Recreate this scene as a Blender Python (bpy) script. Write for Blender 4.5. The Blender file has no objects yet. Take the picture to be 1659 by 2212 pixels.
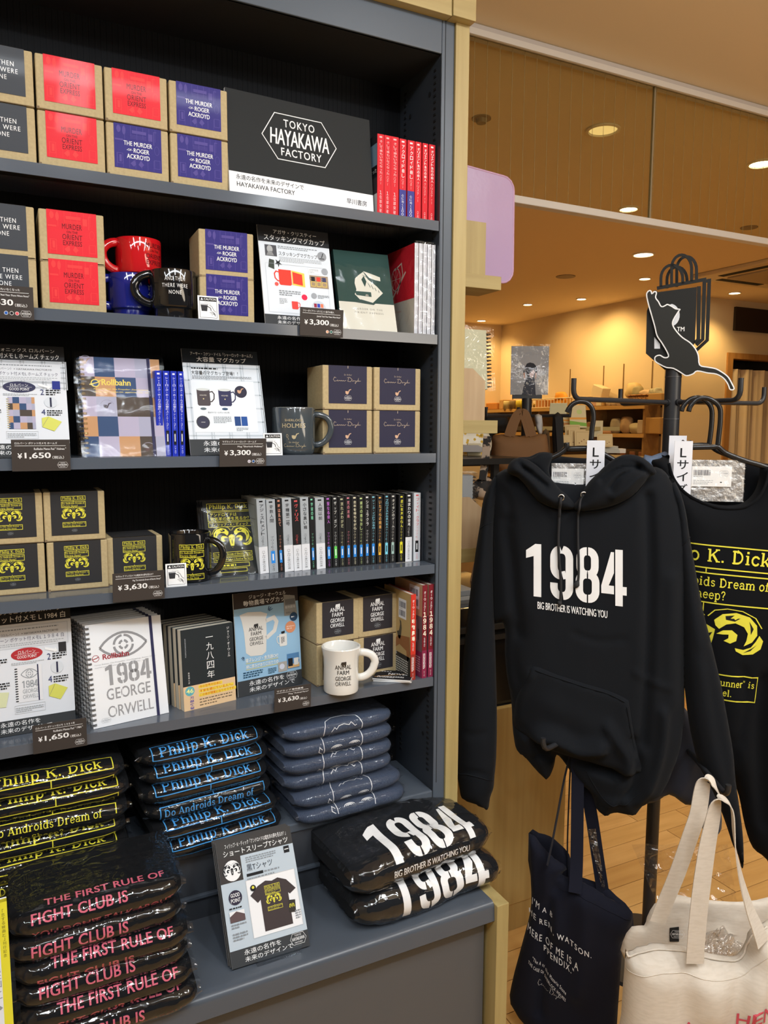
import bpy, bmesh, math, random
import numpy as np
from mathutils import Vector, Matrix, noise
from mathutils.geometry import tessellate_polygon, delaunay_2d_cdt
random.seed(7)
D = bpy.data; SC = bpy.context.scene; COL = SC.collection; PI = math.pi
def R(a): return math.radians(a)
# ------------------------------------------------------------------ camera
W, H = 1659, 2212
FPX = 1646.59
CPOS = np.array([-0.84056, -1.42128, 1.5]); YAW, PITCH, ROLL = R(26.6983), R(6.35076), R(0.2676)
_f = np.array([math.sin(YAW)*math.cos(PITCH), math.cos(YAW)*math.cos(PITCH), -math.sin(PITCH)])
_r = np.array([math.cos(YAW), -math.sin(YAW), 0.0]); _u = np.cross(_r, _f)
_r, _u = math.cos(ROLL)*_r+math.sin(ROLL)*_u, -math.sin(ROLL)*_r+math.cos(ROLL)*_u
cd = D.cameras.new('camera'); cam = D.objects.new('camera', cd); COL.objects.link(cam); SC.camera = cam
cd.sensor_fit = 'VERTICAL'; cd.sensor_height = 36; cd.lens = 36*FPX/H; cd.clip_start = .02; cd.clip_end = 60
cam.matrix_world = Matrix(((_r[0], _u[0], -_f[0], CPOS[0]), (_r[1], _u[1], -_f[1], CPOS[1]), (_r[2], _u[2], -_f[2], CPOS[2]), (0, 0, 0, 1)))
def pdir(px, py): return _f+(px-W/2)/FPX*_r-(py-H/2)/FPX*_u
def hit(px, py, x=None, y=None, z=None):      # where a sight line meets a real plane of the shop
    d = pdir(px, py); i, v = (0, x) if x is not None else (1, y) if y is not None else (2, z)
    return CPOS+d*(v-CPOS[i])/d[i]
def at(px, py, d): return CPOS+d*pdir(px, py)
# ------------------------------------------------------------------ world, light, exposure
SC.view_settings.view_transform = 'Standard'; SC.view_settings.look = 'None'
SC.view_settings.exposure = 0.0; SC.view_settings.gamma = 1; SC.view_settings.use_curve_mapping = False
wd = D.worlds.new('world'); SC.world = wd; wd.use_nodes = True
wd.node_tree.nodes['Background'].inputs[0].default_value = (1, .97, .94, 1)
wd.node_tree.nodes['Background'].inputs[1].default_value = .09
ZC = 2.83                                     # ceiling height
def area(name, loc, tgt, size, power, col, size_y=None, spread=180):
    l = D.lights.new(name, 'AREA'); l.energy = power; l.color = col; l.size = size; l.spread = R(spread)
    if size_y: l.shape = 'RECTANGLE'; l.size_y = size_y
    else: l.shape = 'DISK'
    o = D.objects.new(name, l); COL.objects.link(o); o.location = loc
    o.rotation_euler = (Vector(tgt)-Vector(loc)).to_track_quat('-Z', 'Y').to_euler(); return o
NEAR = [(-2.3, -1.25), (-1.45, -1.3), (-.55, -1.25), (.35, -1.3), (1.25, -1.25), (-1.0, -2.6), (.6, -2.6)]
for i, (x, y) in enumerate(NEAR):
    area('shop_downlight', (x, y, ZC-.02), (x, y+(.75 if y > -2 else .3), 1.0), .10, 14.5, (.885, .95, 1), 1.15, 150)
area('ceiling_fill_light', (1.2, -2.4, 1.9), (1.6, -1.4, 3), 1.6, 44, (1, .86, .68))  # unseen fill lamp added to brighten the ceiling in place of bounced light
area('shop_light_line', (-.5, -1.8, ZC-.03), (-.5, -1.2, 1.0), 3.8, 34, (.885, .95, 1), .07)
def spot(name, loc, power, col, size=95, blend=.7, tgt=None, r=.05):
    l = D.lights.new(name, 'SPOT'); l.energy = power; l.color = col; l.spot_size = R(size); l.spot_blend = blend; l.shadow_soft_size = r
    o = D.objects.new(name, l); COL.objects.link(o); o.location = loc
    if tgt: o.rotation_euler = (Vector(tgt)-Vector(loc)).to_track_quat('-Z', 'Y').to_euler()
    return o
WARM = (1, .66, .27)
# ------------------------------------------------------------------ materials
MATS = {}
def nt(m): return m.node_tree.nodes, m.node_tree.links
def mat(name, col=(.5, .5, .5), rough=.5, metal=0, coat=0, coat_r=.05, spec=.5, sheen=0, bump=None, var=None, trans=0, ior=1.45, emit=None):
    if name in MATS: return MATS[name]
    m = D.materials.new(name); m.use_nodes = True; n, l = nt(m); b = n['Principled BSDF']
    b.inputs['Base Color'].default_value = (*col, 1); b.inputs['Roughness'].default_value = rough; b.inputs['Metallic'].default_value = metal
    b.inputs['Coat Weight'].default_value = coat; b.inputs['Coat Roughness'].default_value = coat_r; b.inputs['Specular IOR Level'].default_value = spec
    b.inputs['Sheen Weight'].default_value = sheen; b.inputs['Transmission Weight'].default_value = trans; b.inputs['IOR'].default_value = ior
    if sheen: b.inputs['Sheen Roughness'].default_value = .5
    if emit: b.inputs['Emission Color'].default_value = (*emit[0], 1); b.inputs['Emission Strength'].default_value = emit[1]
    tc = n.new('ShaderNodeTexCoord')
    if bump:                                   # (scale xyz, strength, distance)
        mp = n.new('ShaderNodeMapping'); mp.inputs['Scale'].default_value = bump[0]; l.new(tc.outputs['Object'], mp.inputs['Vector'])
        t = n.new('ShaderNodeTexNoise'); t.inputs['Scale'].default_value = 1; t.inputs['Detail'].default_value = 4; l.new(mp.outputs[0], t.inputs['Vector'])
        bp = n.new('ShaderNodeBump'); bp.inputs['Strength'].default_value = bump[1]; bp.inputs['Distance'].default_value = bump[2]
        l.new(t.outputs['Fac'], bp.inputs['Height']); l.new(bp.outputs[0], b.inputs['Normal'])
    if var:                                    # (scale xyz, second colour, low, high)
        mp = n.new('ShaderNodeMapping'); mp.inputs['Scale'].default_value = var[0]; l.new(tc.outputs['Object'], mp.inputs['Vector'])
        t = n.new('ShaderNodeTexNoise'); t.inputs['Scale'].default_value = 1; t.inputs['Detail'].default_value = 5; l.new(mp.outputs[0], t.inputs['Vector'])
        cr = n.new('ShaderNodeValToRGB'); cr.color_ramp.elements[0].position = var[2]; cr.color_ramp.elements[1].position = var[3]
        cr.color_ramp.elements[0].color = (*col, 1); cr.color_ramp.elements[1].color = (*var[1], 1)
        l.new(t.outputs['Fac'], cr.inputs[0]); l.new(cr.outputs[0], b.inputs['Base Color'])
    MATS[name] = m; return m
def ink(name, rough=.5, coat=0, spec=.5, bump=None):    # printed colours come from the print's own faces
    m = mat(name, (1, 1, 1), rough, coat=coat, spec=spec, bump=bump); n, l = nt(m)
    a = n.new('ShaderNodeAttribute'); a.attribute_name = 'Ink'; l.new(a.outputs['Color'], n['Principled BSDF'].inputs['Base Color']); return m
def film(name, fac=.1, rough=.06, bump=(30, 30, 30), bs=.5, dist=.01, tint=(1, 1, 1), gl=(1, 1, 1)):
    if name in MATS: return MATS[name]
    m = D.materials.new(name); m.use_nodes = True; n, l = nt(m); n.remove(n['Principled BSDF']); o = n['Material Output']
    tr = n.new('ShaderNodeBsdfTransparent'); tr.inputs[0].default_value = (*tint, 1); g = n.new('ShaderNodeBsdfGlossy'); g.inputs['Roughness'].default_value = rough; g.inputs[0].default_value = (*gl, 1)
    mx = n.new('ShaderNodeMixShader'); fr = n.new('ShaderNodeMath'); fr.operation = 'POWER'; fr.inputs[1].default_value = 4; lw = n.new('ShaderNodeLayerWeight'); lw.inputs[0].default_value = .5; l.new(lw.outputs['Facing'], fr.inputs[0])
    ad = n.new('ShaderNodeMath'); ad.operation = 'ADD'; ad.inputs[1].default_value = fac; ad.use_clamp = True
    tc = n.new('ShaderNodeTexCoord'); mp = n.new('ShaderNodeMapping'); mp.inputs['Scale'].default_value = bump
    t = n.new('ShaderNodeTexNoise'); t.inputs['Scale'].default_value = 1; t.inputs['Detail'].default_value = 3; t.inputs['Distortion'].default_value = .6
    bp = n.new('ShaderNodeBump'); bp.inputs['Strength'].default_value = bs; bp.inputs['Distance'].default_value = dist
    l.new(tc.outputs['Object'], mp.inputs[0]); l.new(mp.outputs[0], t.inputs['Vector']); l.new(t.outputs['Fac'], bp.inputs['Height'])
    l.new(bp.outputs[0], g.inputs['Normal']); l.new(bp.outputs[0], lw.inputs['Normal']); l.new(fr.outputs[0], ad.inputs[0])
    l.new(ad.outputs[0], mx.inputs[0]); l.new(tr.outputs[0], mx.inputs[1]); l.new(g.outputs[0], mx.inputs[2]); l.new(mx.outputs[0], o.inputs[0])
    MATS[name] = m; return m
def wood(name, c1, c2, scale=(3, 3, 60), rough=.45):
    return mat(name, c1, rough, var=(scale, c2, .35, .68), bump=(scale, .12, .002))
def srgb(r, g, b):
    f = lambda v: (v/255/12.92) if v/255 <= .04045 else ((v/255+.055)/1.055)**2.4
    return (f(r), f(g), f(b))
STEEL = mat('grey_steel', (.078, .094, .118), .32, spec=.4, bump=((500, 500, 500), .05, .0005))
STEELD = mat('dark_ribbed_board', (.0045, .0048, .0058), .8, spec=.2, bump=((400, 400, 2), .3, .001))
SLOT = mat('slot_black', (.004, .004, .005), .8)
OAK = wood('pale_oak', (.42, .325, .135), (.34, .25, .095), (40, 40, 2.5))
OAKH = wood('pale_oak_horizontal', (.42, .325, .135), (.34, .25, .095), (2.5, 40, 40))
BEECH = wood('beech_veneer', (.5, .36, .215), (.42, .285, .16), (40, 40, 3))
KRAFT = mat('kraft_card', (.47, .365, .195), .75, var=((220, 220, 220), (.41, .315, .165), .35, .7))
PAPER = mat('paper_white', (.78, .78, .77), .6); PAGES = mat('page_edges', (.62, .57, .47), .8, bump=((900, 900, 900), .2, .0005))
INKM = ink('ink_matte', .6, spec=.22); INKG = ink('ink_gloss', .5, coat=.07, spec=.2, bump=((14, 14, 26), .22, .005))
INKC = ink('ink_on_cloth', .75, spec=.2); INKGZ = ink('ink_on_glaze', .12, coat=.6)
BLACKM = mat('black_metal', (.022, .023, .026), .38, spec=.5)
CLOTHK = mat('black_fleece', (.0092, .0104, .0128), .92, sheen=.03, spec=.08, bump=((900, 900, 900), .15, .0006))
CLOTHT = mat('black_jersey', (.0062, .0068, .0082), .9, sheen=.02, spec=.08, bump=((1200, 1200, 1200), .1, .0005))
NAVY = mat('navy_canvas', (.009, .0098, .0175), .85, sheen=.04, spec=.12, bump=((1500, 1500, 1500), .2, .0005))
CANVAS = mat('natural_canvas', (.69, .62, .53), .85, spec=.15, bump=((1300, 1300, 1300), .25, .0006), var=((60, 60, 260), (.62, .55, .46), .4, .75))
DENIM = mat('denim_blue', (.030, .042, .075), .8, sheen=.05, spec=.2, var=((900, 900, 120), (.065, .085, .13), .35, .7))
FILM = film('clear_film', .014, .10, (9, 9, 14), .25, .01)
FILMC = film('crumpled_film', .05, .10, (30, 30, 30), .5, .010)
FILMK = film('tee_bag_film', .045, .07, (5, 34, 50), .24, .008)
GOLD = mat('gold_wire', (.75, .6, .32), .25, metal=1); WIREK = mat('black_wire', (.03, .028, .028), .3, metal=.4)
SILVER = mat('silver_metal', (.7, .7, .7), .2, metal=1)
# ------------------------------------------------------------------ mesh helpers
class G:
    def __init__(s): s.v = []; s.f = []; s.m = []; s.c = []; s.k = 0; s.col = None
    def add(s, vs, fs):
        b = len(s.v); s.v += [tuple(map(float, p)) for p in vs]; s.f += [tuple(i+b for i in q) for q in fs]; s.m += [s.k]*len(fs); s.c += [s.col]*len(fs); return s
    def box(s, x0, x1, y0, y1, z0, z1):
        return s.add([(x, y, z) for z in (z0, z1) for y in (y0, y1) for x in (x0, x1)], [(0, 2, 3, 1), (4, 5, 7, 6), (0, 1, 5, 4), (2, 6, 7, 3), (0, 4, 6, 2), (1, 3, 7, 5)])
    def tube(s, path, r, seg=8, closed=False, caps=True, flat=1):
        P = [Vector(p) for p in path]; n = len(P); rs = r if isinstance(r, (list, tuple)) else [r]*n; vs = []; fs = []; up = None
        for i in range(n):
            t = (P[(i+1) % n]-P[i-1]) if closed else (P[min(i+1, n-1)]-P[max(i-1, 0)]); t.normalize()
            if up is None: up = Vector((0, 0, 1)) if abs(t.z) < .9 else Vector((1, 0, 0))
            a = t.cross(up).normalized(); up = a.cross(t).normalized()
            for k in range(seg):
                q = 2*PI*k/seg; vs.append(P[i]+a*math.cos(q)*rs[i]+up*math.sin(q)*rs[i]*flat)
        for i in range(n if closed else n-1):
            for k in range(seg):
                j = (i+1) % n; fs.append((i*seg+k, i*seg+(k+1) % seg, j*seg+(k+1) % seg, j*seg+k))
        if caps and not closed: fs += [tuple(range(seg))[::-1], tuple((n-1)*seg+k for k in range(seg))]
        return s.add(vs, fs)
    def lathe(s, prof, seg=40, c=(0, 0)):
        vs = []; fs = []; n = len(prof)
        for r, z in prof:
            for k in range(seg): a = 2*PI*k/seg; vs.append((c[0]+r*math.cos(a), c[1]+r*math.sin(a), z))
        for i in range(n-1):
            for k in range(seg): fs.append((i*seg+k, i*seg+(k+1) % seg, (i+1)*seg+(k+1) % seg, (i+1)*seg+k))
        return s.add(vs, fs)
    def prism(s, poly, f, t0, t1):             # polygon (a,b) -> f(a,b,t), a slab with thickness
        n = len(poly); tris = tessellate_polygon([[Vector((a, b, 0)) for a, b in poly]])
        s.add([f(a, b, t0) for a, b in poly]+[f(a, b, t1) for a, b in poly],
              [tuple(t) for t in tris]+[tuple(i+n for i in t[::-1]) for t in tris]+[(i, (i+1) % n, (i+1) % n+n, i+n) for i in range(n)]); return s
    def grid(s, fn, nu, nv, cu=False):
        vs = [fn(i/nu, j/nv) for j in range(nv+1) for i in range(nu+1)]; w = nu+1
        return s.add(vs, [(j*w+i, j*w+i+1, (j+1)*w+i+1, (j+1)*w+i) for j in range(nv) for i in range(nu)])
def obj(name, g, m, parent=None, loc=None, rot=None, smooth=False, bevel=0, kind=None, label=None, fix=True, weld=False):
    me = D.meshes.new(name); me.from_pydata(g.v, [], g.f)
    ms = m if isinstance(m, (list, tuple)) else [m]
    for x in ms: me.materials.append(x)
    if any(g.m): me.polygons.foreach_set('material_index', g.m)
    if any(c is not None for c in g.c):
        at_ = me.color_attributes.new('Ink', 'FLOAT_COLOR', 'CORNER'); arr = []
        for p, c in zip(me.polygons, g.c): arr += [*(c or (1, 1, 1)), 1]*len(p.vertices)
        at_.data.foreach_set('color', arr)
    if fix or weld:
        bm = bmesh.new(); bm.from_mesh(me)
        if weld: bmesh.ops.remove_doubles(bm, verts=bm.verts, dist=1e-5)
        bmesh.ops.recalc_face_normals(bm, faces=bm.faces); bm.to_mesh(me); bm.free()
    if smooth:
        me.polygons.foreach_set('use_smooth', [True]*len(me.polygons))
        if smooth != 'all': me.set_sharp_from_angle(angle=R(38))
    o = D.objects.new(name, me); COL.objects.link(o)
    if parent is not None: o.parent = parent
    if loc is not None: o.location = loc
    if rot is not None: o.rotation_euler = rot
    if bevel:
        b = o.modifiers.new('bevel', 'BEVEL'); b.width = bevel; b.segments = 2; b.limit_method = 'ANGLE'; b.angle_limit = R(40)
    if kind: o['kind'] = kind
    if label: o['label'] = label
    return o
def tag(o, label, cat, group=None):
    o['label'] = label; o['category'] = cat
    if group: o['group'] = group
    return o
def thing(name, label, cat, loc=(0, 0, 0), rot=(0, 0, 0), group=None):
    o = D.objects.new(name, None); COL.objects.link(o); o.empty_display_size = .05; o.location = loc; o.rotation_euler = rot
    return tag(o, label, cat, group)
def dup(src, loc, rot=None, label=None, group=None):
    kids = [(c, list(c.children)) for c in src.children]
    r = src.copy(); COL.objects.link(r); r.location = loc
    if rot is not None: r.rotation_euler = rot
    if label: r['label'] = label
    if group: r['group'] = group
    for ch, gs in kids:
        c = ch.copy(); COL.objects.link(c); c.parent = r
        for g_ in gs:
            d = g_.copy(); COL.objects.link(d); d.parent = c
    return r
def struct(name, g, m, **k): return obj(name, g, m, kind='structure', **k)
# ------------------------------------------------------------------ print: flat coloured shapes and lettering laid on a surface
TC = {}
def glyphs(s, off, sp, shear):
    k = (s, off, sp, shear)
    if k in TC: return TC[k]
    c = D.curves.new('t', 'FONT'); c.body = s; c.size = 1; c.offset = off; c.space_character = sp; c.shear = shear; c.resolution_u = 3; c.space_line = .98
    if '\n' in s: c.align_x = 'CENTER'
    o = D.objects.new('t', c); me = o.to_mesh(); n = len(me.vertices)
    v = np.zeros(n*3); me.vertices.foreach_get('co', v); v = v.reshape(-1, 3)[:, :2].copy(); f = [tuple(p.vertices) for p in me.polygons]
    o.to_mesh_clear(); D.objects.remove(o); D.curves.remove(c)
    if n: lo = v.min(0); hi = v.max(0); v = (v-lo)/np.maximum(hi-lo, 1e-6); asp = (hi[0]-lo[0])/(hi[1]-lo[1]+1e-9)
    else: asp = 1
    TC[k] = (v, f, asp); return TC[k]
def arc(cx, cy, rx, ry, a0, a1, n=10): return [(cx+rx*math.cos(R(a0+(a1-a0)*i/n)), cy+ry*math.sin(R(a0+(a1-a0)*i/n))) for i in range(n+1)]
class Pr:
    def __init__(s, w=1, h=1): s.w = w; s.h = h; s.P = []; s.L = 0; s.M = None     # P: (verts, faces, colour, layer)
    def up(s): s.L += 1; return s
    def _a(s, vs, fs, col):
        vs = np.array(vs, float); o = []
        for f in fs:                                    # every face looks out of the page
            ar = sum(vs[f[i-1]][0]*vs[f[i]][1]-vs[f[i]][0]*vs[f[i-1]][1] for i in range(len(f)))
            if abs(ar) > 1e-12: o.append(tuple(f) if ar > 0 else tuple(f)[::-1])
        fs = o
        s.P.append((vs, fs, col, s.L)); return s
    def xf(s, ox=0, oy=0, sx=1, sy=None, rot=0):
        sy = sx if sy is None else sy; c, n = math.cos(R(rot)), math.sin(R(rot)); s.M = (np.array([[c*sx, -n*sy], [n*sx, c*sy]]), np.array([ox, oy])); return s
    def nx(s): s.M = None; return s
    def rect(s, x, y, w, h, col): return s._a([(x, y), (x+w, y), (x+w, y+h), (x, y+h)], [(0, 1, 2, 3)], col)
    def poly(s, pts, col):
        return s._a(pts, [tuple(t) for t in tessellate_polygon([[Vector((a, b, 0)) for a, b in pts]])], col)
    def disc(s, x, y, r, col, ry=None, n=20): return s.poly(arc(x, y, r, ry or r, 0, 360-360/n, n-1), col)
    def line(s, pts, w, col, closed=False):
        P = [np.array(p, float) for p in pts]; n = len(P); L = []; Rr = []
        for i in range(n):
            a = P[i]-P[i-1] if (i or closed) else P[1]-P[0]; b = P[(i+1) % n]-P[i] if (i < n-1 or closed) else P[-1]-P[-2]
            a = a/(np.linalg.norm(a)+1e-9); b = b/(np.linalg.norm(b)+1e-9); t = a+b; t = t/(np.linalg.norm(t)+1e-9); m = np.array([-t[1], t[0]]); k = max(.5, m@np.array([-a[1], a[0]]))
            L.append(P[i]+m*w/2/k); Rr.append(P[i]-m*w/2/k)
        return s._a(L+Rr, [(i, (i+1) % n, (i+1) % n+n, i+n) for i in range(n if closed else n-1)], col)
    def frame(s, x, y, w, h, t, col): return s.line([(x+t/2, y+t/2), (x+w-t/2, y+t/2), (x+w-t/2, y+h-t/2), (x+t/2, y+h-t/2)], t, col, True)
    def text(s, t, x, y, h, col, w=None, bold=0, al='l', sp=1, shear=0):
        mw = any(c in t for c in 'MWN'); b0 = 0 if mw else min(bold, .009); ex = (bold*.85 if mw else max(0, bold-.009)*.75); v, f, asp = glyphs(t, b0, sp, shear)
        if not f: return s
        w = asp*h if w is None else w; x0 = x-(w/2 if al == 'c' else w if al == 'r' else 0)
        ex *= min(h, w/asp)
        for dx, dl in (((-ex, 0), (ex, .35)) if ex else ((0, 0),)): s.L += dl; s._a(v*np.array([w, h])+np.array([x0+dx, y]), f, col); s.L -= dl
        return s
    def vtext(s, t, x, y, w, hh, col, bold=0):          # vertical Japanese line, x centre, y top, total height hh
        t = t.replace('ー', '｜').replace(' ', '')
        n = len(t)
        for i, c in enumerate(t):
            if c == '・': s.disc(x, y-hh*(i+.5)/n, w*.12, col, n=8); continue
            if c == '｜': s.rect(x-w*.06, y-hh*(i+.88)/n, w*.12, hh*.76/n, col); continue
            v, f, asp = glyphs(c, bold, 1, 0)
            if not f: continue
            h1 = hh/n*.8; k = .62 if c in 'ャュョッィェァォっゃゅょ' else 1
            ww = min(w, w*max(.25, asp)) if asp < .6 else w
            if asp > 2.4: s._a(v*np.array([ww*k, ww/asp])+np.array([x-ww*k/2, y-hh*(i+.55)/n]), f, col); continue
            s._a(v*np.array([ww*k, h1*k])+np.array([x-ww*k/2, y-hh*(i+1)/n+.1*hh/n]), f, col)
        return s
    def greek(s, x, y, w, h, rows, col, seed=1, fill=.55):          # lines too small to read
        rnd = random.Random(seed); rh = h/rows
        for r_ in range(rows):
            cx = x; end = x+w*(1 if r_ < rows-1 else rnd.uniform(.5, .95))
            while cx < end:
                l_ = rnd.uniform(.6, 1.8)*rh; l_ = min(l_, end-cx); s.rect(cx, y+h-(r_+1)*rh+rh*.2, l_*.82, rh*fill, col); cx += l_+rh*.12
        return s
    def put(s, q, x, y, w, h, rot=0):                   # another print laid in this one
        c, n = math.cos(R(rot)), math.sin(R(rot)); k = np.array([w/q.w, h/q.h]); base = s.L
        for vs, fs, col, L in q.P:
            v = vs*k; v = np.stack([v[:, 0]*c-v[:, 1]*n+x, v[:, 0]*n+v[:, 1]*c+y], 1); s.L = base+L; s._a(v, fs, col)
        s.L = base+max([p[3] for p in q.P]+[0]); return s
    def build(s, name, fn, parent, m=None, maxlen=None, eps=.00013, off=.0003, **k):
        g = G()
        for vs, fs, col, L in s.P:
            if maxlen: vs, fs = split(vs, fs, maxlen)
            b = len(g.v); g.v += [tuple(fn(a, c_, off+L*eps)) for a, c_ in vs]; g.f += [tuple(i+b for i in f) for f in fs]; g.m += [0]*len(fs); g.c += [col]*len(fs)
        return obj(name, g, m or INKM, parent, fix=False, **k)
def split(vs, fs, ml):
    vs = [tuple(p) for p in vs]; T = []
    for f in fs:
        for i in range(1, len(f)-1): T.append((f[0], f[i], f[i+1]))
    mid = {}
    def md(a, b):
        k = (a, b) if a < b else (b, a)
        if k not in mid: mid[k] = len(vs); vs.append(((vs[a][0]+vs[b][0])/2, (vs[a][1]+vs[b][1])/2))
        return mid[k]
    out = []; st = T
    while st:
        nx_ = []
        for a, b, c in st:
            e = [(a, b, c), (b, c, a), (c, a, b)]; ls = [math.dist(vs[p[0]], vs[p[1]]) for p in e]; i = max(range(3), key=lambda q: ls[q])
            if ls[i] <= ml: out.append((a, b, c)); continue
            p, q, r_ = e[i]; m_ = md(p, q); nx_ += [(p, m_, r_), (m_, q, r_)]
        st = nx_
    return vs, out
FLAT = lambda a, b, h: (a, -h, b)
# colours of print
KB = (.012, .012, .014); WH = (.8, .8, .8); YE = (.72, .66, .06); RD = (.72, .03, .04); BL = (.045, .04, .27); NV = (.03, .03, .065); GY = (.3, .32, .34); CR = (.62, .58, .5)
DK = (.03, .027, .027)
# slab lettering drawn stroke by stroke (x advance, strokes); st = thick stem, ln = thin line
def slab(pr, text, x, y, h, col, w=None, k=1.0):
    T, t = .125*k, .06*k; out = []; cx = 0
    def S(x_, y_, hw=.12): return ([(x_-hw, y_), (x_+hw, y_)], .06)
    def stem(x_, a, b, top=True, bot=True):
        r_ = [([(x_, a), (x_, b)], T)]
        if bot: r_.append(S(x_, a+.03))
        if top: r_.append(([(x_-.12, b-.03), (x_, b-.03)], .06))
        return r_
    def A(*a): return arc(*a, 9)
    GL = {
        'P': (.66, stem(.17, 0, .7)+[([(.1, .67), (.36, .67)]+A(.36, .51, .19, .16, 90, -90)+[(.17, .35)], .08)]),
        'R': (.7, stem(.17, 0, .7)+[([(.1, .67), (.36, .67)]+A(.36, .52, .18, .15, 90, -90)+[(.17, .37)], .08), ([(.36, .37), (.52, .03), (.66, .03)], .1)]),
        'B': (.68, stem(.17, 0, .7)+[([(.1, .67), (.34, .67)]+A(.34, .52, .16, .15, 90, -90)+[(.17, .37)], .08), ([(.34, .37)]+A(.36, .2, .19, .17, 90, -90)+[(.1, .03)], .08)]),
        'D': (.76, stem(.17, 0, .7)+[([(.1, .67), (.32, .67)]+A(.32, .35, .3, .32, 90, -90)+[(.1, .03)], .09)]),
        'K': (.76, stem(.17, 0, .7)+[([(.6, .67), (.2, .3)], .07), ([(.33, .42), (.6, .02)], .12), S(.6, .67), S(.63, .03)]),
        'A': (.74, [([(.12, .02), (.36, .7)], .06), ([(.36, .7), (.61, .02)], T), ([(.2, .22), (.53, .22)], .06), S(.11, .03, .1), S(.62, .03, .12)]),
        'E': (.64, stem(.17, 0, .7)+[([(.1, .67), (.54, .67), (.54, .52)], .06), ([(.17, .36), (.42, .36)], .06), ([(.1, .03), (.57, .03), (.57, .2)], .06)]),
        'F': (.6, stem(.17, 0, .7)+[([(.1, .67), (.54, .67), (.54, .52)], .06), ([(.17, .36), (.42, .36)], .06)]),
        'T': (.66, stem(.32, 0, .7, False)+[([(.06, .5), (.06, .67), (.58, .67), (.58, .5)], .06)]),
        'S': (.56, [([(.45, .55)]+A(.27, .52, .17, .15, 20, 250)+A(.27, .2, .18, .17, 80, -170)+[(.08, .12)], .09), ([(.46, .67), (.46, .5)], .05), ([(.08, .03), (.08, .2)], .05)]),
        'N': (.76, [([(.15, 0), (.15, .68)], .06), ([(.15, .66), (.6, .02)], T), ([(.6, 0), (.6, .7)], .06), S(.13, .03), S(.1, .67, .08), S(.61, .67)]),
        'h': (.62, stem(.14, 0, .72)+stem(.48, 0, .34, False)+[([(.14, .34)]+A(.32, .33, .16, .15, 150, 0), .08)]),
        'n': (.62, stem(.14, 0, .5)+stem(.48, 0, .34, False)+[([(.14, .34)]+A(.32, .33, .16, .15, 150, 0), .08)]),
        'm': (.92, stem(.14, 0, .5)+stem(.46, 0, .34, False)+stem(.78, 0, .34, False)+[([(.14, .34)]+A(.31, .33, .15, .15, 150, 0), .08), ([(.46, .34)]+A(.63, .33, .15, .15, 150, 0), .08)]),
        'u': (.62, [([(.14, .5), (.14, .18)]+A(.28, .17, .14, .15, 180, 330)+[(.46, .2)], .09)]+stem(.47, 0, .5)+[([(.02, .47), (.14, .47)], .06)]),
        'i': (.32, stem(.15, 0, .5)+[([(.15, .6), (.15, .72)], .13)]), 'l': (.32, stem(.15, 0, .74)), 'I': (.36, stem(.17, 0, .7)+[S(.17, .67)]),
        'p': (.6, stem(.14, -.22, .5)+[([(.14, .4)]+A(.31, .25, .19, .24, 130, -130)+[(.14, .1)], .085)]),
        'b': (.6, stem(.14, .02, .74, True, False)+[([(.14, .4)]+A(.31, .25, .19, .24, 130, -130)+[(.14, .1)], .085)]),
        'd': (.6, stem(.44, 0, .74, True, False)+[([(.44, .4)]+A(.27, .25, .19, .24, 50, 310)+[(.44, .1)], .085), ([(.44, .03), (.56, .03)], .06)]),
        'o': (.54, [(A(.27, .25, .2, .235, 0, 360), .095)]), 'c': (.5, [([(.42, .36)]+A(.27, .25, .2, .235, 40, 330), .095)]),
        'e': (.52, [([(.08, .27), (.44, .27)]+A(.27, .25, .19, .235, 5, 325), .08)]),
        'a': (.56, [([(.1, .38)]+A(.26, .34, .16, .14, 150, 0)+[(.42, .04), (.54, .03)], .09), (A(.25, .15, .16, .13, 60, 360), .08)]),
        'r': (.48, stem(.14, 0, .5)+[([(.14, .32)]+A(.32, .34, .17, .13, 170, 50), .09)]),
        's': (.44, [([(.36, .38)]+A(.22, .37, .13, .1, 20, 250)+A(.22, .14, .14, .11, 80, -170), .08)]),
        'f': (.38, [([(.16, .03), (.16, .56)]+A(.28, .58, .12, .13, 180, 40), .1), ([(.03, .47), (.32, .47)], .06), S(.16, .03, .13)]),
        'k': (.62, stem(.14, 0, .74, True, True)+[([(.46, .47), (.18, .2)], .06), ([(.27, .3), (.48, .03)], .1), S(.47, .47, .1), S(.5, .03, .1)]),
        't': (.4, [([(.17, .68), (.17, .14)]+A(.28, .14, .11, .11, 180, 320), .1), ([(.03, .47), (.33, .47)], .06)]),
        'v': (.54, [([(.1, .5), (.27, .02)], .11), ([(.27, .02), (.44, .5)], .055), S(.1, .47, .1), S(.44, .47, .09)]),
        'g': (.56, [(A(.26, .3, .17, .17, 0, 360), .08), (A(.27, -.1, .2, .12, 0, 360), .07)]),
        '?': (.46, [([(.08, .52)]+A(.22, .54, .15, .14, 180, -60)+[(.22, .3), (.22, .2)], .09), ([(.22, 0), (.22, .1)], .11)]),
        '.': (.28, [([(.12, 0), (.12, .11)], .12)]), ' ': (.3, []), '"': (.3, [([(.08, .72), (.08, .52)], .05), ([(.2, .72), (.2, .52)], .05)]), '”': (.3, [([(.08, .72), (.08, .52)], .05), ([(.2, .72), (.2, .52)], .05)]),
    }
    for ch in text:
        a, st = GL.get(ch, (.3, [])); out += [([(p[0]+cx, p[1]) for p in pts], w_) for pts, w_ in st]; cx += a+.02
    sy = h/.7; sx = sy if w is None else w/cx
    for pts, w_ in out: pr.line([(x+p[0]*sx, y+p[1]*sy) for p in pts], w_*min(sx, sy*1.3), col)
    return pr
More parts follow.
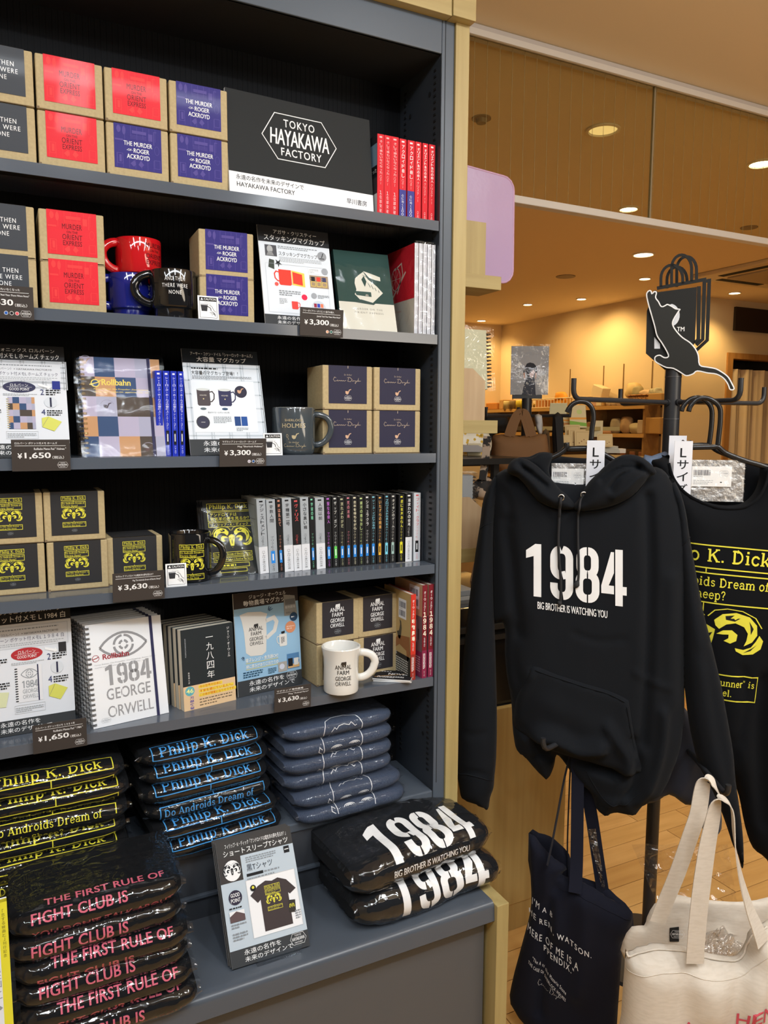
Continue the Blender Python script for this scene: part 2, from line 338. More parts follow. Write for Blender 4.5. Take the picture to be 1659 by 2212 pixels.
# stencil numerals 1 9 8 4, every one in a box .56 wide and 1 high
def stencil(pr, s_, x, y, w, h, col):
    kx = w/(len(s_)*.6); cx = x
    q = lambda pts: [(cx+p[0]*kx, y+p[1]*h) for p in pts]
    def band(pts, t=.16):                       # stroke with an even width in print space
        pr.line(q(pts), t*(kx+h)/2, col)
    for ch in s_:
        if ch == '1': pr.poly(q([(.2, 0), (.38, 0), (.38, 1), (.24, 1), (.02, .87), (.02, .72), (.2, .77)]), col)
        if ch == '4':
            pr.rect(cx+.3*kx, y, .17*kx, h, col); pr.rect(cx+.46*kx, y+.2*h, .1*kx, .15*h, col)
            pr.poly(q([(.27, .95), (.27, .58), (.15, .35), (.27, .35), (.27, .2), (-.02, .2), (-.02, .34), (.2, .95)]), col)
        if ch == '9':
            band([(.245, .93)]+arc(.23, .77, .15, .155, 90, 180, 6)+arc(.23, .6, .15, .155, 180, 270, 6)); band([(.275, .93)]+arc(.29, .77, .15, .155, 90, 0, 6)+arc(.29, .22, .15, .15, 0, -90, 6))
            band([(.245, .07)]+arc(.23, .22, .15, .15, 270, 180, 6)+[(.08, .3)]); band([(.275, .45), (.36, .47)])
        if ch == '8':
            for m_ in (-1, 1):
                X = lambda pts: [(.26+m_*(p[0]-.26), p[1]) for p in pts]
                band(X([(.245, .93)]+arc(.23, .79, .14, .14, 90, 180, 6)+arc(.23, .66, .14, .15, 180, 255, 5)+[(.245, .51)])); band(X([(.245, .51)]+arc(.23, .37, .16, .14, 90, 180, 6)+arc(.23, .22, .16, .15, 180, 270, 6)+[(.245, .07)]))
        cx += .6*kx
    return pr
def badge(bw=1.0, fg=WH, bg=None, solid=False):     # six-sided maker's mark with three lines of lettering
    p = Pr(1.7, 1); hexa = [(0, .5), (.27, .98), (1.43, .98), (1.7, .5), (1.43, .02), (.27, .02)]
    if bg is not None: p.poly(hexa, bg).up()
    p.line(hexa, .03, fg, True); p.text('TOKYO', .85, .74, .14, fg, .7, .02, 'c', 1.15)
    p.text('HAYAKAWA', .85, .36, .3, fg, 1.34, .03, 'c', .95, .16); p.text('FACTORY', .85, .12, .14, fg, .84, .02, 'c', 1.15); return p
BADGE = badge()
def ram(c1=YE, c2=KB, fine=True):                    # 1.6 x 1 ram's head mark
    p = Pr(1.6, 1)
    for m_ in (-1, 1):
        X = lambda pts: [(.8+m_*a, b) for a, b in pts]
        p.poly(X([(.10, .80), (.20, .93), (.38, .98), (.56, .92), (.67, .77), (.69, .58), (.63, .44), (.52, .35), (.55, .46), (.56, .60), (.50, .72), (.38, .78), (.26, .74), (.17, .64), (.12, .70)]), c1)
        p.poly(X([(.72, .58), (.78, .48), (.76, .32), (.66, .21), (.52, .18), (.42, .24), (.40, .30), (.52, .28), (.62, .34), (.68, .46)]), c1)
        p.poly(X([(.14, .54), (.22, .62), (.34, .64), (.42, .56), (.41, .44), (.33, .38), (.24, .42), (.30, .48), (.30, .55), (.22, .54)]), c1)
        p.up(); p.poly(X([(.24, .90), (.36, .93), (.31, .86), (.44, .88), (.37, .81), (.25, .83)]), c2); p.poly(X([(.56, .84), (.63, .70), (.60, .58), (.585, .72)]), c2); p.poly(X([(.70, .40), (.62, .27), (.52, .22), (.64, .33)]), c2); p.L -= 1
        p.line(X([(.02, .86), (.10, .99), (.26, 1.04), (.46, 1.02), (.64, .91), (.74, .72)]), .016, c1)
    p.poly([(.68, .62), (.80, .70), (.92, .62), (.90, .42), (.87, .22), (.80, .10), (.73, .22), (.70, .42)], c1)
    p.up().poly([(.71, .56), (.76, .53), (.74, .47)], c2); p.poly([(.89, .56), (.84, .53), (.86, .47)], c2); p.poly([(.75, .19), (.85, .19), (.80, .11)], c2); p.poly([(.78, .44), (.82, .44), (.81, .28), (.79, .28)], c2); return p
RAM = ram()
def novel(fg=YE, bg=KB):                               # 1 x 1.28 : banner, banner, ram, banner
    p = Pr(1, 1.28); t = .018
    p.frame(.03, 1.08, .94, .18, t, fg); slab(p, 'Philip K. Dick', .08, 1.125, .105, fg, .84)
    p.rect(.49, 1.04, t, .04, fg); p.frame(.04, .8, .93, .24, t, fg); slab(p, 'Do Androids Dream of', .07, .935, .075, fg, .86, 1.1); slab(p, 'Electric Sheep?', .07, .825, .075, fg, .6, 1.1)
    p.rect(.49, .76, t, .05, fg); q = ram(fg, bg); p.put(q, .02, .26, .96, .52); p.rect(.49, .2, t, .06, fg)
    p.frame(.06, .02, .9, .2, t, fg); slab(p, 'The Film "Blade Runner" is', .09, .135, .055, fg, .84, 1.1); slab(p, 'Based on This Novel.', .09, .05, .055, fg, .66, 1.1); return p
NOVEL = novel()
def farm(fg=WH, bg=DK):                                # 1 x 1.15 lettering mark
    p = Pr(1, 1.15); p.text('ANIMAL', .5, .78, .2, fg, .9, .02, 'c'); p.poly([(.4, 1.12), (.66, 1.14), (.66, 1.0), (.6, .9), (.54, 1.0), (.46, .9), (.42, 1.0), (.36, .98)], fg)
    p.text('FARM', .5, .54, .19, fg, .64, .02, 'c'); p.text('GEORGE', .5, .27, .19, fg, .86, .012, 'c'); p.text('ORWELL', .5, .03, .19, fg, .86, .012, 'c'); return p
# ------------------------------------------------------------------ the room
XL, XR, YN, YB = -3.2, 6.9, -3.6, 6.99; XW = 5.1; YC = 4.2
CEIL = mat('ceiling_paint', (.78, .64, .44), .85); WALLM = mat('cream_wallpaper', (.66, .53, .33), .85, bump=((120, 120, 120), .15, .002))
struct('ceiling', G().box(XL, XR, YN, YB, ZC, ZC+.08), CEIL)
sub = struct('floor', G().box(XL, XR, YN, YB, -.05, -.012), mat('floor_joint', (.12, .065, .025), .7))
PL = [wood('floor_oak_%d' % i, c, d, (2.5, 30, 30), .38) for i, (c, d) in enumerate([((.68, .42, .155), (.57, .33, .11)), ((.62, .37, .13), (.52, .29, .09)), ((.72, .45, .175), (.6, .35, .125))])]
pls = {}
rnd = random.Random(3)
for j in range(26):                                    # boards run along the bookcase
    y0 = -.62+j*.0955; x = -.2-rnd.random()*.5
    while x < 2.4:
        ln = .91 if j % 2 else .6; k = rnd.randrange(3)
        if (ln, k) not in pls:
            o = obj('floor_board', G().box(.0012, ln-.0012, .0012, .0943, -.012, 0), PL[k], sub, bevel=0); pls[(ln, k)] = o
        else: o = pls[(ln, k)].copy(); COL.objects.link(o)
        o.location = (x, y0, 0); x += ln
rest = G()
for j in range(86):
    y0 = -3.6+j*.0955+.012
    if -.62-.01 <= y0 <= -.62+26*.0955-.09: continue
    rest.box(XL, XR, y0, y0+.0943, -.012, 0)
obj('far_floor_boards', rest, PL[0], sub, kind='stuff')
side = G(); side.box(-3.2, -.15, -.62, 1.87, -.012, -.0012); side.box(2.3, XR, -.62, 1.87, -.012, -.0012); obj('side_floor_boards', side, PL[1], sub, kind='stuff')
struct('wall_back', G().box(.5, XW+.1, YB, YB+.1, 0, ZC), WALLM)
struct('wall_right', G().box(XW, XW+.1, YC, YB+.1, 0, ZC), WALLM)
wr = struct('wall_door_side', G().box(XW+.1, XR, YC, YC+.1, 2.25, ZC).box(XW+.1, 6.0, YC, YC+.1, 0, 2.25), WALLM)
dr = struct('door_1', G().box(5.98, 6.06, YC-.02, YC+.1, 0, 2.29).box(6.06, XR, YC-.02, YC+.1, 2.23, 2.29), wood('door_frame_wood', (.42, .22, .07), (.34, .17, .05), (30, 30, 3)))
cur = G(); cur.grid(lambda u, v: (6.07+u*.85, YC+.05+.022*math.sin(u*26+v)+.008*math.sin(u*61+v*3), .05+v*2.08), 90, 8)
obj('doorway_curtain', cur, mat('cream_curtain', (.66, .55, .38), .9), smooth='all', fix=False); tag(D.objects['doorway_curtain'], 'cream curtain hanging in the wooden doorway at the far right', 'curtain')
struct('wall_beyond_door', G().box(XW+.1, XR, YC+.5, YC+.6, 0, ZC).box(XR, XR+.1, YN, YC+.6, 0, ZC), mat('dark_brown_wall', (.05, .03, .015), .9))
tag(obj('wall_grille', G().box(6.05, XR, YC-.03, YC-.001, 2.52, 2.76), mat('grille_dark', (.02, .012, .008), .6)), 'dark rectangular grille high on the wall above the doorway', 'grille')
struct('wall_left', G().box(XL-.1, XL, YN, YB, 0, ZC), WALLM)
# warm downlights of the back room
def dl(px, py, r, lit, label, power=0, glow=14, z=ZC, tgt=None):
    p = hit(px, py, z=z); t = thing('ceiling_downlight', label, 'ceiling light', (p[0], p[1], z))
    obj('trim_ring', G().lathe([(r, -.001), (r*1.22, -.001), (r*1.22, -.008), (r*1.05, -.010), (r, -.004)], 28), mat('light_trim', (.75, .66, .5), .4), t, smooth=True)
    obj('lamp_face', G().lathe([(0.0001, -.003), (r, -.003)], 24), mat('lamp_glow_%d' % glow, (1, .9, .7), .5, emit=((1, .86, .6), glow)) if lit else mat('unlit_dish_glow', (.85, .66, .3), .3, emit=((1, .74, .30), .85)), t, fix=False)  # an unlit dish glows by itself, imitating the light it reflects
    if power: spot('downlight_beam', (p[0], p[1], z-.03), power, WARM, 120, .8, tgt and (p[0]+tgt[0], p[1]+tgt[1], z-1))
dl(1303, 279, .062, False, 'large unlit round downlight seen through the hanging glass', 8)  # unlit fitting, yet given a weak added beam and a glowing dish
dl(1645, 352, .055, True, 'lit downlight seen through the glass at the right frame edge', 16)
dl(1358, 450, .05, True, 'lit downlight just above the lower rail of the glass', 26)
dl(1390, 549, .07, True, 'large bright round downlight left above the black bag sign', 44)
dl(1256, 645, .045, True, 'small lit downlight left of the bag sign above the long shelf', 40, tgt=(.55, 0))
dl(1140, 657, .045, True, 'small lit downlight above the picture card on the black stand', 40, tgt=(.7, 0))
dl(1040, 692, .05, True, 'small lit downlight nearest the back wall corner', 40, tgt=(.3, .2))
dl(1587, 632, .05, True, 'small lit downlight above the wooden doorway', 42)
dl(1393, 601, .045, True, 'small lit downlight hidden half behind the bag sign handles', 40, tgt=(.7, .2))
for i, (x, y) in enumerate([(1.6, 3.3), (3.0, 5.2), (4.4, 6.4), (6.0, 2.4), (3.8, 1.6), (2.0, 5.6)]):
    spot('backroom_beam', (x, y, ZC-.03), 55, WARM, 130, .9)
for px, py, r, lb in [(1222, 597, .085, 'round ceiling speaker grille in the back room'), (1040, 255, .042, 'round smoke detector on the ceiling beside the bookcase'), (1618, 491, .055, 'round ceiling vent near the right frame edge behind the glass')]:
    p = hit(px, py, z=ZC); g = G().lathe([(.0001, -.022 if 'smoke' in lb else -.006), (r*.5, -.022 if 'smoke' in lb else -.006), (r*.6, -.006), (r, -.005), (r, 0)], 28)
    tag(obj('smoke_detector' if 'smoke' in lb else 'ceiling_vent', g, mat('plastic_offwhite', (.5, .42, .31) if 'smoke' in lb else (.22, .15, .08), .5), loc=(p[0], p[1], ZC), smooth=True), lb, 'smoke detector' if 'smoke' in lb else 'vent')
spot('aisle_fill_spot', (1.15, .25, ZC-.02), 55, (1, .86, .66), 62, .8)  # added fill lamp with no fitting, brightens floor and counter
# ceiling air conditioner cassette
ac = thing('air_conditioner', 'square ceiling air conditioner cassette with dark slots', 'air conditioner', (5.1, 3.0, ZC), (0, 0, 0))
acm = mat('ac_plastic', (.6, .5, .35), .5)
obj('casing', G().box(-.5, .5, -.48, .48, -.035, 0), acm, ac, bevel=.01); obj('intake_panel', G().box(-.28, .28, -.28, .28, -.05, -.035), mat('ac_intake', (.4, .32, .21), .6), ac, bevel=.004)
for a in range(4):
    c, s_ = math.cos(a*PI/2), math.sin(a*PI/2); g = G().box(-.27, .27, .34, .41, -.038, -.033); g.v = [(x*c-y*s_, x*s_+y*c, z) for x, y, z in g.v]; obj('air_slot', g, SLOT, ac)
# smoke-stopping glass hung from the ceiling
YG = .87; TRM = mat('rail_aluminium', (.56, .52, .50), .4)
zt = 2.80; zb = 2.31
sg = thing('hanging_glass_screen', 'frameless wired glass smoke screen hanging from the ceiling on pale rails', 'glass screen', (0, 0, 0))
obj('top_rail', G().box(-.3, 3.6, YG-.03, YG+.03, zt, ZC-.001), TRM, sg, bevel=.004); obj('top_rail_lip', G().box(-.3, 3.6, YG-.038, YG-.03, zt-.012, zt+.008), mat('rail_light', (.7, .67, .63), .35), sg)
obj('bottom_rail', G().box(-.3, 3.6, YG-.02, YG+.02, zb-.026, zb), mat('rail_light', (.7, .67, .63), .35), sg, bevel=.003)
xs = hit(1408, 330, y=YG)[0]; GLS = film('screen_glass', .07, .02, (1, 1, 1), 0, .001, (.93, .93, .83), (.7, .68, .55))
for x0, x1 in ((-.3, xs-.004), (xs+.004, 3.6)): obj('glass_pane', G().box(x0, x1, YG-.0034, YG+.0034, zb, zt), GLS, sg)
obj('pane_joint', G().box(xs-.0038, xs+.0038, YG-.005, YG+.005, zb, zt), mat('joint_silicone', (.3, .25, .16), .4), sg)
wg = G()
for i in range(60):
    x = .02+i*.052; wg.box(x-.0006, x+.0006, YG-.0004, YG+.0004, zb, zt)
obj('glass_wire', wg, mat('glass_wires', (.36, .28, .16), .5), sg, kind='stuff')
# ------------------------------------------------------------------ the bookcase
S = [1.9277, 1.6951, 1.4446, 1.2020, .9470]; DP = .18; XB = -1.36; DECK = .682; PT = .53
bc = thing('bookcase', 'dark grey steel bookcase bay with pale oak trim, full of boxed mugs and books', 'bookcase', (0, 0, 0))
rb = G().box(XB, .002, DP, DP+.012, PT, 2.3)
x = XB+.01
while x < 0: rb.box(x, x+.005, DP-.0007, DP, PT, 2.26); x += .0105
obj('back_panel', rb, STEELD, bc, label='black ribbed back panel')
obj('side_panel', G().box(.001, .006, .0, DP+.01, PT, 2.257), mat('shaded_inner_steel', (.034, .040, .050), .35), bc)  # darker copy of the steel, shade from the shelves put into the colour
obj('front_post', G().box(.0015, .031, -.001, .022, PT, 2.322), STEEL, bc, bevel=.002)
obj('post_groove', G().box(.0085, .0096, -.0016, .004, .7, 2.322), SLOT, bc)
obj('top_panel', G().box(XB, .001, .003, DP, 2.257, 2.27), mat('shaded_top_steel', (.022, .024, .028), .5), bc)  # cabinet steel darkened in colour for the shade under the top
obj('top_front_rail', G().box(XB, .001, -.001, .008, 2.257, 2.322), STEEL, bc, bevel=.0015)
sl = G()
for z in np.arange(.72, 2.235, .0125): sl.box(-.0006, .0012, .020, .029, z, z+.0042)
for z in np.arange(.72, 2.235, .0125): sl.box(-.0006, .0012, DP-.03, DP-.021, z, z+.0042)
obj('bracket_slots', sl, SLOT, bc, kind='stuff')
for y, z in ((.045, 2.195), (.13, 2.18), (.045, .80), (.03, .845)):
    g = G().lathe([(.0001, 0), (.005, 0)], 14); g.v = [(-.0008, y+a, z+b) for a, b, c in g.v]; obj('bolt_hole', g, SLOT, bc, fix=False)
for z in S:
    g = G(); g.add([(XB, y, zz) for y, zz in ((0, z), (.0025, z+.0), (DP, z), (DP, z-.004), (.003, z-.004), (.003, z-.02), (0.0, z-.02))]+[(-.001, y, zz) for y, zz in ((0, z), (.0025, z), (DP, z), (DP, z-.004), (.003, z-.004), (.003, z-.02), (0, z-.02))], [(i, (i+1) % 7, (i+1) % 7+7, i+7) for i in range(7)]+[(6, 0, 1, 4, 5), (1, 2, 3, 4), (13, 7, 8, 11, 12), (8, 9, 10, 11)])
    sh = obj('shelf', g, mat('shelf_steel', (.085, .1, .125), .14, spec=.6), bc)
    obj('shelf_light_strip', G().box(XB, -.05, .02, .05, z-.012, z-.0045), mat('strip_dark', (.02, .021, .023), .15), sh)
obj('deck_shelf', G().box(XB, .001, .0, DP, DECK-.02, DECK), STEEL, bc, bevel=.003)
obj('riser_panel', G().box(XB, .001, .0035, .012, PT, DECK-.02), mat('steel_low', (.045, .05, .06), .35), bc)
obj('riser_ledge', G().box(XB, .001, -.004, .004, PT+.045, PT+.053), STEEL, bc, bevel=.0015)
pt = G(); r_ = .02; pts = [(.02, PT), (-.19, PT)]+[( -.2-.012*math.sin(R(a))-.0, PT-.012+.012*math.cos(R(a))) for a in range(10, 91, 16)]+[(-.214, PT-.04), (-.208, PT-.046), (.02, PT-.046)]
n = len(pts); pt.add([(XB, a, b) for a, b in pts]+[(.026, a, b) for a, b in pts], [(i, (i+1) % n, (i+1) % n+n, i+n) for i in range(n)]+[tuple(range(n)), tuple(range(n, 2*n))[::-1]])
obj('platform_top', pt, mat('platform_steel', (.075, .088, .108), .28), bc, smooth=True)
obj('base_cabinet', G().box(XB, .018, -.19, 0, .0, PT-.046), mat('base_steel', (.085, .088, .095), .45), bc, bevel=.002)
obj('oak_end_panel', G().box(.031, .064, -.006, .20, 0, 2.322), OAK, bc, bevel=.001)
obj('oak_front_wing', G().box(.0265, .056, -.222, -.006, 0, PT-.004), OAK, bc, bevel=.0015)
obj('oak_fascia', G().box(XB, .011, -.022, .06, 2.322, 2.62), OAKH, bc, bevel=.001)
obj('oak_fascia_end', G().box(.0118, .066, -.026, .20, 2.322, 2.62), OAKH, bc, bevel=.001)
# ------------------------------------------------------------------ boxed mugs
BW, BH, BD = .1035, .0865, .088
def mugbox(label, art, group, loc, rot=0, w=BW, h=BH, band=.079, inset=.012, lowgap=.014, shiny=True, topband=True, side=0):
    t = thing('mug_box', label, 'box', loc, (0, 0, rot), group)
    g = G().box(-w/2, w/2, 0, BD, 0, h); obj('carton', g, KRAFT, t, bevel=.0022)
    obj('lid_seam', G().box(-w/2-.0003, w/2+.0003, -.0004, BD, .0006, .0014).box(-w/2-.0003, -w/2+.004, -.0005, -.0001, .0, .004), mat('card_seam_brown', (.2, .14, .08), .9), t)  # dark brown strip near the foot of the carton
    sx0 = -band/2+side; sh = h-lowgap
    p = Pr(band, sh); art(p, band, sh)
    def mp(a, b, e):                                     # the sleeve runs up the front and over the lid
        return (sx0+a, -e-.0003, lowgap+b) if b <= sh else (sx0+a, b-sh, h+e+.0003)
    p.build('printed_sleeve', mp, t, INKG if shiny else INKM)
    if topband:
        q = Pr(); q.rect(0, 0, band, BD-.006, p.P[0][2]); q.build('sleeve_top', lambda a, b, e: (sx0+a, .0002+b, h+e+.0005), t, INKG if shiny else INKM)
    return t
def lattice(p, w, h, c, seed=2):                         # the line pattern of small objects printed tone on tone
    r = random.Random(seed)
    for i in range(7):
        x = w*(.05+.13*i); p.line([(x, h*.02), (x, h*r.uniform(.2, .35))], .0006, c); p.line([(x+w*.04, h*.98), (x+w*.04, h*r.uniform(.62, .8))], .0006, c)
    p.L += .4; p.disc(w*.10, h*.88, w*.045, c, h*.08); p.disc(w*.21, h*.86, w*.035, c, h*.1); p.rect(w*.38, h*.82, w*.3, h*.07, c); p.rect(w*.02, h*.62, w*.17, h*.04, c)
    p.rect(w*.72, h*.7, w*.09, h*.16, c); p.frame(w*.06, h*.1, w*.12, h*.24, .0008, c); p.rect(w*.1, h*.14, w*.05, h*.16, c)
    p.poly([(w*.33, h*.13), (w*.42, h*.22), (w*.45, h*.12), (w*.4, h*.06)], c); p.poly([(w*.5, h*.12), (w*.55, h*.22), (w*.62, h*.13), (w*.56, h*.06)], c)
    p.line(arc(w*.9, h*.5, w*.05, h*.1, 0, 360, 14), .0006, c); p.line([(w*.84, h*.62), (w*.84, h*.92), (w*.9, h*.92)], .0012, c); p.frame(w*.84, h*.08, w*.13, h*.2, .0008, c)
    for i in range(5): p.line([(w*.34, h*(.70+.02*i)), (w*.68, h*(.70+.02*i))], .0005, c)
    p.L = round(p.L-.4, 3)
def a_red(p, w, h):
    p.rect(0, 0, w, h, (.72, .022, .035)).up(); lattice(p, w, h, (.79, .05, .05)); p.up(); k = (.12, .008, .012)
    p.text('MURDER', w/2, h*.59, h*.12, k, w*.4, 0, 'c', 1.1); p.text('ON THE', w/2, h*.50, h*.055, k, w*.22, 0, 'c'); p.text('ORIENT', w/2, h*.355, h*.12, k, w*.4, 0, 'c', 1.1); p.text('EXPRESS', w/2, h*.22, h*.11, k, w*.38, 0, 'c', 1.05)
def a_blue(p, w, h):
    p.rect(0, 0, w, h, (.032, .024, .19)).up(); lattice(p, w, h, (.085, .062, .27)); p.up()
    p.text('THE MURDER', w*.5, h*.53, h*.1, WH, w*.6, .02, 'c'); p.text('-OF-', w*.32, h*.41, h*.05, WH, w*.12, .01, 'c'); p.text('ROGER', w*.57, h*.385, h*.1, WH, w*.33, .02, 'c'); p.text('ACKROYD', w*.5, h*.24, h*.105, WH, w*.48, .02, 'c')
def a_none(p, w, h):
    p.rect(0, 0, w, h, (.05, .055, .065)).up(); p.text('AND THEN', w/2, h*.6, h*.1, WH, w*.6, .012, 'c', 1.2); p.text('THERE WERE', w/2, h*.45, h*.1, WH, w*.74, .012, 'c', 1.2); p.text('NONE', w/2, h*.3, h*.1, WH, w*.32, .012, 'c', 1.2)
def a_doyle(p, w, h):
    p.rect(0, 0, w, h, (.03, .028, .055)).up(); gd = (.42, .34, .26)
    p.line([(w/2, h), (w/2, h*.93)], .0013, gd); p.text('Sir Arthur', w/2, h*.74, h*.045, gd, w*.2, 0, 'c', 1.2)
    script(p, w*.12, h*.55, w*.72, h*.16, gd); pipe(p, w*.5, h*.3, w*.14, (.6, .38, .25)); p.put(badge(), w*.4, h*.08, w*.2, h*.13)
def script(p, x, y, w, h, c):                            # flowing signature
    P = [(.1, .75), (.04, .9), (0, .5), (.04, .2), (.12, .3), (.16, .45), (.15, .25), (.2, .3), (.23, .4), (.25, .25), (.29, .4), (.31, .25), (.36, .38), (.38, .25), (.46, .4)]
    q = [(.55, .8), (.52, .25), (.62, .2), (.68, .55), (.6, .9), (.5, .85)]; r_ = [(.68, .3), (.73, .42), (.7, .25), (.78, .4), (.8, .25), (.84, .4), (.8, -.1), (.78, 0), (.88, .35), (.92, .9), (.89, .3), (.95, .4), (.92, .28), (1, .35)]
    for s_ in (P, q, r_): p.line([(x+a*w, y+b*h) for a, b in s_], max(w*.012, .0005), c)
def pipe(p, x, y, w, c): p.poly([(x-w*.5, y+w*.2), (x-w*.45, y-w*.2), (x-w*.2, y-w*.4), (x+w*.05, y-w*.3), (x+w*.3, y+w*.3), (x+w*.6, y+w*.45), (x+w*.6, y+w*.55), (x+w*.2, y+w*.45), (x-w*.02, y+w*.02), (x-w*.05, y+w*.2)], c)
def a_novel(p, w, h): p.rect(0, 0, w, h, (.03, .029, .03)).up(); p.put(NOVEL, w*.2, h*.17, w*.55, h*.74); p.put(badge(1, GY), w*.42, h*.07, w*.12, h*.07)
def a_farm(p, w, h): p.rect(0, 0, w, h, (.032, .028, .032)).up(); p.put(farm(), w*.22, h*.24, w*.52, h*.68); p.put(badge(1, GY), w*.38, h*.07, w*.22, h*.13)
X1 = [-.8165, -.7095, -.6030, -.496]; Y1 = .006
red = mugbox('boxed mug with red sleeve, upper row of top shelf, beside the black-sleeved box', a_red, 'boxed mugs on the top shelf', (X1[1], Y1, S[0]+BH+.0015))
dup(red, (X1[2], Y1, S[0]+BH+.0015), label='boxed mug with red sleeve, upper row of top shelf, beside the blue one')
dup(red, (X1[1], Y1, S[0]), label='only red-sleeved mug box in the lower row of the top shelf')
blu = mugbox('only blue-sleeved mug box in the upper row of the top shelf', a_blue, 'boxed mugs on the top shelf', (X1[3], Y1, S[0]+BH+.0015))
dup(blu, (X1[2], Y1, S[0]), label='blue-sleeved mug box in the lower row, under a red one')
dup(blu, (X1[3], Y1, S[0]), label='blue-sleeved mug box in the lower row, next to the black signboard')
non = mugbox('black-sleeved mug box at the left end, upper row of top shelf', a_none, 'boxed mugs on the top shelf', (X1[0], Y1, S[0]+BH+.0015))
dup(non, (X1[0], Y1, S[0]), label='black-sleeved mug box at the left end, lower row of top shelf')
Y2 = .022; g2 = 'boxed mugs on the second shelf'
for z, a, b in ((BH-.006, 'upper', 'black-sleeved'), (0, 'lower', 'black-sleeved')):
    dup(non, (-.8235, Y2, S[1]+z), label='%s mug box, %s one at the left end of second shelf' % (b, a), group=g2)
    dup(red, (-.7135, Y2, S[1]+z), label='red-sleeved mug box, %s one of the pair on second shelf' % a, group=g2)
    dup(blu, (-.4445, Y2+.005, S[1]+z), (0, 0, R(-1.5)), label='blue-sleeved mug box, %s one of the pair beside the black mug' % a, group=g2)
dy = mugbox('dark navy sleeved mug box, upper left of the four on third shelf', a_doyle, 'four navy boxes on the third shelf', (-.193, .035, S[2]+.0905), w=.112, h=.090, band=.086, lowgap=.013, shiny=False)
for i, (x, z, l) in enumerate([(-.077, .0905, 'upper right'), (-.193, 0, 'lower left'), (-.077, 0, 'lower right')]):
    dup(dy, (x, .035, S[2]+z), label='dark navy sleeved mug box, %s of the four on third shelf' % l)
nv = mugbox('black mug box with yellow ram print, upper row, right of two', a_novel, 'ram print boxes on the fourth shelf', (-.7245, .055, S[3]+.0905), w=.103, h=.0895, band=.08, lowgap=.011, shiny=False)
dup(nv, (-.829, .055, S[3]+.0905), label='black mug box with yellow ram print, upper row, at frame edge'); dup(nv, (-.829, .055, S[3]), label='black mug box with yellow ram print, lower row, at frame edge')
dup(nv, (-.7225, .055, S[3]), label='black mug box with yellow ram print, lower row, right of two'); dup(nv, (-.6200, .068, S[3]), (0, 0, R(2)), label='single black mug box with yellow ram print behind the price card')
fm = mugbox('black mug box with white lettering, upper left, next to the blue poster', a_farm, 'white lettered boxes on the bottom shelf', (-.2065, .058, S[4]+.0915), rot=R(5), w=.103, h=.0905, band=.076, lowgap=.013, shiny=False)
for x, y, z, l in [(-.106, .068, .0915, 'upper right'), (-.206, .058, 0, 'lower left, half hidden by the white mug'), (-.104, .068, 0, 'lower right, behind the mug handle')]:
    dup(fm, (x, y, S[4]+z), (0, 0, R(5)), label='black mug box with white lettering, '+l)
# ------------------------------------------------------------------ signs, posters and price cards
def board(name, label, cat, w, h, t, loc, tilt, yaw, p, group=None, m=None, edge=None, gloss=False, back=True):
    o = thing(name, label, cat, loc, (-R(tilt), 0, R(yaw)), group)
    obj('card', G().box(-w/2, w/2, 0, t, 0, h), edge or PAPER, o, bevel=min(.0004, t/3))
    p.build('cover_print', lambda a, b, e: (a/p.w*w-w/2, -e, b/p.h*h), o, m or (INKG if gloss else INKM)); return o
def fit(blx, bly, brx, bry, z=None, y=None):             # foot of a standing card from where its lower corners stand
    a = hit(blx, bly, z=z) if z is not None else hit(blx, bly, y=y); b = hit(brx, bry, z=z) if z is not None else hit(brx, bry, y=y); return (a+b)/2
p = Pr(.30, .19); p.rect(0, 0, .30, .19, (.016, .0175, .018)).up(); p.rect(0, 0, .30, .038, (.75, .77, .8)).up()
hx = [(.068, .118), (.095, .163), (.192, .163), (.222, .118), (.196, .076), (.098, .076)]; p.line(hx, .0016, WH, True)
p.text('TOKYO', .1445, .139, .015, WH, .064, .012, 'c', 1.2); p.text('HAYAKAWA', .145, .104, .030, WH, .122, .035, 'c', .95, .1); p.text('FACTORY', .147, .084, .015, WH, .084, .015, 'c', 1.15)
p.text('永遠の名作を未来のデザインで', .013, .0245, .0095, KB, .135, .003); p.text('HAYAKAWA FACTORY', .014, .0115, .0085, KB, .115, .008); p.text('早川書房', .240, .0125, .011, KB, .045, .002)
board('signboard', 'black signboard with white hexagon logo and white strip on top shelf', 'sign', .300, .188, .006, (-.294, .0085, S[0]), 6, 3.0, p)
def tagline(p, w, y, s=1): p.text('永遠の名作を', w*.17, y+.0125*s, .0085*s, WH, w*.46*s, .003); p.text('未来のデザインで', w*.17, y+.0015*s, .0085*s, WH, w*.6*s, .003)
def poster(w, h, top, head, foot=.13, body=(.72, .75, .78), headh=.12, hc=(.02, .02, .022)):
    p = Pr(w, h); p.rect(0, 0, w, h, body).up(); p.rect(0, 0, w, h*foot, (.04, .043, .046)); p.rect(0, h*(1-headh), w, h*headh, hc).up()
    p.text(top, w*.52, h*(1-headh*.46), h*headh*.26, WH, min(w*.82, len(top)*h*headh*.27), .003, 'c'); p.text(head, w*.51, h*(1-headh*.9), h*headh*.36, WH, min(w*.86, len(head)*h*headh*.38), .006, 'c')
    tagline(p, w, h*foot*.12, h*foot/.027); return p
G3 = (.25, .27, .29); G2 = (.4, .42, .44)
def mugpic(p, x, y, w, h, c, hc=None, side=1, inner=None):       # flat printed picture of a mug
    p.poly([(x, y+h*.08), (x+w*.1, y), (x+w*.9, y), (x+w, y+h*.08), (x+w, y+h), (x, y+h)], c); p.line([(x+(w if side > 0 else 0)+side*a*w, y+h*b) for a, b in [(-.02, .82), (.2, .86), (.34, .7), (.3, .42), (.12, .26), (-.02, .24)]], w*.09, hc or c)
    if inner: p.up().disc(x+w/2, y+h*.97, w/2, inner, h*.08)
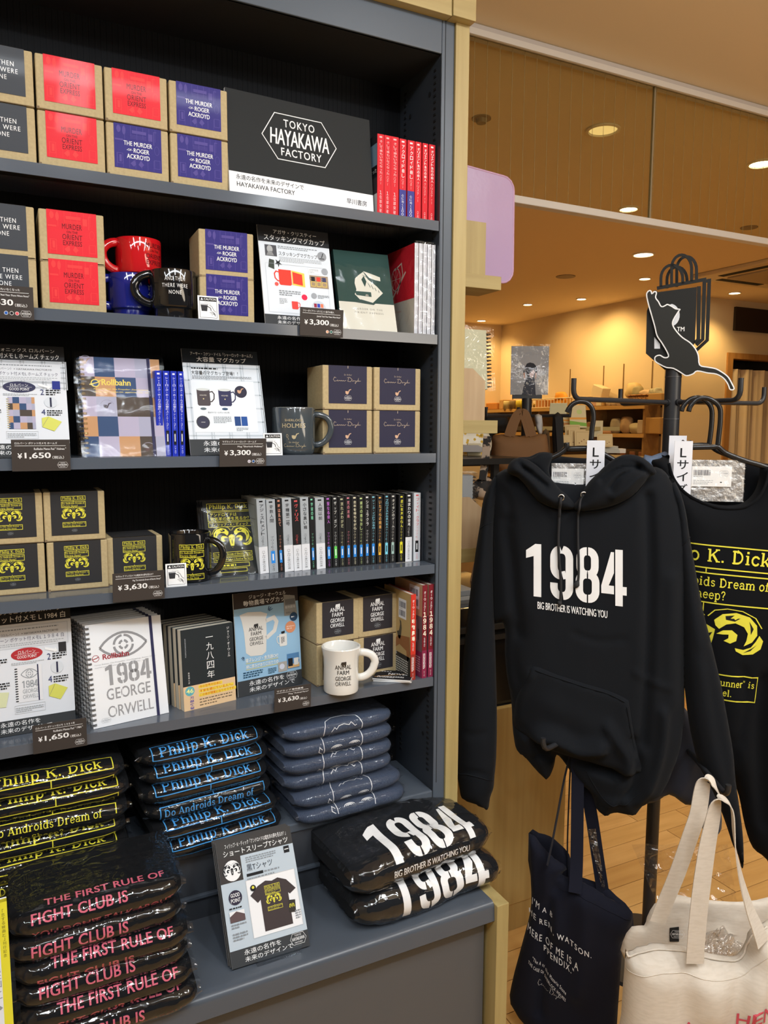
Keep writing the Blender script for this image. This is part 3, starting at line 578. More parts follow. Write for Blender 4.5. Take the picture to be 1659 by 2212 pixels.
w, h = .150, .205; p = poster(w, h, 'アガサ・クリスティー', 'スタッキングマグカップ', .11, (.70, .74, .79), .165)
p.rect(.012, .142, .024, .023, (.08, .08, .09)).up().disc(.022, .156, .006, (.4, .4, .4), .008); p.poly([(.014, .143), (.03, .143), (.026, .152), (.018, .151)], (.25, .25, .25)); p.L -= 1
p.greek(.039, .159, .085, .007, 2, G3, 2); p.text('スタッキングマグカップ', .04, .145, .009, KB, .082); p.greek(.040, .132, .09, .011, 4, G2, 3); p.disc(.132, .152, .010, (.3, .31, .33)).up(); p.line([(.126, .147), (.137, .147)], .0015, KB); p.line([(.131, .149), (.135, .159)], .0015, KB)
p.poly([(.016, .119), (.028, .115), (.029, .134), (.019, .136)], (.05, .06, .05)).poly([(.037, .12), (.039, .126), (.045, .126), (.04, .13), (.042, .136), (.037, .132), (.032, .136), (.034, .13), (.03, .126), (.036, .126)], KB)
mugpic(p, .036, .084, .026, .032, (.78, .05, .03), side=-1); p.poly([(.063, .086), (.09, .083), (.09, .112), (.063, .116)], (.8, .6, .1)).up().poly([(.065, .089), (.085, .086), (.085, .109), (.065, .113)], (.78, .05, .03)); p.disc(.030, .085, .004, (.78, .1, .08)); p.L -= 1
p.rect(.101, .084, .040, .026, (.35, .25, .16)).up()
for i, c in enumerate([KB, (.78, .05, .03), (.05, .05, .12)]): mugpic(p, .104+i*.012, .098, .008, .009, c, side=-1); p.frame(.103+i*.012, .087, .010, .010, .001, (.8, .6, .1))
p.disc(.135, .12, .007, (.33, .35, .38)); p.rect(.1, .113, .024, .012, (.8, .82, .84)); p.greek(.102, .115, .02, .008, 3, G2, 4); p.greek(.034, .062, .045, .012, 3, G3, 5); p.disc(.086, .062, .008, (.9, .9, .9)).up().disc(.086, .062, .0062, (.72, .02, .07)); p.L -= 1
mugpic(p, .058, .036, .013, .016, (.78, .06, .05)); p.disc(.115, .042, .015, (.55, .6, .66)).up()
for i in range(3): p.rect(.105+i*.007, .043, .006, .008, [(.3, .02, .05), (.03, .05, .4), (.75, .2, .1)][i]); p.rect(.106+i*.007, .034, .006, .008, [(.72, .05, .06), (.6, .6, .6), (.3, .02, .05)][i])
p.disc(.107, .067, .006, (.33, .35, .38)); p.greek(.115, .062, .025, .008, 3, G3, 8); p.greek(.033, .045, .016, .012, 4, G2, 9); p.greek(.08, .03, .02, .012, 4, G2, 6); p.frame(.01, .027, .13, .1, .0004, (.5, .55, .6))
board('poster_stand', 'upright poster of red mugs beside the green train journal', 'poster', w, h, .003, fit(572, 697, 729, 707, y=.03)*np.array([1, 1, 0])+np.array([0, 0, S[1]+.001]), 13.5, 0, p, 'product posters', gloss=False)
PM = []
def plaid(p, w, y0, y1, c=(.5, .55, .6)):
    for i in range(5):
        x = w*(.05+.23*i); p.rect(x, y0, w*.02, y1-y0, c); p.rect(x+w*.035, y0, w*.012, y1-y0, c)
    for i in range(6):
        y = y0+(y1-y0)*(.04+.18*i); p.rect(0, y, w, h*.012, c)
w, h = .151, .214; p = poster(w, h, 'アーサー・コナン・ドイル「シャーロック・ホームズ」', '大容量 マグカップ', .145, (.68, .72, .77), .135, (.012, .016, .022)); p.up(); plaid(p, w, h*.145, h*.865); p.up()
p.rect(.012, .045, .125, .105, (.74, .78, .82)).up(); p.text('大容量のマグカップ登場！！', .015, .161, .0085, KB, .092); p.greek(.016, .172, .085, .005, 1, KB, 4); p.greek(.016, .152, .118, .008, 3, G3, 5)
for x, c in ((.022, (.075, .06, .065)), (.064, (.035, .035, .09))): mugpic(p, x, .098, .025, .034, c, side=1, inner=(.6, .62, .6)); p.up(); p.text('HOLMES', x+.012, .118, .0025, CR, .013, .01, 'c'); p.disc(x+.012, .112, .0012, (.7, .6, .3)); p.L -= 2
p.disc(.109, .128, .0125, (.03, .028, .05)).up(); pipe(p, .108, .129, .012, (.6, .35, .22)); p.disc(.032, .092, .006, (.1, .13, .15), .0025); p.disc(.074, .092, .006, (.04, .08, .15), .0025); p.text('色はネイビーとグレーの２色', .04, .083, .0035, KB, .042)
p.disc(.029, .065, .013, (.06, .06, .06)); p.up().disc(.029, .065, .0115, (.04, .04, .07)); p.rect(.025, .0643, .008, .0015, WH); p.greek(.05, .063, .035, .014, 5, G3, 12); p.rect(.091, .058, .012, .019, (.02, .06, .2)); p.rect(.1045, .058, .012, .019, (.02, .08, .3)); p.greek(.093, .047, .024, .008, 3, G3, 13)
board('poster_stand', 'upright poster of two dark mugs between blue paperbacks and grey mug', 'poster', w, h, .003, (fit(412, 985, 579, 985, y=.03)*np.array([1, 1, 0])+np.array([0, 0, S[2]+.001])), 17.5, 0, p, 'product posters')
def pad(fgc, white):                                      # small printed picture of the spiral pad
    q = Pr(1, 1.35)
    if white:
        q.rect(0, 0, 1, 1.35, (.72, .72, .74)).up(); eye(q, .18, .86, .66, .36, GY); stencil(q, '1984', .2, .52, .64, .27, GY); q.text('GEORGE', .22, .32, .15, GY, .6, .01); q.text('ORWELL', .22, .12, .15, GY, .6, .01); q.rect(.82, 0, .05, 1.35, (.02, .02, .06))
    else: checks(q)
    return q
def eye(q, x, y, w, h, c):
    q.line([(x+w*a, y+h*b) for a, b in [(0, .48)]+[(i/10, .48+.5*math.sin(PI*i/10)**.8) for i in range(1, 10)]+[(1, .48)]], w*.05, c); q.line([(x+w*a, y+h*b) for a, b in [(0, .48)]+[(i/10, .48-.44*math.sin(PI*i/10)**.8) for i in range(1, 10)]+[(1, .48)]], w*.05, c)
    for i in range(4): q.line(arc(x+w/2, y+h*.5, w*.2, w*.2, i*90+6, i*90+84, 8), w*.05, c); q.line(arc(x+w/2, y+h*.5, w*.085, w*.085, i*90+12, i*90+78, 5), w*.05, c)
CK = [(.36, .36, .47), (.035, .07, .16), (.5, .27, .13), (.07, .052, .04), (.42, .38, .5)]
def checks(q, w=1, h=1.35):
    rows = ['41402', '32140', '40332', '21404', '14230'][::-1]; cols = [0, .17, .42, .68, .88, 1]
    for j, rr in enumerate(rows):
        for i, ch in enumerate(rr): q.rect(w*cols[i], h*j/5, w*(cols[i+1]-cols[i]), h/5+.0001, CK[int(ch)] if not (j == 0 and i == 0) else CK[1])
def padposter(white):
    w, h = .150, .212; p = poster(w, h, 'デルフォニックス ロルバーン', 'ポケット付メモ L 1984 白' if white else 'ポケット付メモ L ホームズ チェック', .12, (.68, .70, .74), .14); p.up()
    if not white: plaid(p, w, h*.6, h*.86, (.45, .47, .5)); p.up()
    p.frame(.006, .142, .138, .036, .0005, G2); p.rect(.008, .144, .134, .032, (.66, .67, .7)).up(); p.greek(.012, .171, .125, .0035, 1, G3, 2); p.text('Rollbahn（ロルバーン）× HAYAKAWA FACTORY®', .013, .163, .0048, KB, .115); p.text('ロルバーン ポケット付メモL '+('１９８４ 白' if white else 'ホームズ チェック'), .012, .153, .0072, (.04, .04, .08), .125); p.greek(.012, .145, .125, .006, 2, G2, 3)
    c = (.42, .03, .035) if white else (.035, .035, .08); p.disc(.074, .131, .026, c, .0105, 30).up(); p.text('ロルバーン', .074, .132, .0055, WH, .028, .002, 'c'); p.rect(.054, .1308, .04, .0004, WH); p.text('GOOD POINT', .074, .1245, .0048, WH, .032, .01, 'c'); p.greek(.048, .114, .054, .005, 2, G2, 5)
    p.put(pad(GY, white), .055, .052, .042, .06); p.up()
    for i in range(14): p.rect(.0525, .054+i*.0041, .0045, .0016, KB if white else (.5, .42, .25))
    p.text('2', .107, .117, .0105, (.04, .05, .15), .006); p.greek(.116, .116, .024, .012, 3, KB, 6); p.disc(.123, .103, .0105, (.62, .65, .69)).up().rect(.1215, .094, .003, .018, (.02, .02, .05))
    p.text('4', .107, .079, .0105, (.04, .05, .15), .0065); p.greek(.116, .077, .025, .012, 3, KB, 7); p.poly([(.107, .056), (.126, .048), (.139, .066), (.118, .076), (.107, .073)], (.62, .62, .12)).line([(.107, .056), (.118, .075)], .0006, G3)
    p.poly([(.104, .139), (.104, .1345), (.119, .130), (.118, .1275), (.125, .131), (.121, .137), (.1205, .134)], WH); p.rect(.127, .128, .013, .016, (.03, .028, .03) if white else (.02, .03, .22))
    p.text('1', .008, .117, .0105, (.04, .05, .15), .003); p.greek(.014, .116, .028, .012, 3, KB, 8); p.text('3', .008, .079, .0105, (.04, .05, .15), .006); p.greek(.018, .077, .026, .012, 3, KB, 9); p.poly([(.012, .05), (.036, .048), (.042, .072), (.02, .074)], (.62, .65, .4))
    p.frame(.05, .034, .05, .014, .0004, G2); p.greek(.052, .036, .045, .009, 3, G2, 11); return p
c_ = fit(-45, 1000, 155, 989, y=.03); board('poster_stand', 'spiral pad poster with navy oval at left end of third shelf', 'poster', .150, .205, .003, (-.7275-.077, .03, S[2]+.001), 17.5, 0, padposter(False), 'product posters')
board('poster_stand', 'spiral pad poster with dark red oval at left end of bottom shelf', 'poster', .150, .232, .003, (-.7385-.074, .050, S[4]+.001), 5, 2, padposter(True), 'product posters')
w, h = .150, .213; p = poster(w, h, 'ジョージ・オーウェル', '動物農場マグカップ', .15, (.27, .45, .62), .15, (.035, .026, .024));
p.up(); mugw = (.62, .6, .56); p.poly([(.012, .168), (.016, .155), (.02, .13), (.022, .088), (.032, .08), (.058, .078), (.068, .084), (.071, .12), (.072, .155), (.075, .163), (.06, .169), (.03, .172)], mugw); p.line([(.071, .148), (.09, .153), (.096, .143), (.09, .125), (.07, .112)], .0085, mugw)
p.up(); p.put(farm((.03, .028, .028), mugw), .029, .1, .036, .046); p.poly([(.115, .152), (.146, .152), (.142, .193), (.115, .198)], (.28, .28, .27)); p.up(); p.rect(.118, .175, .024, .012, (.15, .15, .15)); p.text('動物農場', .13, .167, .006, (.6, .6, .6), .024, .002, 'c'); p.text('ANIMAL FARM', .13, .156, .004, (.12, .12, .12), .022, 0, 'c')
p.disc(.137, .148, .0095, (.02, .05, .1)); p.disc(.128, .127, .0125, (.62, .25, .13)); p.up(); p.greek(.131, .146, .012, .004, 1, WH, 3); p.greek(.119, .122, .019, .009, 2, (.75, .5, .4), 4)
mugpic(p, .1, .089, .018, .026, (.66, .65, .62), side=-1); p.up(); p.greek(.104, .095, .009, .014, 6, KB, 5); p.poly([(.105, .12), (.114, .121), (.113, .116), (.106, .115)], KB)
for a in (0, 25, 50): p.line([(.077+.003*math.cos(R(75-a)), .167+.003*math.sin(R(75-a))), (.077+.012*math.cos(R(75-a)), .167+.012*math.sin(R(75-a)))], .0012, (.01, .03, .08)); p.line([(.018+.003*math.cos(R(255-a)), .083+.003*math.sin(R(255-a))), (.018-.008*math.cos(R(75-a)), .083-.01*math.sin(R(75-a)))], .0012, (.01, .03, .08))
p.text('電子レンジ・食洗器OK!', .02, .068, .0085, (.8, .8, .75), .075, .006, shear=.1); p.text('縁に厚みがあり口当たり◎', .02, .055, .0078, (.8, .8, .75), .075, .004, shear=.1); p.rect(.02, .0655, .075, .0012, (.66, .62, .25)); p.rect(.02, .0528, .075, .0012, (.66, .62, .25))
p.greek(.013, .036, .045, .014, 3, (.02, .07, .13), 6); p.greek(.07, .036, .02, .012, 4, (.02, .07, .13), 7); p.rect(.094, .035, .021, .021, (.35, .33, .3)); p.rect(.116, .038, .029, .032, (.08, .2, .38)); p.up(); p.disc(.103, .046, .006, (.55, .57, .66)); p.rect(.117, .039, .028, .008, (.6, .36, .15)); p.up(); p.rect(.118, .043, .011, .017, KB); mugpic(p, .132, .044, .011, .015, mugw)
p.put(badge(), .112, .016, .027, .0155)
board('poster_stand', 'light blue poster of a white mug between black paperbacks and boxes', 'poster', w, h, .0035, ((-.4272-.2790)/2, .073, S[4]+.001), 5, 9.5, p, 'product posters')
w, h = .148, .213; p = poster(w, h, 'フィリップ・K・ディック『アンドロイドは電気羊の夢を見るか？』', 'ショートスリーブTシャツ', .13, (.47, .54, .6), .15, (.045, .042, .04)); p.up()
p.rect(0, h*.655, .043, h*.205, (.045, .038, .036)); p.rect(.046, h*.18, .096, h*.46, (.78, .78, .79)); p.up(); p.disc(.0245, .159, .0165, (.82, .82, .82), .018); p.up(); p.put(ram(KB, (.8, .8, .8)), .005, .147, .038, .024); p.text('黒Tシャツ', .052, .151, .012, (.03, .035, .05), .05)
p.greek(.052, .166, .06, .011, 3, G3, 2); p.rect(.05, .142, .032, .005, KB); p.greek(.084, .142, .05, .005, 1, G3, 3); p.greek(.05, .136, .088, .004, 1, G3, 4); p.rect(.128, .167, .011, .012, KB); p.up(); p.rect(.1295, .1725, .008, .0015, WH)
ts = [(.082, .134), (.094, .131), (.106, .134), (.122, .127), (.138, .108), (.125, .101), (.122, .104), (.122, .05), (.068, .05), (.068, .104), (.062, .1), (.050, .115), (.066, .128)]; p.poly([(a+.001, b-.006) for a, b in ts], (.05, .037, .037)).up(); p.put(NOVEL, .078, .075, .032, .045); p.up(); p.poly([(.119, .064), (.132, .062), (.134, .083), (.121, .085)], (.035, .03, .025)).up(); p.put(RAM, .1205, .07, .011, .008); p.disc(.058, .121, .0055, KB); p.up(); p.disc(.058, .122, .0025, YE)
p.disc(.023, .113, .0125, (.03, .024, .045)); p.up(); p.text('GOOD', .023, .114, .0065, WH, .017, .02, 'c'); p.text('POINT', .023, .105, .0065, WH, .018, .02, 'c'); p.greek(.009, .094, .028, .004, 1, KB, 6); p.rect(.008, .073, .028, .018, (.75, .75, .75)); p.up(); p.poly([(.008, .073), (.036, .073), (.036, .083), (.021, .09), (.008, .083)], (.11, .07, .07)); p.greek(.009, .062, .028, .009, 2, G3, 7); p.greek(.009, .042, .028, .014, 3, G3, 8); p.frame(.046, h*.18, .096, h*.46, .0003, G2); p.greek(.13, .05, .011, .016, 4, G3, 9)
p.put(badge(), .112, .008, .031, .019)
for i in range(3):
    q = p if i == 0 else Pr(1, 1).rect(0, 0, 1, 1, (.045, .042, .04))
    ps = board('leaflet', 'front shirt leaflet propped on the lower ledge' if i == 0 else ['', 'second shirt leaflet right behind the front one', 'rearmost shirt leaflet of the stack of three'][i], 'leaflet', w, h, .0012, (-.4375-.002*i, -.172+.006*i, PT+.004), 31.5, -.5, q, 'shirt leaflets on the ledge')
hd = thing('leaflet_holder', 'clear acrylic holder supporting the shirt leaflets', 'holder', (-.4375, -.172, PT), (0, 0, 0))
ACR = film('acrylic_clear', .07, .04, (1, 1, 1), 0, .001, (.93, .95, .97))
obj('front_lip', G().box(-.03, .055, -.008, -.0065, .0, .016), ACR, hd); obj('foot_plate', G().box(-.03, .055, -.008, .09, .0, .0015), ACR, hd); g = G().box(-.025, .05, 0, .0015, 0, .15); g.v = [(x, y+z*math.sin(R(31.5))+.019, z*math.cos(R(31.5))+.002) for x, y, z in g.v]; obj('back_rest', g, ACR, hd)
def price(label, loc, jp, en, num, dots=(), w=.0905, yaw=0, h=.053):
    p = Pr(w, h); p.rect(0, 0, w, h, (.05, .041, .036)).up(); p.text(jp, w*.06, h*.85, h*.075, WH, w*.72, .006); p.rect(w*.055, h*.80, w*.87, h*.012, WH); p.text(en, w*.93, h*.67, h*.075, WH, w*.55, .015, 'r')
    p.text('¥', w*.1, h*.4, h*.17, WH, w*.075, .03); p.text(num, w*.22, h*.38, h*.21, WH, w*.44, .045); p.text('（税込）', w*.69, h*.38, h*.1, WH, w*.2, .005); p.put(badge(), w*.77, h*.09, w*.19, h*.19); p.up()
    for i, c in enumerate(dots): x = w*(.72-.09*(len(dots)-1-i)); p.disc(x, h*.18, h*.058, WH, n=14); p.up().disc(x, h*.18, h*.047, c, n=14); p.L -= 1
    o = thing('price_card', label, 'price card', loc, (R(4), 0, R(yaw)), 'shelf price cards')
    obj('card', G().box(-w/2, w/2, 0, .001, 0, h), mat('card_brown', (.05, .042, .038), .6), o); p.build('price_print', lambda a, b, e: (a-w/2, -e, b), o)
    obj('clip', G().box(-.012, .012, .0012, .006, h*.33, h*.42), mat('clip_clear', (.6, .62, .65), .2, trans=.6), o); return o
price('price card with blue, black and red dots on second shelf', (-.825, -.006, S[1]-.022), 'マグカップ そして誰もいなくなった', 'Mug "And Then There Were None"', '3,630', ((.03, .12, .45), KB, (.7, .1, .12)))
price('price card for 3,300 with orange and green dots on second shelf', (-.2675, -.006, S[1]-.019), 'フリーダイアリー オリエント急行の殺人', 'Journal "And Then There Were None"', '3,300', ((.75, .35, .2), (.02, .12, .09)))
price('price card for 1,650 on the third shelf edge', (-.7785, -.006, S[2]-.021), 'ロルバーン ポケット付メモ ホームズ', 'Rollbahn Memo Pad " Holmes "', '1,650')
price('price card for 3,300 with grey and blue dots under the mug poster', (-.429, -.006, S[2]-.020), 'マグカップ シャーロック・ホームズ', 'Mug "Sherlock Holmes"', '3,300', ((.45, .42, .5), (.02, .08, .25)))
price('price card for 3,630 on the fourth shelf edge', (-.6265, -.006, S[3]-.017), 'マグカップ アンドロイドは電気羊の夢を見るか？', 'Mug "Do Androids Dream of Electric Sheep?"', '3,630')
price('price card for 1,650 on the bottom shelf edge', (-.7685, -.007, S[4]-.018), 'ロルバーン ポケット付メモ １９８４年', 'Rollbahn Memo Pad " 1984 "', '1,650', w=.088)
price('price card for 3,630 below the light blue poster', (-.3345, -.007, S[4]-.017), 'マグカップ 動物農場', 'Mug "Animal Farm"', '3,630', w=.078, h=.05)
def caution(label, loc, yaw):
    p = Pr(.038, .043); p.rect(0, 0, .038, .043, (.82, .83, .84)).up(); p.rect(.003, .034, .032, .0065, KB); p.frame(.003, .003, .032, .031, .0006, KB); p.up(); p.text('CAUTION', .0115, .0352, .0038, WH, .022, .02); p.poly([(.005, .0352), (.010, .0352), (.0075, .0395)], WH)
    p.poly([(.005, .026), (.018, .026), (.0165, .015), (.0065, .015)], (.03, .03, .035)); p.line([(.005, .027), (.019, .0275)], .0008, KB); p.line([(.0175, .024), (.023, .021), (.024, .016)], .0012, KB); p.line([(.021, .027), (.026, .0235), (.029, .017), (.033, .014)], .0007, KB)
    for i in range(3): p.line([(.021+.002*i, .0125-.002*i), (.027+.001*i, .0145-.002*i), (.032, .010-.002*i)], .0006, KB)
    p.line(arc(.015, .024, .011, .007, 30, 110, 6), .0005, G2)
    o = thing('caution_card', label, 'sign', loc, (-R(6), 0, R(yaw)), 'small caution cards'); obj('card', G().box(-.019, .019, 0, .0012, 0, .043), PAPER, o); p.build('card_print', lambda a, b, e: (a-.019, -e, b), o)
    g = G().box(-.012, .012, .001, .002, 0, .03); g.v = [(x, y+(.03-z)*.5, z) for x, y, z in g.v]; obj('easel_back', g, PAPER, o)
caution('white caution card in front of the blue-sleeved boxes', (-.4865, .003, S[1]), 0); caution('white caution card left of the grey mug', (-.3645, .006, S[2]), 2); caution('white caution card beside the black ram mug', (-.5565, .006, S[3]), -3)
# ------------------------------------------------------------------ mugs
def ceramic(name, c, r=.08): return mat(name, c, r, coat=.7, coat_r=.03)
def mug(label, m, loc, r, h, ha, hd, prof=None, art=None, pa=-100, group=None, inner=None, hh=(.2, .85), hr=.0065, foot=None, hout=.028):
    t = thing('mug', label, 'mug', loc, (0, 0, 0), group)
    pr = prof or [(r*.84, .0), (r*.9, .002), (r*.96, .006), (r, .014), (r, h-.003), (r-.0012, h)]
    w_ = .0045; obj('body', G().lathe([(.0001, .002)]+pr, 56), m, t, smooth=True)
    obj('inside', G().lathe([(pr[-1][0], h), (pr[-1][0]-w_*.6, h+.0006), (pr[-1][0]-w_, h-.002)]+[(min(q[0] for q in pr)-w_ if z < h*.3 else pr[-1][0]-w_, z) for z in (h*.6, h*.1+.006)]+[(.0001, h*.1+.005)], 56), inner or m, t, smooth=True)
    a = R(ha); P = []
    def rad(z):
        for (r0, z0), (r1, z1) in zip(pr, pr[1:]):
            if z0 <= z <= z1: return r0+(r1-r0)*(z-z0)/max(z1-z0, 1e-6)
        return r
    for i in range(17):
        q = i/16; an = PI*(.5-q); k = math.cos(an); z = h*(hh[0]+hh[1])/2+h*(hh[1]-hh[0])/2*math.sin(an)
        if hd: z = z; k = k**.8*(1+.12*math.sin(an))
        P.append(((rad(h*(hh[1] if q < .5 else hh[0]))-.003+hout*k)*math.cos(a), (rad(h*(hh[1] if q < .5 else hh[0]))-.003+hout*k)*math.sin(a), z))
    obj('handle', G().tube(P, hr, 12, flat=1.25), m, t, smooth='all')
    if art:
        p = art; rr = rad(h*.5)
        p.build('glazed_print', lambda u, v, e: ((rad(v)+e)*math.cos(R(pa)+u/rr), (rad(v)+e)*math.sin(R(pa)+u/rr), v), t, INKGZ, maxlen=.008, smooth='all', off=.0005)
    return t
def sprof(h): return [(.029, 0), (.033, .001), (.0342, .004), (.0345, .0175), (.036, .0195), (.0395, .021), (.0412, .025), (.0418, h-.002), (.041, h)]
REDC, BLUC, BLKC = ceramic('red_glaze', (.55, .008, .012)), ceramic('cobalt_glaze', (.01, .015, .2)), ceramic('black_glaze', (.007, .007, .008))
p = Pr(); 
for s_, y in (('THE', .056), ('-OF-', .045)): p.text(s_, 0, y, .0075, WH, .016, .01, 'c')
mug('cobalt blue stacking mug underneath the red one', BLUC, (-.607, .105, S[1]), .0418, .084, 190, 0, sprof(.084), p, -42, 'stacking mugs on the second shelf', hh=(.3, .9), hout=.03)
p = Pr()
for s_, y, w_ in (('MURDER', .066, .036), ('ON THE', .059, .02), ('ORIENT', .047, .036), ('EXPRESS', .036, .034)): p.text(s_, 0, y, .0085 if w_ > .03 else .004, (.12, .005, .01), w_, 0, 'c')
mug('glossy red stacking mug on top of the cobalt blue one', REDC, (-.592, .105, S[1]+.084-.019), .0418, .084, 195, 0, sprof(.084), p, -55, 'stacking mugs on the second shelf', hh=(.3, .9), hout=.03)
p = Pr()
for s_, y, w_ in (('AND THEN', .0665, .036), ('THERE WERE', .0545, .046), ('NONE', .0425, .022)): p.text(s_, 0, y, .0068, WH, w_, .008, 'c', 1.2)
mug('glossy black stacking mug in front of the red and blue ones', BLKC, (-.5395, .052, S[1]), .0418, .088, 178, 0, sprof(.088), p, -97, 'stacking mugs on the second shelf', hh=(.33, .92), hout=.031)
gd = (.5, .42, .26); p = Pr(); p.text('SHERLOCK', 0, .066, .0045, gd, .036, .006, 'c', 1.1); p.text('HOLMES', 0, .0535, .0085, gd, .047, .02, 'c', 1.1)
p.line([(-.012, .034), (-.0105, .030)], .0007, gd); p.line(arc(-.0135, .0375, .002, .003, 0, 360, 8), .0006, gd); pipe(p, .002, .036, .013, gd); script(p, -.02, .014, .045, .009, gd); p.text('Sir Arthur', 0, .0235, .0028, gd, .02, 0, 'c')
mug('large grey mug with gold lettering and white inside', ceramic('grey_glaze', (.055, .068, .078), .12), (-.306, .052, S[2]), .0435, .0935, -22, 1, None, p, -109, None, ceramic('white_glaze', (.75, .74, .7)), hh=(.2, .86), hr=.005, hout=.035)
p = Pr(); p.put(NOVEL, -.0255, .006, .051, .070)
mug('black mug printed with yellow ram and title banners', BLKC, (-.5185, .060, S[3]), .0405, .094, -42, 1, [(.036, 0), (.0405, .003), (.0405, .091), (.0398, .094)], p, -97, None, hh=(.18, .86), hr=.0055, hout=.033)
p = Pr(); p.put(farm((.02, .02, .022), WH), -.019, .021, .038, .053)
mug('thick white diner mug with black lettering in front of boxes', ceramic('white_glaze', (.75, .74, .7)), (-.2200, .0105, S[4]), .037, .098, -20, 1, [(.033, 0), (.036, .002), (.037, .006), (.0372, .03), (.0365, .055), (.0375, .075), (.041, .0935), (.0415, .0965), (.0405, .098)], p, -106, None, hh=(.28, .84), hr=.0068, hout=.036)
# ------------------------------------------------------------------ books
def book(label, cat, w, h, d, cover, art, loc, rot=(0, 0, 0), group=None, side=None, name='book', face=None, gl=False, pg=True):
    t = thing(name, label, cat, loc, rot, group); m = mat('cover_%02x%02x%02x' % tuple(int(min(1, c)*255) for c in cover), cover, .35, coat=.15)
    g = G().box(0, .0008, 0, d, 0, h).box(w-.0008, w, 0, d, 0, h).box(0, w, 0, .0008, 0, h); obj('cover', g, m, t)
    obj('page_block', G().box(.0008, w-.0008, .0008, d-.002, .0015, h-.0015), PAGES, t)
    if art: p = Pr(w, h); art(p, w, h); p.build('spine_print', FLAT, t, INKM)
    if side: p = Pr(d, h); side(p, d, h); p.build('cover_print', lambda a, b, e: (-e, d-a, b), t, INKG)
    return t
def sp(bg, title, tc, author=None, ac=None, obi=None, lab=None, top=True, oh=.36):
    def f(p, w, h):
        p.rect(0, 0, w, h, bg).up()
        if obi: p.rect(0, 0, w, h*oh, obi[0]).up(); p.vtext(obi[1], w*.5, h*(oh-.05), w*.32, h*(oh-.08), obi[2])
        if top: p.rect(w*.3, h*.955, w*.4, h*.02, tc)
        p.vtext(title, w*.55, h*.93, w*.42, h*min(.42, .062*len(title)), tc, .01)
        if author: p.vtext(author, w*.5, h*.5, w*.3, h*(.5-oh-.02 if obi else .27), ac or tc)
        if lab: p.rect(w*.27, h*.13, w*.46, h*.17, lab).up(); p.rect(w*.42, h*.17, w*.16, h*.09, WH if sum(lab) < 1.2 else KB)
        if not obi: p.vtext('ハヤカワ', w*.5, h*.12, w*.26, h*.1, tc)
    return f
RB = (.62, .02, .03); ob1 = (RB, '１位部突破', (.85, .6, .62)); ob2 = ((.05, .05, .25), '心に効く１００', WH)
def kissa(p, w, h): p.rect(0, 0, w, h, (.02, .02, .025)).up(); p.rect(w*.1, h*.62, w*.9, h*.27, (.17, .27, .36)); p.rect(w*.2, h*.5, w*.8, h*.12, KB).up(); p.text('なった', w*.7, h*.53, h*.05, WH, w*.28); p.L -= 1; p.rect(0, h*.27, w, h*.2, (.05, .04, .045)); p.rect(0, 0, w, h*.27, (.6, .6, .6))
tt = [('そして誰もいなくなった', ob1), ('そして誰もいなくなった', ob1), ('そして誰もいなくなった', ob1), ('アクロイド殺し', ob2), ('アクロイド殺し', ob2), ('オリエント急行の殺人', None), ('オリエント急行の殺人', None), ('オリエント急行の殺人', None)]
for i, ((a, b), (t_, o_)) in enumerate(zip([(-.1365, -.1215), (-.1207, -.106), (-.1057, -.0885), (-.0862, -.0708), (-.0675, -.0512), (-.0497, -.0357), (-.0325, -.0198), (-.0172, -.0025)], tt)):
    nth = ['first', 'second', 'third', 'fourth', 'fifth', 'third last', 'second last', 'last'][i]; ex = 'pinkish band' if i < 3 else 'blue band' if i < 5 else 'no band'
    book('red paperback with %s, %s from the signboard on top shelf' % (ex, nth), 'book', b-a, .1565-(.001*(i > 2)), .106, RB, sp(RB, t_, (.8, .45, .45) if i < 3 else WH, 'クリスティー', (.8, .5, .5), o_, None), (a, .016, S[0]), group='red paperbacks on the top shelf', side=kissa if i == 0 else None)
UB = (.012, .03, .42)
for i, (a, b) in enumerate([(-.5785, -.5662), (-.5643, -.5520), (-.5502, -.5390), (-.5368, -.5262)]):
    book('bright blue paperback, %s on the third shelf' % ['leftmost beside the checked pad', 'second from the checked pad', 'third from the checked pad', 'rightmost, beside the mug poster'][i], 'book', b-a, .1575, .106, UB, (lambda k: sp(UB, 'シャーロック・ホームズの冒険'+('上' if k < 2 else '下'), (.75, .75, .9), 'アーサー・コナン・ドイル', WH, None, KB))(i), (a, .045, S[2]), group='blue paperbacks on the third shelf')
GW = (.36, .39, .42); K0 = (.012, .012, .013); BLL = (.03, .25, .72); WHITE = (.68, .7, .73)
obi_w = ((.72, .73, .76), 'ハヤカワ文庫の名作選', (.1, .1, .1))
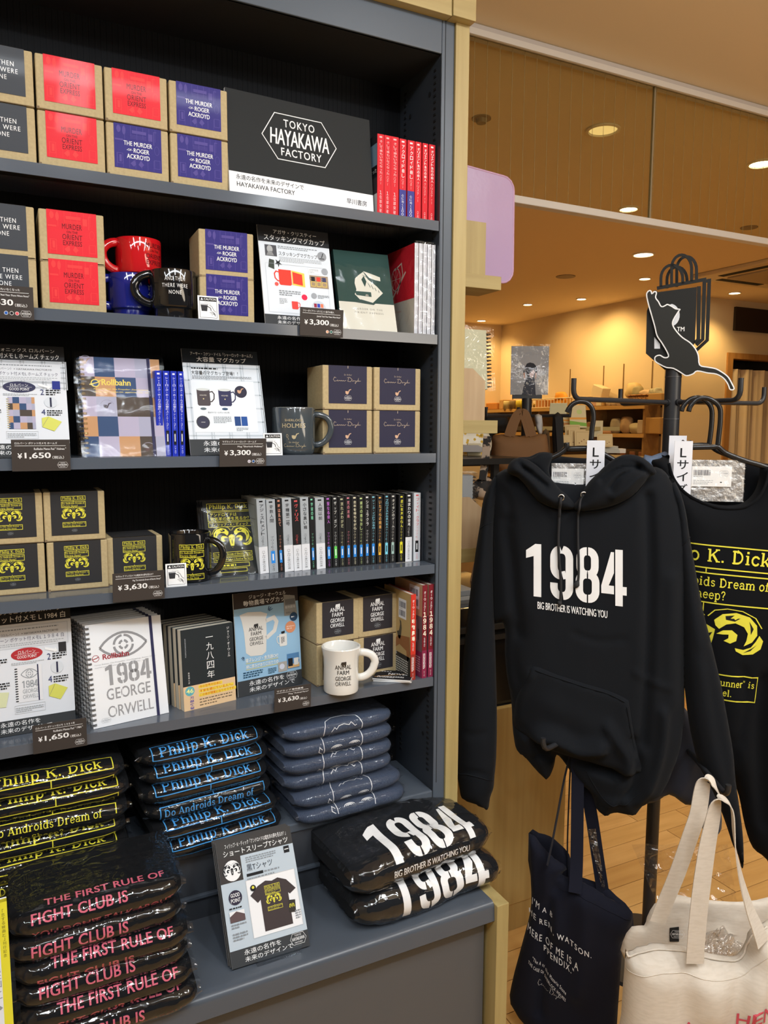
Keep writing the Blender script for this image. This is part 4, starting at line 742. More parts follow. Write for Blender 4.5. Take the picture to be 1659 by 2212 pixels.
rows = [(480, 537, GW, 'アジャストメント', KB, obi_w, None, 'pale grey'), (540, 597, GW, '変数人間', KB, None, BLL, 'pale grey'), (600, 636, K0, '時は乱れて', (.7, .3, .2), None, BLL, 'black'), (638, 697, GW, '変種第二号', KB, obi_w, None, 'pale grey'), (698, 749, K0, 'ヴァリス', (.7, .1, .1), obi_w, None, 'black'), (750, 803, GW, '小さな黒い箱', KB, obi_w, None, 'pale grey'), (806, 838, K0, '宇宙の眼', (.2, .65, .4), None, BLL, 'black'), (843, 900, GW, '人間以前', KB, obi_w, None, 'pale grey'),
        (903, 943, K0, '聖なる侵入', (.5, .15, .6), None, BLL, 'black'), (947, 985, K0, 'ザップ・ガン', (.6, .62, .6), None, (.12, .6, .1), 'black'), (988, 1028, K0, '流れよわが涙', (.5, .5, .3), None, BLL, 'black'), (1030, 1066, K0, '死の迷路', (.6, .2, .25), None, BLL, 'black'), (1068, 1108, K0, '去年を待ちながら', (.75, .7, .5), None, BLL, 'black'), (1110, 1146, K0, '銀河の壺なおし', (.5, .62, .25), None, BLL, 'black'), (1148, 1184, K0, 'シミュラクラ', (.7, .7, .7), None, BLL, 'black'), (1186, 1223, K0, 'ジャック・イジドアの告白', (.2, .5, .62), None, BLL, 'black'),
        (1228, 1263, K0, 'いたずらの問題', (.75, .4, .1), None, (.8, .42, .04), 'black'), (1270, 1306, K0, 'フロリクスから来た友人', (.2, .55, .7), None, (.2, .6, .75), 'black'), (1310, 1346, K0, 'タイタンのゲーム', (.6, .6, .55), None, (.35, .5, .45), 'black'), (1364, 1400, K0, '虚に夜声あらん', (.7, .65, .05), None, (.75, .68, .03), 'black'), (1408, 1450, K0, '道まわりの世界', WH, obi_w, None, 'black'), (1460, 1503, WHITE, 'ファイト・クラブ', (.7, .1, .1), None, K0, 'white')]
ordn = ['first', 'second', 'third', 'fourth', 'fifth', 'sixth', 'seventh', 'eighth', 'ninth', 'tenth', 'eleventh']
def rside(p, w, h): p.rect(0, 0, w, h, (.30, .33, .36)).up(); p.rect(0, 0, w, h*.36, (.66, .68, .7)); p.frame(w*.2, h*.72, w*.7, h*.2, .001, (.1, .1, .1)); p.put(ram((.4, .42, .44), (.2, .2, .2)), w*.15, h*.42, w*.7, h*.28)
for i, (a, b, bg, t_, tc, ob, lb, cn) in enumerate(rows):
    xa = hit(400+a/2.9625, 1230-(a-480)*.02, y=.056)[0]; xb = hit(400+b/2.9625, 1230-(a-480)*.02, y=.056)[0]; n = len(rows)
    pos = ordn[i]+' from left' if i < n/2 else ordn[n-1-i]+' from right'
    ds = 'white band' if ob else {BLL: 'blue label', K0: 'black label'}.get(lb, 'green label' if lb == (.12, .6, .1) else 'orange label' if i == 16 else 'light blue label' if i == 17 else 'pale label' if i == 18 else 'yellow label')
    book('%s paperback with %s, %s in the fourth shelf row' % (cn, ds, pos), 'book', xb-xa-.0004, .153-(.002 if i % 3 == 1 else 0), .106, bg, sp(bg, t_, tc, 'フィリップ・K・ディック', tc, ob, lb), (xa, .056, S[3]), (0, -R(max(0, 2.4-i*.14)), 0), 'science fiction paperbacks on the fourth shelf', side=rside if i == 0 else None)
tag(obj('bookend', G().box(-.004, -.0025, .05, .16, 0, .14).box(-.07, -.0025, .05, .16, 0, .001), ACR, loc=(0, 0, S[3])), 'clear acrylic bookend at the right end of the paperback row', 'bookend')
# journal shelf 2
def train(p, w, h):
    p.rect(0, 0, w, h*.36, (.6, .58, .5)); p.rect(0, h*.36, w, h*.64, (.016, .05, .043)).up(); c = (.62, .6, .52)
    p.poly([(w*.3, h*.46), (w*.34, h*.52), (w*.32, h*.6), (w*.34, h*.66), (w*.42, h*.71), (w*.5, h*.75), (w*.57, h*.66), (w*.72, h*.58), (w*.82, h*.5), (w*.6, h*.36), (w*.38, h*.4)], c)
    p.poly([(w*.5, h*.76), (w*.56, h*.75), (w*.66, h*.73), (w*.8, h*.7), (w*.8, h*.65), (w*.7, h*.66), (w*.6, h*.68)], c); p.up()
    p.poly([(w*.45, h*.65), (w*.5, h*.7), (w*.54, h*.63), (w*.5, h*.56)], (.016, .05, .043)); p.poly([(w*.3, h*.5), (w*.6, h*.5), (w*.6, h*.44), (w*.33, h*.45)], (.03, .07, .06)); p.poly([(w*.28, h*.36), (w*.62, h*.34), (w*.66, h*.36), (w*.4, h*.4)], (.03, .06, .055)); p.disc(w*.52, h*.45, w*.03, c)
    for i in range(4): p.line([(w*(.56+.06*i), h*(.62-.03*i)), (w*(.6+.05*i), h*(.56-.02*i))], .0012, (.03, .07, .06))
    p.line([(w*.48, h*.71), (w*.62, h*.66)], .001, (.016, .05, .043))
    p.text('MURDER ON THE', w*.52, h*.27, h*.022, (.2, .2, .17), w*.5, 0, 'c', 1.4); p.text('ORIENT EXPRESS', w*.52, h*.225, h*.022, (.2, .2, .17), w*.52, 0, 'c', 1.4)
def wrapf(t, w, h, d, seed=1, m=None):                  # clear sleeve round an upright item
    rnd = random.Random(seed); ph = rnd.random()*9
    def f(u, v): 
        a = -w/2-.003+u*(w+.006); b = -.002+v*(h+.006); return (a, -.0022-.0014*abs(math.sin(a*90+ph+b*30))*(.3+.7*abs(u-.5)*2)-.001*math.sin(b*70+ph*2), b)
    g = G().grid(f, 14, 18)
    obj('clear_sleeve', g, m or FILM, t, smooth='all', fix=False)
cx = fit(742, 705, 856, 713, y=.028); p = Pr(.125, .18); train(p, .125, .18)
t = board('journal', 'dark green journal with a cream steam train, face out on second shelf', 'notebook', .125, .178, .014, (cx[0], .028, S[1]), 17, -2, p, edge=mat('journal_green', (.016, .05, .043), .5)); wrapf(t, .125, .178, .014, 4)
def rj(p, w, h):
    p.rect(0, h*.4, w, h*.6, (.62, .02, .035)); p.rect(0, 0, w, h*.4, (.62, .57, .48)).up(); c = (.72, .6, .5)
    p.line(arc(w*.35, h*.67, w*.16, h*.13, 0, 360, 14), .002, c)
    for i in range(8): p.line([(w*.35, h*.67), (w*.35+w*.15*math.cos(i*.785), h*.67+h*.12*math.sin(i*.785))], .0008, c)
    p.line([(w*.2, h*.45), (w*.45, h*.58), (w*.7, h*.72)], .004, c); p.line([(w*.3, h*.78), (w*.55, h*.83), (w*.6, h*.7), (w*.4, h*.5)], .003, c); p.text('AND THEN', w*.2, h*.28, h*.02, (.6, .2, .15), w*.35)
for i in range(5):
    x = -.0512+i*.0103
    t = book('wrapped journal with red cover, the only one whose cover shows' if i == 0 else 'plastic wrapped journal standing edge on, %s of the row on second shelf' % ['', 'second', 'third', 'fourth', 'last'][i], 'notebook', .0085, .186, .128, (.62, .02, .035) if i == 0 else (.5, .5, .53), lambda p, w, h: p.rect(0, 0, w, h, (.52, .53, .57)).up().rect(w*.15, 0, w*.14, h, (.68, .69, .72)).rect(w*.62, 0, w*.1, h, (.4, .41, .45)), (x, .012, S[1]), group='wrapped journals on the second shelf', side=rj if i == 0 else None, name='journal')
    g = G().grid(lambda u, v: (-.0008+u*.0101, -.002-.0022*abs(math.sin(u*6+i))-.0012*math.sin(v*50+i*2), v*.19), 6, 40); g.grid(lambda u, v: (-.0012, .128*u-.002, v*.19), 6, 8); obj('clear_sleeve', g, FILMC, t, smooth='all', fix=False)
# spiral pads
def wirebind(t, h, n, m, x0=-.004, th=.012):
    g = G()
    for i in range(n):
        z = h*(.035+.93*i/(n-1))
        for dz in (-.0011, .0011): g.tube([(x0+.0058*math.cos(a)+.001, th/2-(th/2+.0022)*math.sin(a), z+dz) for a in [R(k*30) for k in range(12)]], .00065, 5, closed=True)
    obj('wire_binding', g, m, t, smooth='all', kind='stuff')
def spad(label, w, h, th, loc, tilt, yaw, p, wm, group, band=(.02, .02, .07), cover=None, seed=1):
    t = thing('spiral_pad', label, 'notebook', loc, (-R(tilt), 0, R(yaw)), group)
    obj('front_cover', G().box(-w/2, w/2, 0, .001, 0, h), cover or PAPER, t, bevel=.0004); obj('page_block', G().box(-w/2+.003, w/2-.001, .0012, th-.001, .001, h-.001), PAGES, t); obj('back_cover', G().box(-w/2, w/2, th-.001, th, 0, h), cover or PAPER, t)
    if p: p.build('cover_print', lambda a, b, e: (a/p.w*w-w/2, -e, b/p.h*h), t, INKM)
    obj('elastic_band', G().box(w*.335, w*.372, -.0016, -.0006, -.0008, h+.0008).box(w*.335, w*.372, -.0012, th+.001, h, h+.0012), mat('elastic_navy', band, .8), t)
    wirebind(t, h, 20, wm, -w/2+.002, th); wrapf(t, w+.008, h+.006, th, seed); return t
def chk():
    q = Pr(1, 1.35); checks(q); q.up(); g = (.75, .6, .12)
    q.disc(.17, .99, .055, g).up().disc(.17, .99, .042, CK[1]).up().line([(.1, .97), (.2, 1.0), (.24, 1.03)], .014, g); q.L -= 2
    q.text('Rollbahn', .25, .965, .085, g, .36, .04); q.text('Ferne Reisen  Die Propeller  Das Flugzeug', .15, .9, .022, g, .68, .02); q.text('machen weise.  drehen sich.  gewinnt an Höhe.  Leben.', .15, .862, .022, g, .72, .02)
    for cx, cy, c in ((.3, .68, (.06, .045, .06)), (.78, .1, (.1, .06, .06)), (.94, .8, (.03, .06, .12)), (.07, 1.28, (.4, .27, .2))):
        pipe(q, cx, cy, .09, c); q.line(arc(cx, cy, .085, .085, 20, 160, 8), .006, (.3, .28, .35))
    q.put(badge(), .2, .09, .13, .065); return q
chkp = chk()
cxp = fit(190, 987, 355, 984, y=.03)
for i in range(3): spad(['checked spiral pad in blue, brown and lilac, frontmost on third shelf', 'middle of three checked spiral pads, mostly its gold wire showing', 'rearmost checked spiral pad, only gold wire at its left edge showing'][i], .140, .186, .013, (cxp[0]-.0012*i, .030+.0165*i, S[2]+.0005), 15, 0, chkp if i == 0 else None, GOLD, 'checked spiral pads on the third shelf', cover=mat('pad_brown', CK[1], .6), seed=i+1)
def w84():
    q = Pr(1, 1.35); q.rect(0, 0, 1, 1.35, (.77, .78, .8)).up(); eye(q, .16, .86, .62, .34, (.27, .27, .28)); stencil(q, '1984', .2, .52, .62, .27, (.3, .3, .31)); stn = (.3, .3, .31)
    q.text('GEORGE', .2, .33, .15, stn, .58, .02); q.text('ORWELL', .2, .1, .15, stn, .6, .02); q.up(); rr = (.3, .01, .02)
    for x in (.29, .40, .50, .60, .70): q.rect(x, .08, .008, .42, (.77, .78, .8))
    q.disc(.1, .9, .045, rr).up().disc(.1, .9, .038, (.77, .78, .8)).up().line([(.06, .89), (.12, .905), (.14, .92)], .01, rr); q.text('Rollbahn', .19, .87, .07, rr, .34, .03); q.text('Ferne Reisen  Die Propeller  Das Flugzeug  Reisen bildet', .08, .8, .02, G2, .8); q.text('machen weise.  drehen sich.  gewinnt an Höhe.  Leben.', .08, .765, .02, G2, .7); q.put(badge(1, G2), .1, .05, .13, .06); return q
wp = w84()
n_ = np.array([-math.sin(R(9.7)), math.cos(R(9.7)), 0]); b0 = np.array([-.6406, .029, S[4]+.0005])
for i in range(6): spad('white spiral pad with grey eye and numerals, frontmost of the bottom shelf stack' if i == 0 else 'white spiral pad, %s behind the front one, mostly hidden' % ['', 'first', 'second', 'third', 'fourth', 'fifth'][i], .142, .190, .0135, b0+n_*.0165*i+np.array([-.001*i, 0, 0]), 10-i*.6, 9.7, wp if i == 0 else None, WIREK, 'white spiral pads on the bottom shelf', cover=mat('pad_white', (.74, .75, .77), .5), seed=i+5)
# black paperbacks face out
def ichi():
    q = Pr(.109, .16); q.rect(0, 0, .109, .16, (.02, .025, .028)).up(); q.rect(0, 0, .109, .048, (.72, .5, .29)).up()
    q.vtext('一九八四年', .058, .148, .015, .094, WH); q.vtext('ジョージ・オーウェル', .098, .153, .0055, .062, WH); q.greek(.007, .105, .0028, .038, 14, GY, 4); q.vtext('高橋和久訳', .0125, .076, .003, .024, WH)
    q.disc(.013, .038, .0095, (.12, .4, .45)).up().text('46', .013, .034, .0085, (.85, .85, .3), .014, .03, 'c'); q.L -= 1; q.vtext('万部突破', .0165, .0275, .0085, .027, (.05, .05, .3), .02)
    rr = (.62, .05, .01)
    for y, s_, w_ in ((.040, '今の世界や日本に', .046), (.0315, '不安を感じている人へ。', .07), (.0235, 'この本が現実になりそうです。', .075)): q.rect(.031, y-.0005, w_+.004, .0062, (.8, .62, .06)).up(); q.text(s_, .033, y, .0055, rr, w_, .008); q.L -= 1
    q.greek(.032, .004, .07, .017, 3, (.15, .1, .06), 7, .35); return q
ip = ichi(); n_ = np.array([-math.sin(R(11.3)), math.cos(R(11.3)), 0]); b0 = np.array([-.4884, .0433, S[4]])
for i in range(6): 
    q = ip if i == 0 else Pr(1, 1).rect(0, 0, 1, 1, (.02, .025, .028)).up().rect(0, 0, 1, .3, (.72, .5, .29)) if i < 3 else Pr(1, 1).rect(0, 0, 1, 1, (.02, .022, .025))
    t = board('paperback', 'black paperback with cream band, frontmost of the upright stack' if i == 0 else 'black paperback standing %s behind the front one' % ['', 'directly', 'second', 'third', 'fourth', 'fifth'][i], 'book', .111, .160, .0155, b0+n_*.0172*i+np.array([-.0025*i, 0, 0]), 3.5, 11.3, q, 'black paperbacks on the bottom shelf', edge=PAGES); obj('front_cover', G().box(-.0555, .0555, -.0002, .0006, 0, .160).box(-.0555, .0555, .0150, .0158, 0, .16), mat('cover_black', (.02, .022, .025), .35), t)
# ram paperbacks face out on the fourth shelf
def rbk():
    q = Pr(.106, .155); q.rect(0, 0, .106, .155, (.016, .018, .017)).up(); q.frame(.008, .133, .09, .016, .0008, YE); slab(q, 'Philip K. Dick', .012, .1375, .0085, YE, .08)
    q.frame(.008, .111, .09, .020, .0008, YE); q.text('アンドロイドは', .013, .1215, .007, YE, .055); q.text('電気羊の夢を見るか？', .013, .113, .007, YE, .08); q.frame(.008, .099, .09, .010, .0008, YE); q.text('フィリップ・K・ディック', .012, .101, .006, YE, .078)
    q.put(ram(YE, (.016, .018, .017)), .01, .05, .086, .048); q.frame(.012, .038, .08, .009, .0008, YE); slab(q, 'Do Androids Dream of Electric Sheep?', .014, .0405, .004, YE, .076, 1.2); q.frame(.012, .027, .08, .009, .0008, YE); slab(q, 'The Film Blade Runner is Based on This Novel', .014, .0295, .004, YE, .076, 1.2); q.frame(.018, .015, .066, .009, .0008, YE); q.greek(.021, .0165, .058, .006, 1, YE, 3); q.frame(.022, .005, .056, .008, .0008, YE); return q
rp = rbk()
for i in range(3):
    t = board('paperback', ['black paperback with yellow ram, face out in front on fourth shelf', 'second face-out ram paperback, only its left edge and top showing', 'rearmost face-out ram paperback of the three behind the black mug'][i], 'book', .106, .155, .0085, (-.4265-.003*i, .068+.011*i, S[3]+.001), 20, -1, rp if i == 0 else Pr(1, 1).rect(0, 0, 1, 1, (.02, .02, .022)), 'ram paperbacks facing out', edge=mat('cover_black', (.02, .022, .025), .35)); wrapf(t, .108, .157, .009, i+2)
# study books at the right end of the bottom shelf
def barcode(q, x, y, w, h, seed=1):
    q.rect(x, y, w, h, (.76, .76, .78)).up(); r = random.Random(seed)
    for yy in (.56, .12):
        xx = x+w*.1
        while xx < x+w*.88: b_ = r.uniform(.01, .045)*w; q.rect(xx, y+h*yy, b_, h*.3, (.04, .05, .08)); xx += b_+r.uniform(.015, .04)*w
    q.greek(x+w*.1, y+h*.47, w*.75, h*.05, 1, G3, seed); q.L -= 1
def tan(p, w, h):
    p.rect(0, 0, w, h, (.48, .34, .15)).up(); barcode(p, w*.56, h*.68, w*.28, h*.23, 3); p.up(); p.poly([(w*.5, h*.5), (w*.58, h*.52), (w*.62, h*.6), (w*.6, h*.66), (w*.66, h*.64), (w*.68, h*.56), (w*.66, h*.48), (w*.62, h*.42), (w*.56, h*.43)], (.08, .07, .05)); p.poly([(w*.36, h*.36), (w*.55, h*.46), (w*.75, h*.48), (w*.97, h*.5), (w, h*.3), (w*.9, h*.18), (w*.85, h*.32), (w*.6, h*.36), (w*.45, h*.3)], (.3, .13, .05)); p.poly([(w*.2, h*.36), (w*.42, h*.5), (w*.34, h*.62), (w*.28, h*.6)], (.12, .07, .04))
    p.rect(0, 0, w, h*.26, (.035, .03, .025)).up(); p.text('とは', w*.35, h*.225, h*.04, WH, w*.16); p.greek(w*.34, h*.02, w*.58, h*.19, 7, (.6, .6, .55), 6)
def ruin(p, w, h):
    p.rect(0, 0, w, h, (.5, .33, .2)).up(); p.rect(0, h*.28, w, h*.38, (.17, .13, .14)).up(); 
    for i in range(9): p.rect(w*(.3+.07*i), h*(.34+.03*(i % 3)), w*.04, h*(.12+.04*(i % 4)), (.38, .33, .36) if i % 2 else (.07, .05, .06))
    p.L -= 1; barcode(p, w*.55, h*.73, w*.35, h*.24, 5); p.rect(0, 0, w, h*.28, (.24, .03, .1)).up(); p.greek(w*.4, h*.03, w*.55, h*.2, 8, (.6, .45, .5), 7)
def s84(bg, lo, t1, t2):
    def f(p, w, h): p.rect(0, 0, w, h, bg); p.up().rect(0, 0, w, h*.3, lo).up(); p.vtext(t1, w*.5, h*.94, w*.4, h*.22, WH, .01); p.vtext(t2, w*.5, h*.72, w*.62, h*.27, (.85, .8, .65), .03); p.vtext('を漫画で読む', w*.5, h*.44, w*.3, h*.1, WH); p.greek(w*.22, h*.1, w*.5, h*.17, 14, WH, 3); p.vtext('いそっぷ社', w*.5, h*.08, w*.2, h*.06, WH)
    return f
xa = hit(886.4, 1456, y=.004)[0]; xb = hit(897, 1456, y=.004)[0]
book('tan illustrated study book with red spine and barcode sticker', 'book', xb-xa, .1915, .128, (.6, .04, .02), s84((.55, .035, .02), (.3, .03, .02), 'オーウェル「', '動物農場'), (xa, .004, S[4]), group='study books on the bottom shelf', side=tan)
for i, (a, b) in enumerate(((913, 923.2), (927.5, 938))):
    xa = hit(a, 1462, y=.003)[0]; xb = hit(b, 1462, y=.003)[0]
    book(['dark crimson study book with numerals, left of the two', 'dark crimson study book with numerals, touching the cabinet side'][i], 'book', xb-xa, .2095, .13, (.2, .015, .03), s84((.17, .012, .02), (.22, .02, .06), 'オーウェル「', '１９８４'), (xa-.002, .004+.002*i, S[4]), group='study books on the bottom shelf', side=ruin)
for i in range(2):
    t = thing('booklet', ['black and white free booklet lying on top in front of the study books', 'lower free booklet lying under the other on the bottom shelf'][i], 'booklet', (-.083, .034, S[4]+.0005+.0032*(1-i)), (0, 0, R(-37+4*i)), 'free booklets on the bottom shelf'); obj('pages', G().box(-.042, .042, -.03, .03, 0, .003), PAPER, t)
    p = Pr(.084, .06); p.rect(0, 0, .084, .06, KB).up(); p.text('NOVEL', .03, .03, .011, WH, .045, .03); p.greek(.008, .008, .06, .012, 3, WH, 2); p.greek(.01, .048, .04, .005, 1, WH, 3); p.up().poly([(.002, .012), (.003, .010), (.082, .046), (.081, .048)], (.5, .3, .12)); p.build('cover_print', lambda a, b, e: (a-.042, b-.03, .003+e), t)
# ------------------------------------------------------------------ folded garments in clear bags
def ridge(x, y, z, s): return 1-abs(noise.noise(Vector((x*s, y*s, z*s))))*2
def pack(label, w, d, h, loc, rot, m, art, group, seed=1, cat='folded shirt', name='folded_tee', puff=0, res=40, fm=None, ears=True, sag=.0, uneven=.0012, fq=22):
    t = thing(name, label, cat, loc, rot, group); r_ = h/2; nz = seed*7.31
    L0 = PI*r_/2
    def prof(s):                                         # arc length from the front fold: up over the top (+) or under (-)
        sg = 1 if s >= 0 else -1; s = abs(s)
        if s < L0: a = s/r_; return (r_-r_*math.cos(a), sg*r_*math.sin(a), -math.cos(a), sg*math.sin(a))
        return (r_+s-L0, sg*r_, 0, sg)
    def Sf(u, s, e, wr=0):
        y, z, ny, nz_ = prof(s); k = min(1, abs(u)/(w/2)); tp = 1-.42*k**6
        hh = 1+puff*(1-(u/(w/2))**2)*(1-((y-d/2)/(d/2))**2 if 0 <= y <= d else 0)
        wob = uneven*noise.noise(Vector((u*fq+nz, s*fq*1.3, nz)))+(uneven*.7 if fq > 20 else uneven*.18)*noise.noise(Vector((u*60, s*18+nz, nz)))
        wob += wr*(max(0, ridge(u+nz, s*1.6, nz, 34)-.55)*.9+max(0, ridge(u*.7, s*2.5+nz, nz, 75)-.6)*.4)
        # lower edge of the front fold sags with the cloth
        return (u, y+ny*(e+wob)+.02*(k**10), r_+(z+nz_*(e+wob))*tp*hh-sag*(u/w)**2)
    top = L0+d-r_-.004
    g = G().grid(lambda a, b: Sf(-w/2+w*a, -top+2*top*b, 0), res, 34); n0 = res+1
    g.add([Sf(-w/2, -top+2*top*b/34, 0) for b in range(35)], [tuple(range(35))]); g.add([Sf(w/2, -top+2*top*b/34, 0) for b in range(35)], [tuple(range(35))[::-1]])
    obj('cloth', g, m, t, smooth='all', fix=False)
    g = G().tube([Sf(-w/2+w*i/16, -.0, .0004) for i in range(17)], .0003, 4)
    if art: art().build('cloth_print', lambda a, b, e: Sf(a, b, e+.0006), t, INKC, maxlen=.012, smooth='all')
    e0 = .0022; ww = w+.016
    def Ff(a, b):
        u = -ww/2+ww*a; s = -top*.9+1.9*top*b; k = min(1, abs(u)/(w/2)); x, y, z = Sf(max(-w/2, min(w/2, u)), s, e0, .0032)
        ex = max(0, abs(u)-w/2); rr = noise.noise(Vector((u*50, s*60, nz*2)))
        if ex > 0: z = r_+(z-r_)*max(.25, 1-ex/.02)+rr*.005; y += rr*.004
        return (u+(.005*noise.noise(Vector((s*70, nz, 3))) if ex > 0 else 0), y, z)
    obj('plastic_bag', G().grid(Ff, 74, 54), fm or FILMK, t, smooth='all', fix=False)
    return t
def tee_novel(c, v0, w=.21):
    def f():
        p = Pr(); t = .0018; hw = w/2
        p.line([(-hw, v0+.004), (-hw, v0+.038), (hw, v0+.040), (hw, v0+.006)], t, c); slab(p, 'Philip K. Dick', -hw+.012, v0+.010, .021, c, w-.03, .9)
        p.line([(-hw, v0+.004), (hw, v0+.006)], t, c); p.line([(0, v0-.008), (0, v0+.005)], t, c); p.line([(-hw, v0-.045), (-hw, v0-.010), (hw, v0-.008), (hw, v0-.03)], t, c)
        slab(p, 'Do Androids Dream of', -hw+.006, v0-.030, .0135, c, w-.03, 1.0); slab(p, 'Electric Sheep?', -hw+.006, v0-.05, .013, c, w*.55, 1.0); return p
    return f
zz = PT
gy = 'yellow print tees in the tall stack'
zs = PT+.02
lab = ['bottom', 'second from bottom', 'third from bottom', 'third from top', 'second from top', 'top']
for i in range(6): pack('bagged black tee with yellow lettering, %s of the far left stack' % lab[i], .252, .19, .0345, (-.783+[.004, -.004, -.006, -.004, .002, -.004][i], [-.030, -.036, -.026, -.034, -.024, -.020][i], DECK+.0005+i*.0350-.002), (0, 0, R([-1, 0, 1, -1, 0, 1][i])), CLOTHT, tee_novel((.75, .68, .05), [.026, .012, .001, .030, .006, .003][i]), gy, seed=i+1, res=30)
gb = 'blue print tees in the middle stack'
lab = ['bottom one, half behind the leaflets', 'second from bottom', 'third from bottom', 'third from top', 'second from top', 'topmost with the plain collar side up']
for i in range(6): pack('bagged black tee with sky blue lettering, %s' % lab[i], .250, .19, .0345, (-.4905-[-.012, -.004, .004, .012, .008, .014][i], [-.022, -.018, .0, -.002, .004, .010][i], DECK+.0005-.003+i*.0352), (0, 0, R(5)), CLOTHT, tee_novel((.06, .32, .72), [.0, .006, .024, -.001, -.002, -.006][i]), gb, seed=i+21, res=30)
gd = 'denim tees on the deck'
def face(dv=0):
    p = Pr(); c = (.66, .68, .7); t = .0016
    p.line([(-.046, -.03), (-.048, -.01), (-.047, .012), (-.040, .032), (-.02, .046), (.01, .048), (.034, .036), (.044, .014), (.044, -.01), (.042, -.03)], t, c)
    p.line([(-.03, .008), (-.022, .016), (-.018, .012), (-.012, .018), (0, .02), (.012, .016), (.018, .021), (.026, .012), (.03, .014)], t*.8, c); p.line([(-.052, -.018), (-.058, -.012), (-.06, -.022), (-.052, -.028)], t, c)
    for r_ in (.013, .009, .005): p.line(arc(-.018, -.02, r_, r_*.45, 20, 175, 8), t*.8, c); p.line(arc(.024, -.019, r_, r_*.45, 10, 165, 8), t*.8, c)
    p.P = [(v+np.array([0, dv]), f, c_, L) for v, f, c_, L in p.P]; return p
lab = ['bottom', 'second from bottom', 'third from bottom', 'third from top', 'second from top', 'top']
for i in range(6): pack('bagged blue denim tee with white line drawing, %s of the right stack' % lab[i], .255, .16, .031, (-.2155+[.020, .014, .0, .0, .002, .004][i], [-.022, -.014, .006, .004, .008, .014][i], DECK+.0005-.003+i*.0336), (0, 0, R(3.5)), DENIM, (lambda: face([.03, .012, 0, .004, .016, -.012][i])), gd, seed=i+41, res=30, fm=film('tee_bag_clear', .012, .10, (5, 34, 50), .3, .006))
# pink lettered tees
def pinkp(v0):
    def f():
        p = Pr(); c = (.62, .13, .19)
        for i, (s_, w_) in enumerate((('THE FIRST RULE OF', .185), ('FIGHT CLUB IS', .142), ("YOU DON'T TALK ABOUT", .215))): p.text(s_, -.10+(.02 if i == 0 else 0), v0+.012-i*.030, .0175, c, w_, .03, 'l', 1.05)
        return p
    return f
lab = ['bottom', 'second from bottom', 'third from bottom', 'third from top', 'second from top', 'top']
for i in range(6): pack('bagged black tee with pink lettering, %s of the front left stack' % lab[i], .262, .18, .037, (-.7265+[.012, .006, .002, .0, -.006, -.004][i], [-.305, -.300, -.292, -.296, -.286, -.280][i]+.075, PT+.0005+i*.0362), (0, 0, R([-1, 0, 1, -2, 1, 0][i])), CLOTHT, pinkp([.010, -.006, .018, -.004, .012, .024][i]), 'pink lettered tees in the front left stack', seed=i+61, res=34, puff=.05)
# two bagged hoodies on the ledge
def p1984(dv=0):
    p = Pr(); stencil(p, '1984', -.098, .016+dv, .232, .125+dv*.6, WH); p.text('BIG BROTHER IS WATCHING YOU', -.085, -.008+dv, .0135, WH, .185, .02, 'l', .95); return p
for i in range(2): pack(['lower bagged black hoodie with white stencil numerals on the ledge', 'upper bagged black hoodie with white stencil numerals on the ledge'][i], .335, .185, .070, [(-.098, -.188, PT+.0005), (-.108, -.178, PT+.071)][i], (R(0), 0, R(5 if i else 3)), CLOTHK, (lambda: p1984(0 if i else -.036)), 'bagged hoodies on the ledge', seed=i+81, name='folded_hoodie', cat='folded hoodie', puff=.12, res=50, uneven=.011, fq=8, fm=film('hoodie_bag', .045, .07, (9, 22, 24), .5, .012))
# ------------------------------------------------------------------ the garment stand
def catmull(pts, n=5, closed=True):
    P = [np.array(p, float) for p in pts]; N = len(P); out = []
    for i in range(N if closed else N-1):
        a, b, c, d = (P[(i-1) % N], P[i], P[(i+1) % N], P[(i+2) % N]) if closed else (P[max(i-1, 0)], P[i], P[i+1], P[min(i+2, N-1)])
        for k in range(n): t = k/n; out.append(.5*((2*b)+(-a+c)*t+(2*a-5*b+4*c-d)*t*t+(-a+3*b-3*c+d)*t**3))
    if not closed: out.append(P[-1])
    return out
class Plane:                                            # an upright plane with origin, width direction and normal towards the aisle
    def __init__(s, o, az):
        s.o = np.array(o, float); s.e = np.array([math.cos(R(az)), math.sin(R(az)), 0]); s.n = np.array([s.e[1], -s.e[0], 0])
    def uv(s, px, py): d = pdir(px, py); t = ((s.o-CPOS)@s.n)/(d@s.n); q = CPOS+d*t-s.o; return (q@s.e, q[2])
    def w(s, u, v, h): return tuple(s.o+s.e*u+np.array([0, 0, v])+s.n*h)
def Z1(x, y): return (960+x/2.305, 940+y/2.305)         # reads of the garment close-up
def segd(P, a, b):
    a = np.array(a); b = np.array(b); ab = b-a; t = np.clip(((P-a)@ab)/max(ab@ab, 1e-12), 0, 1); return np.linalg.norm(P-(a+t[:, None]*ab), axis=1)
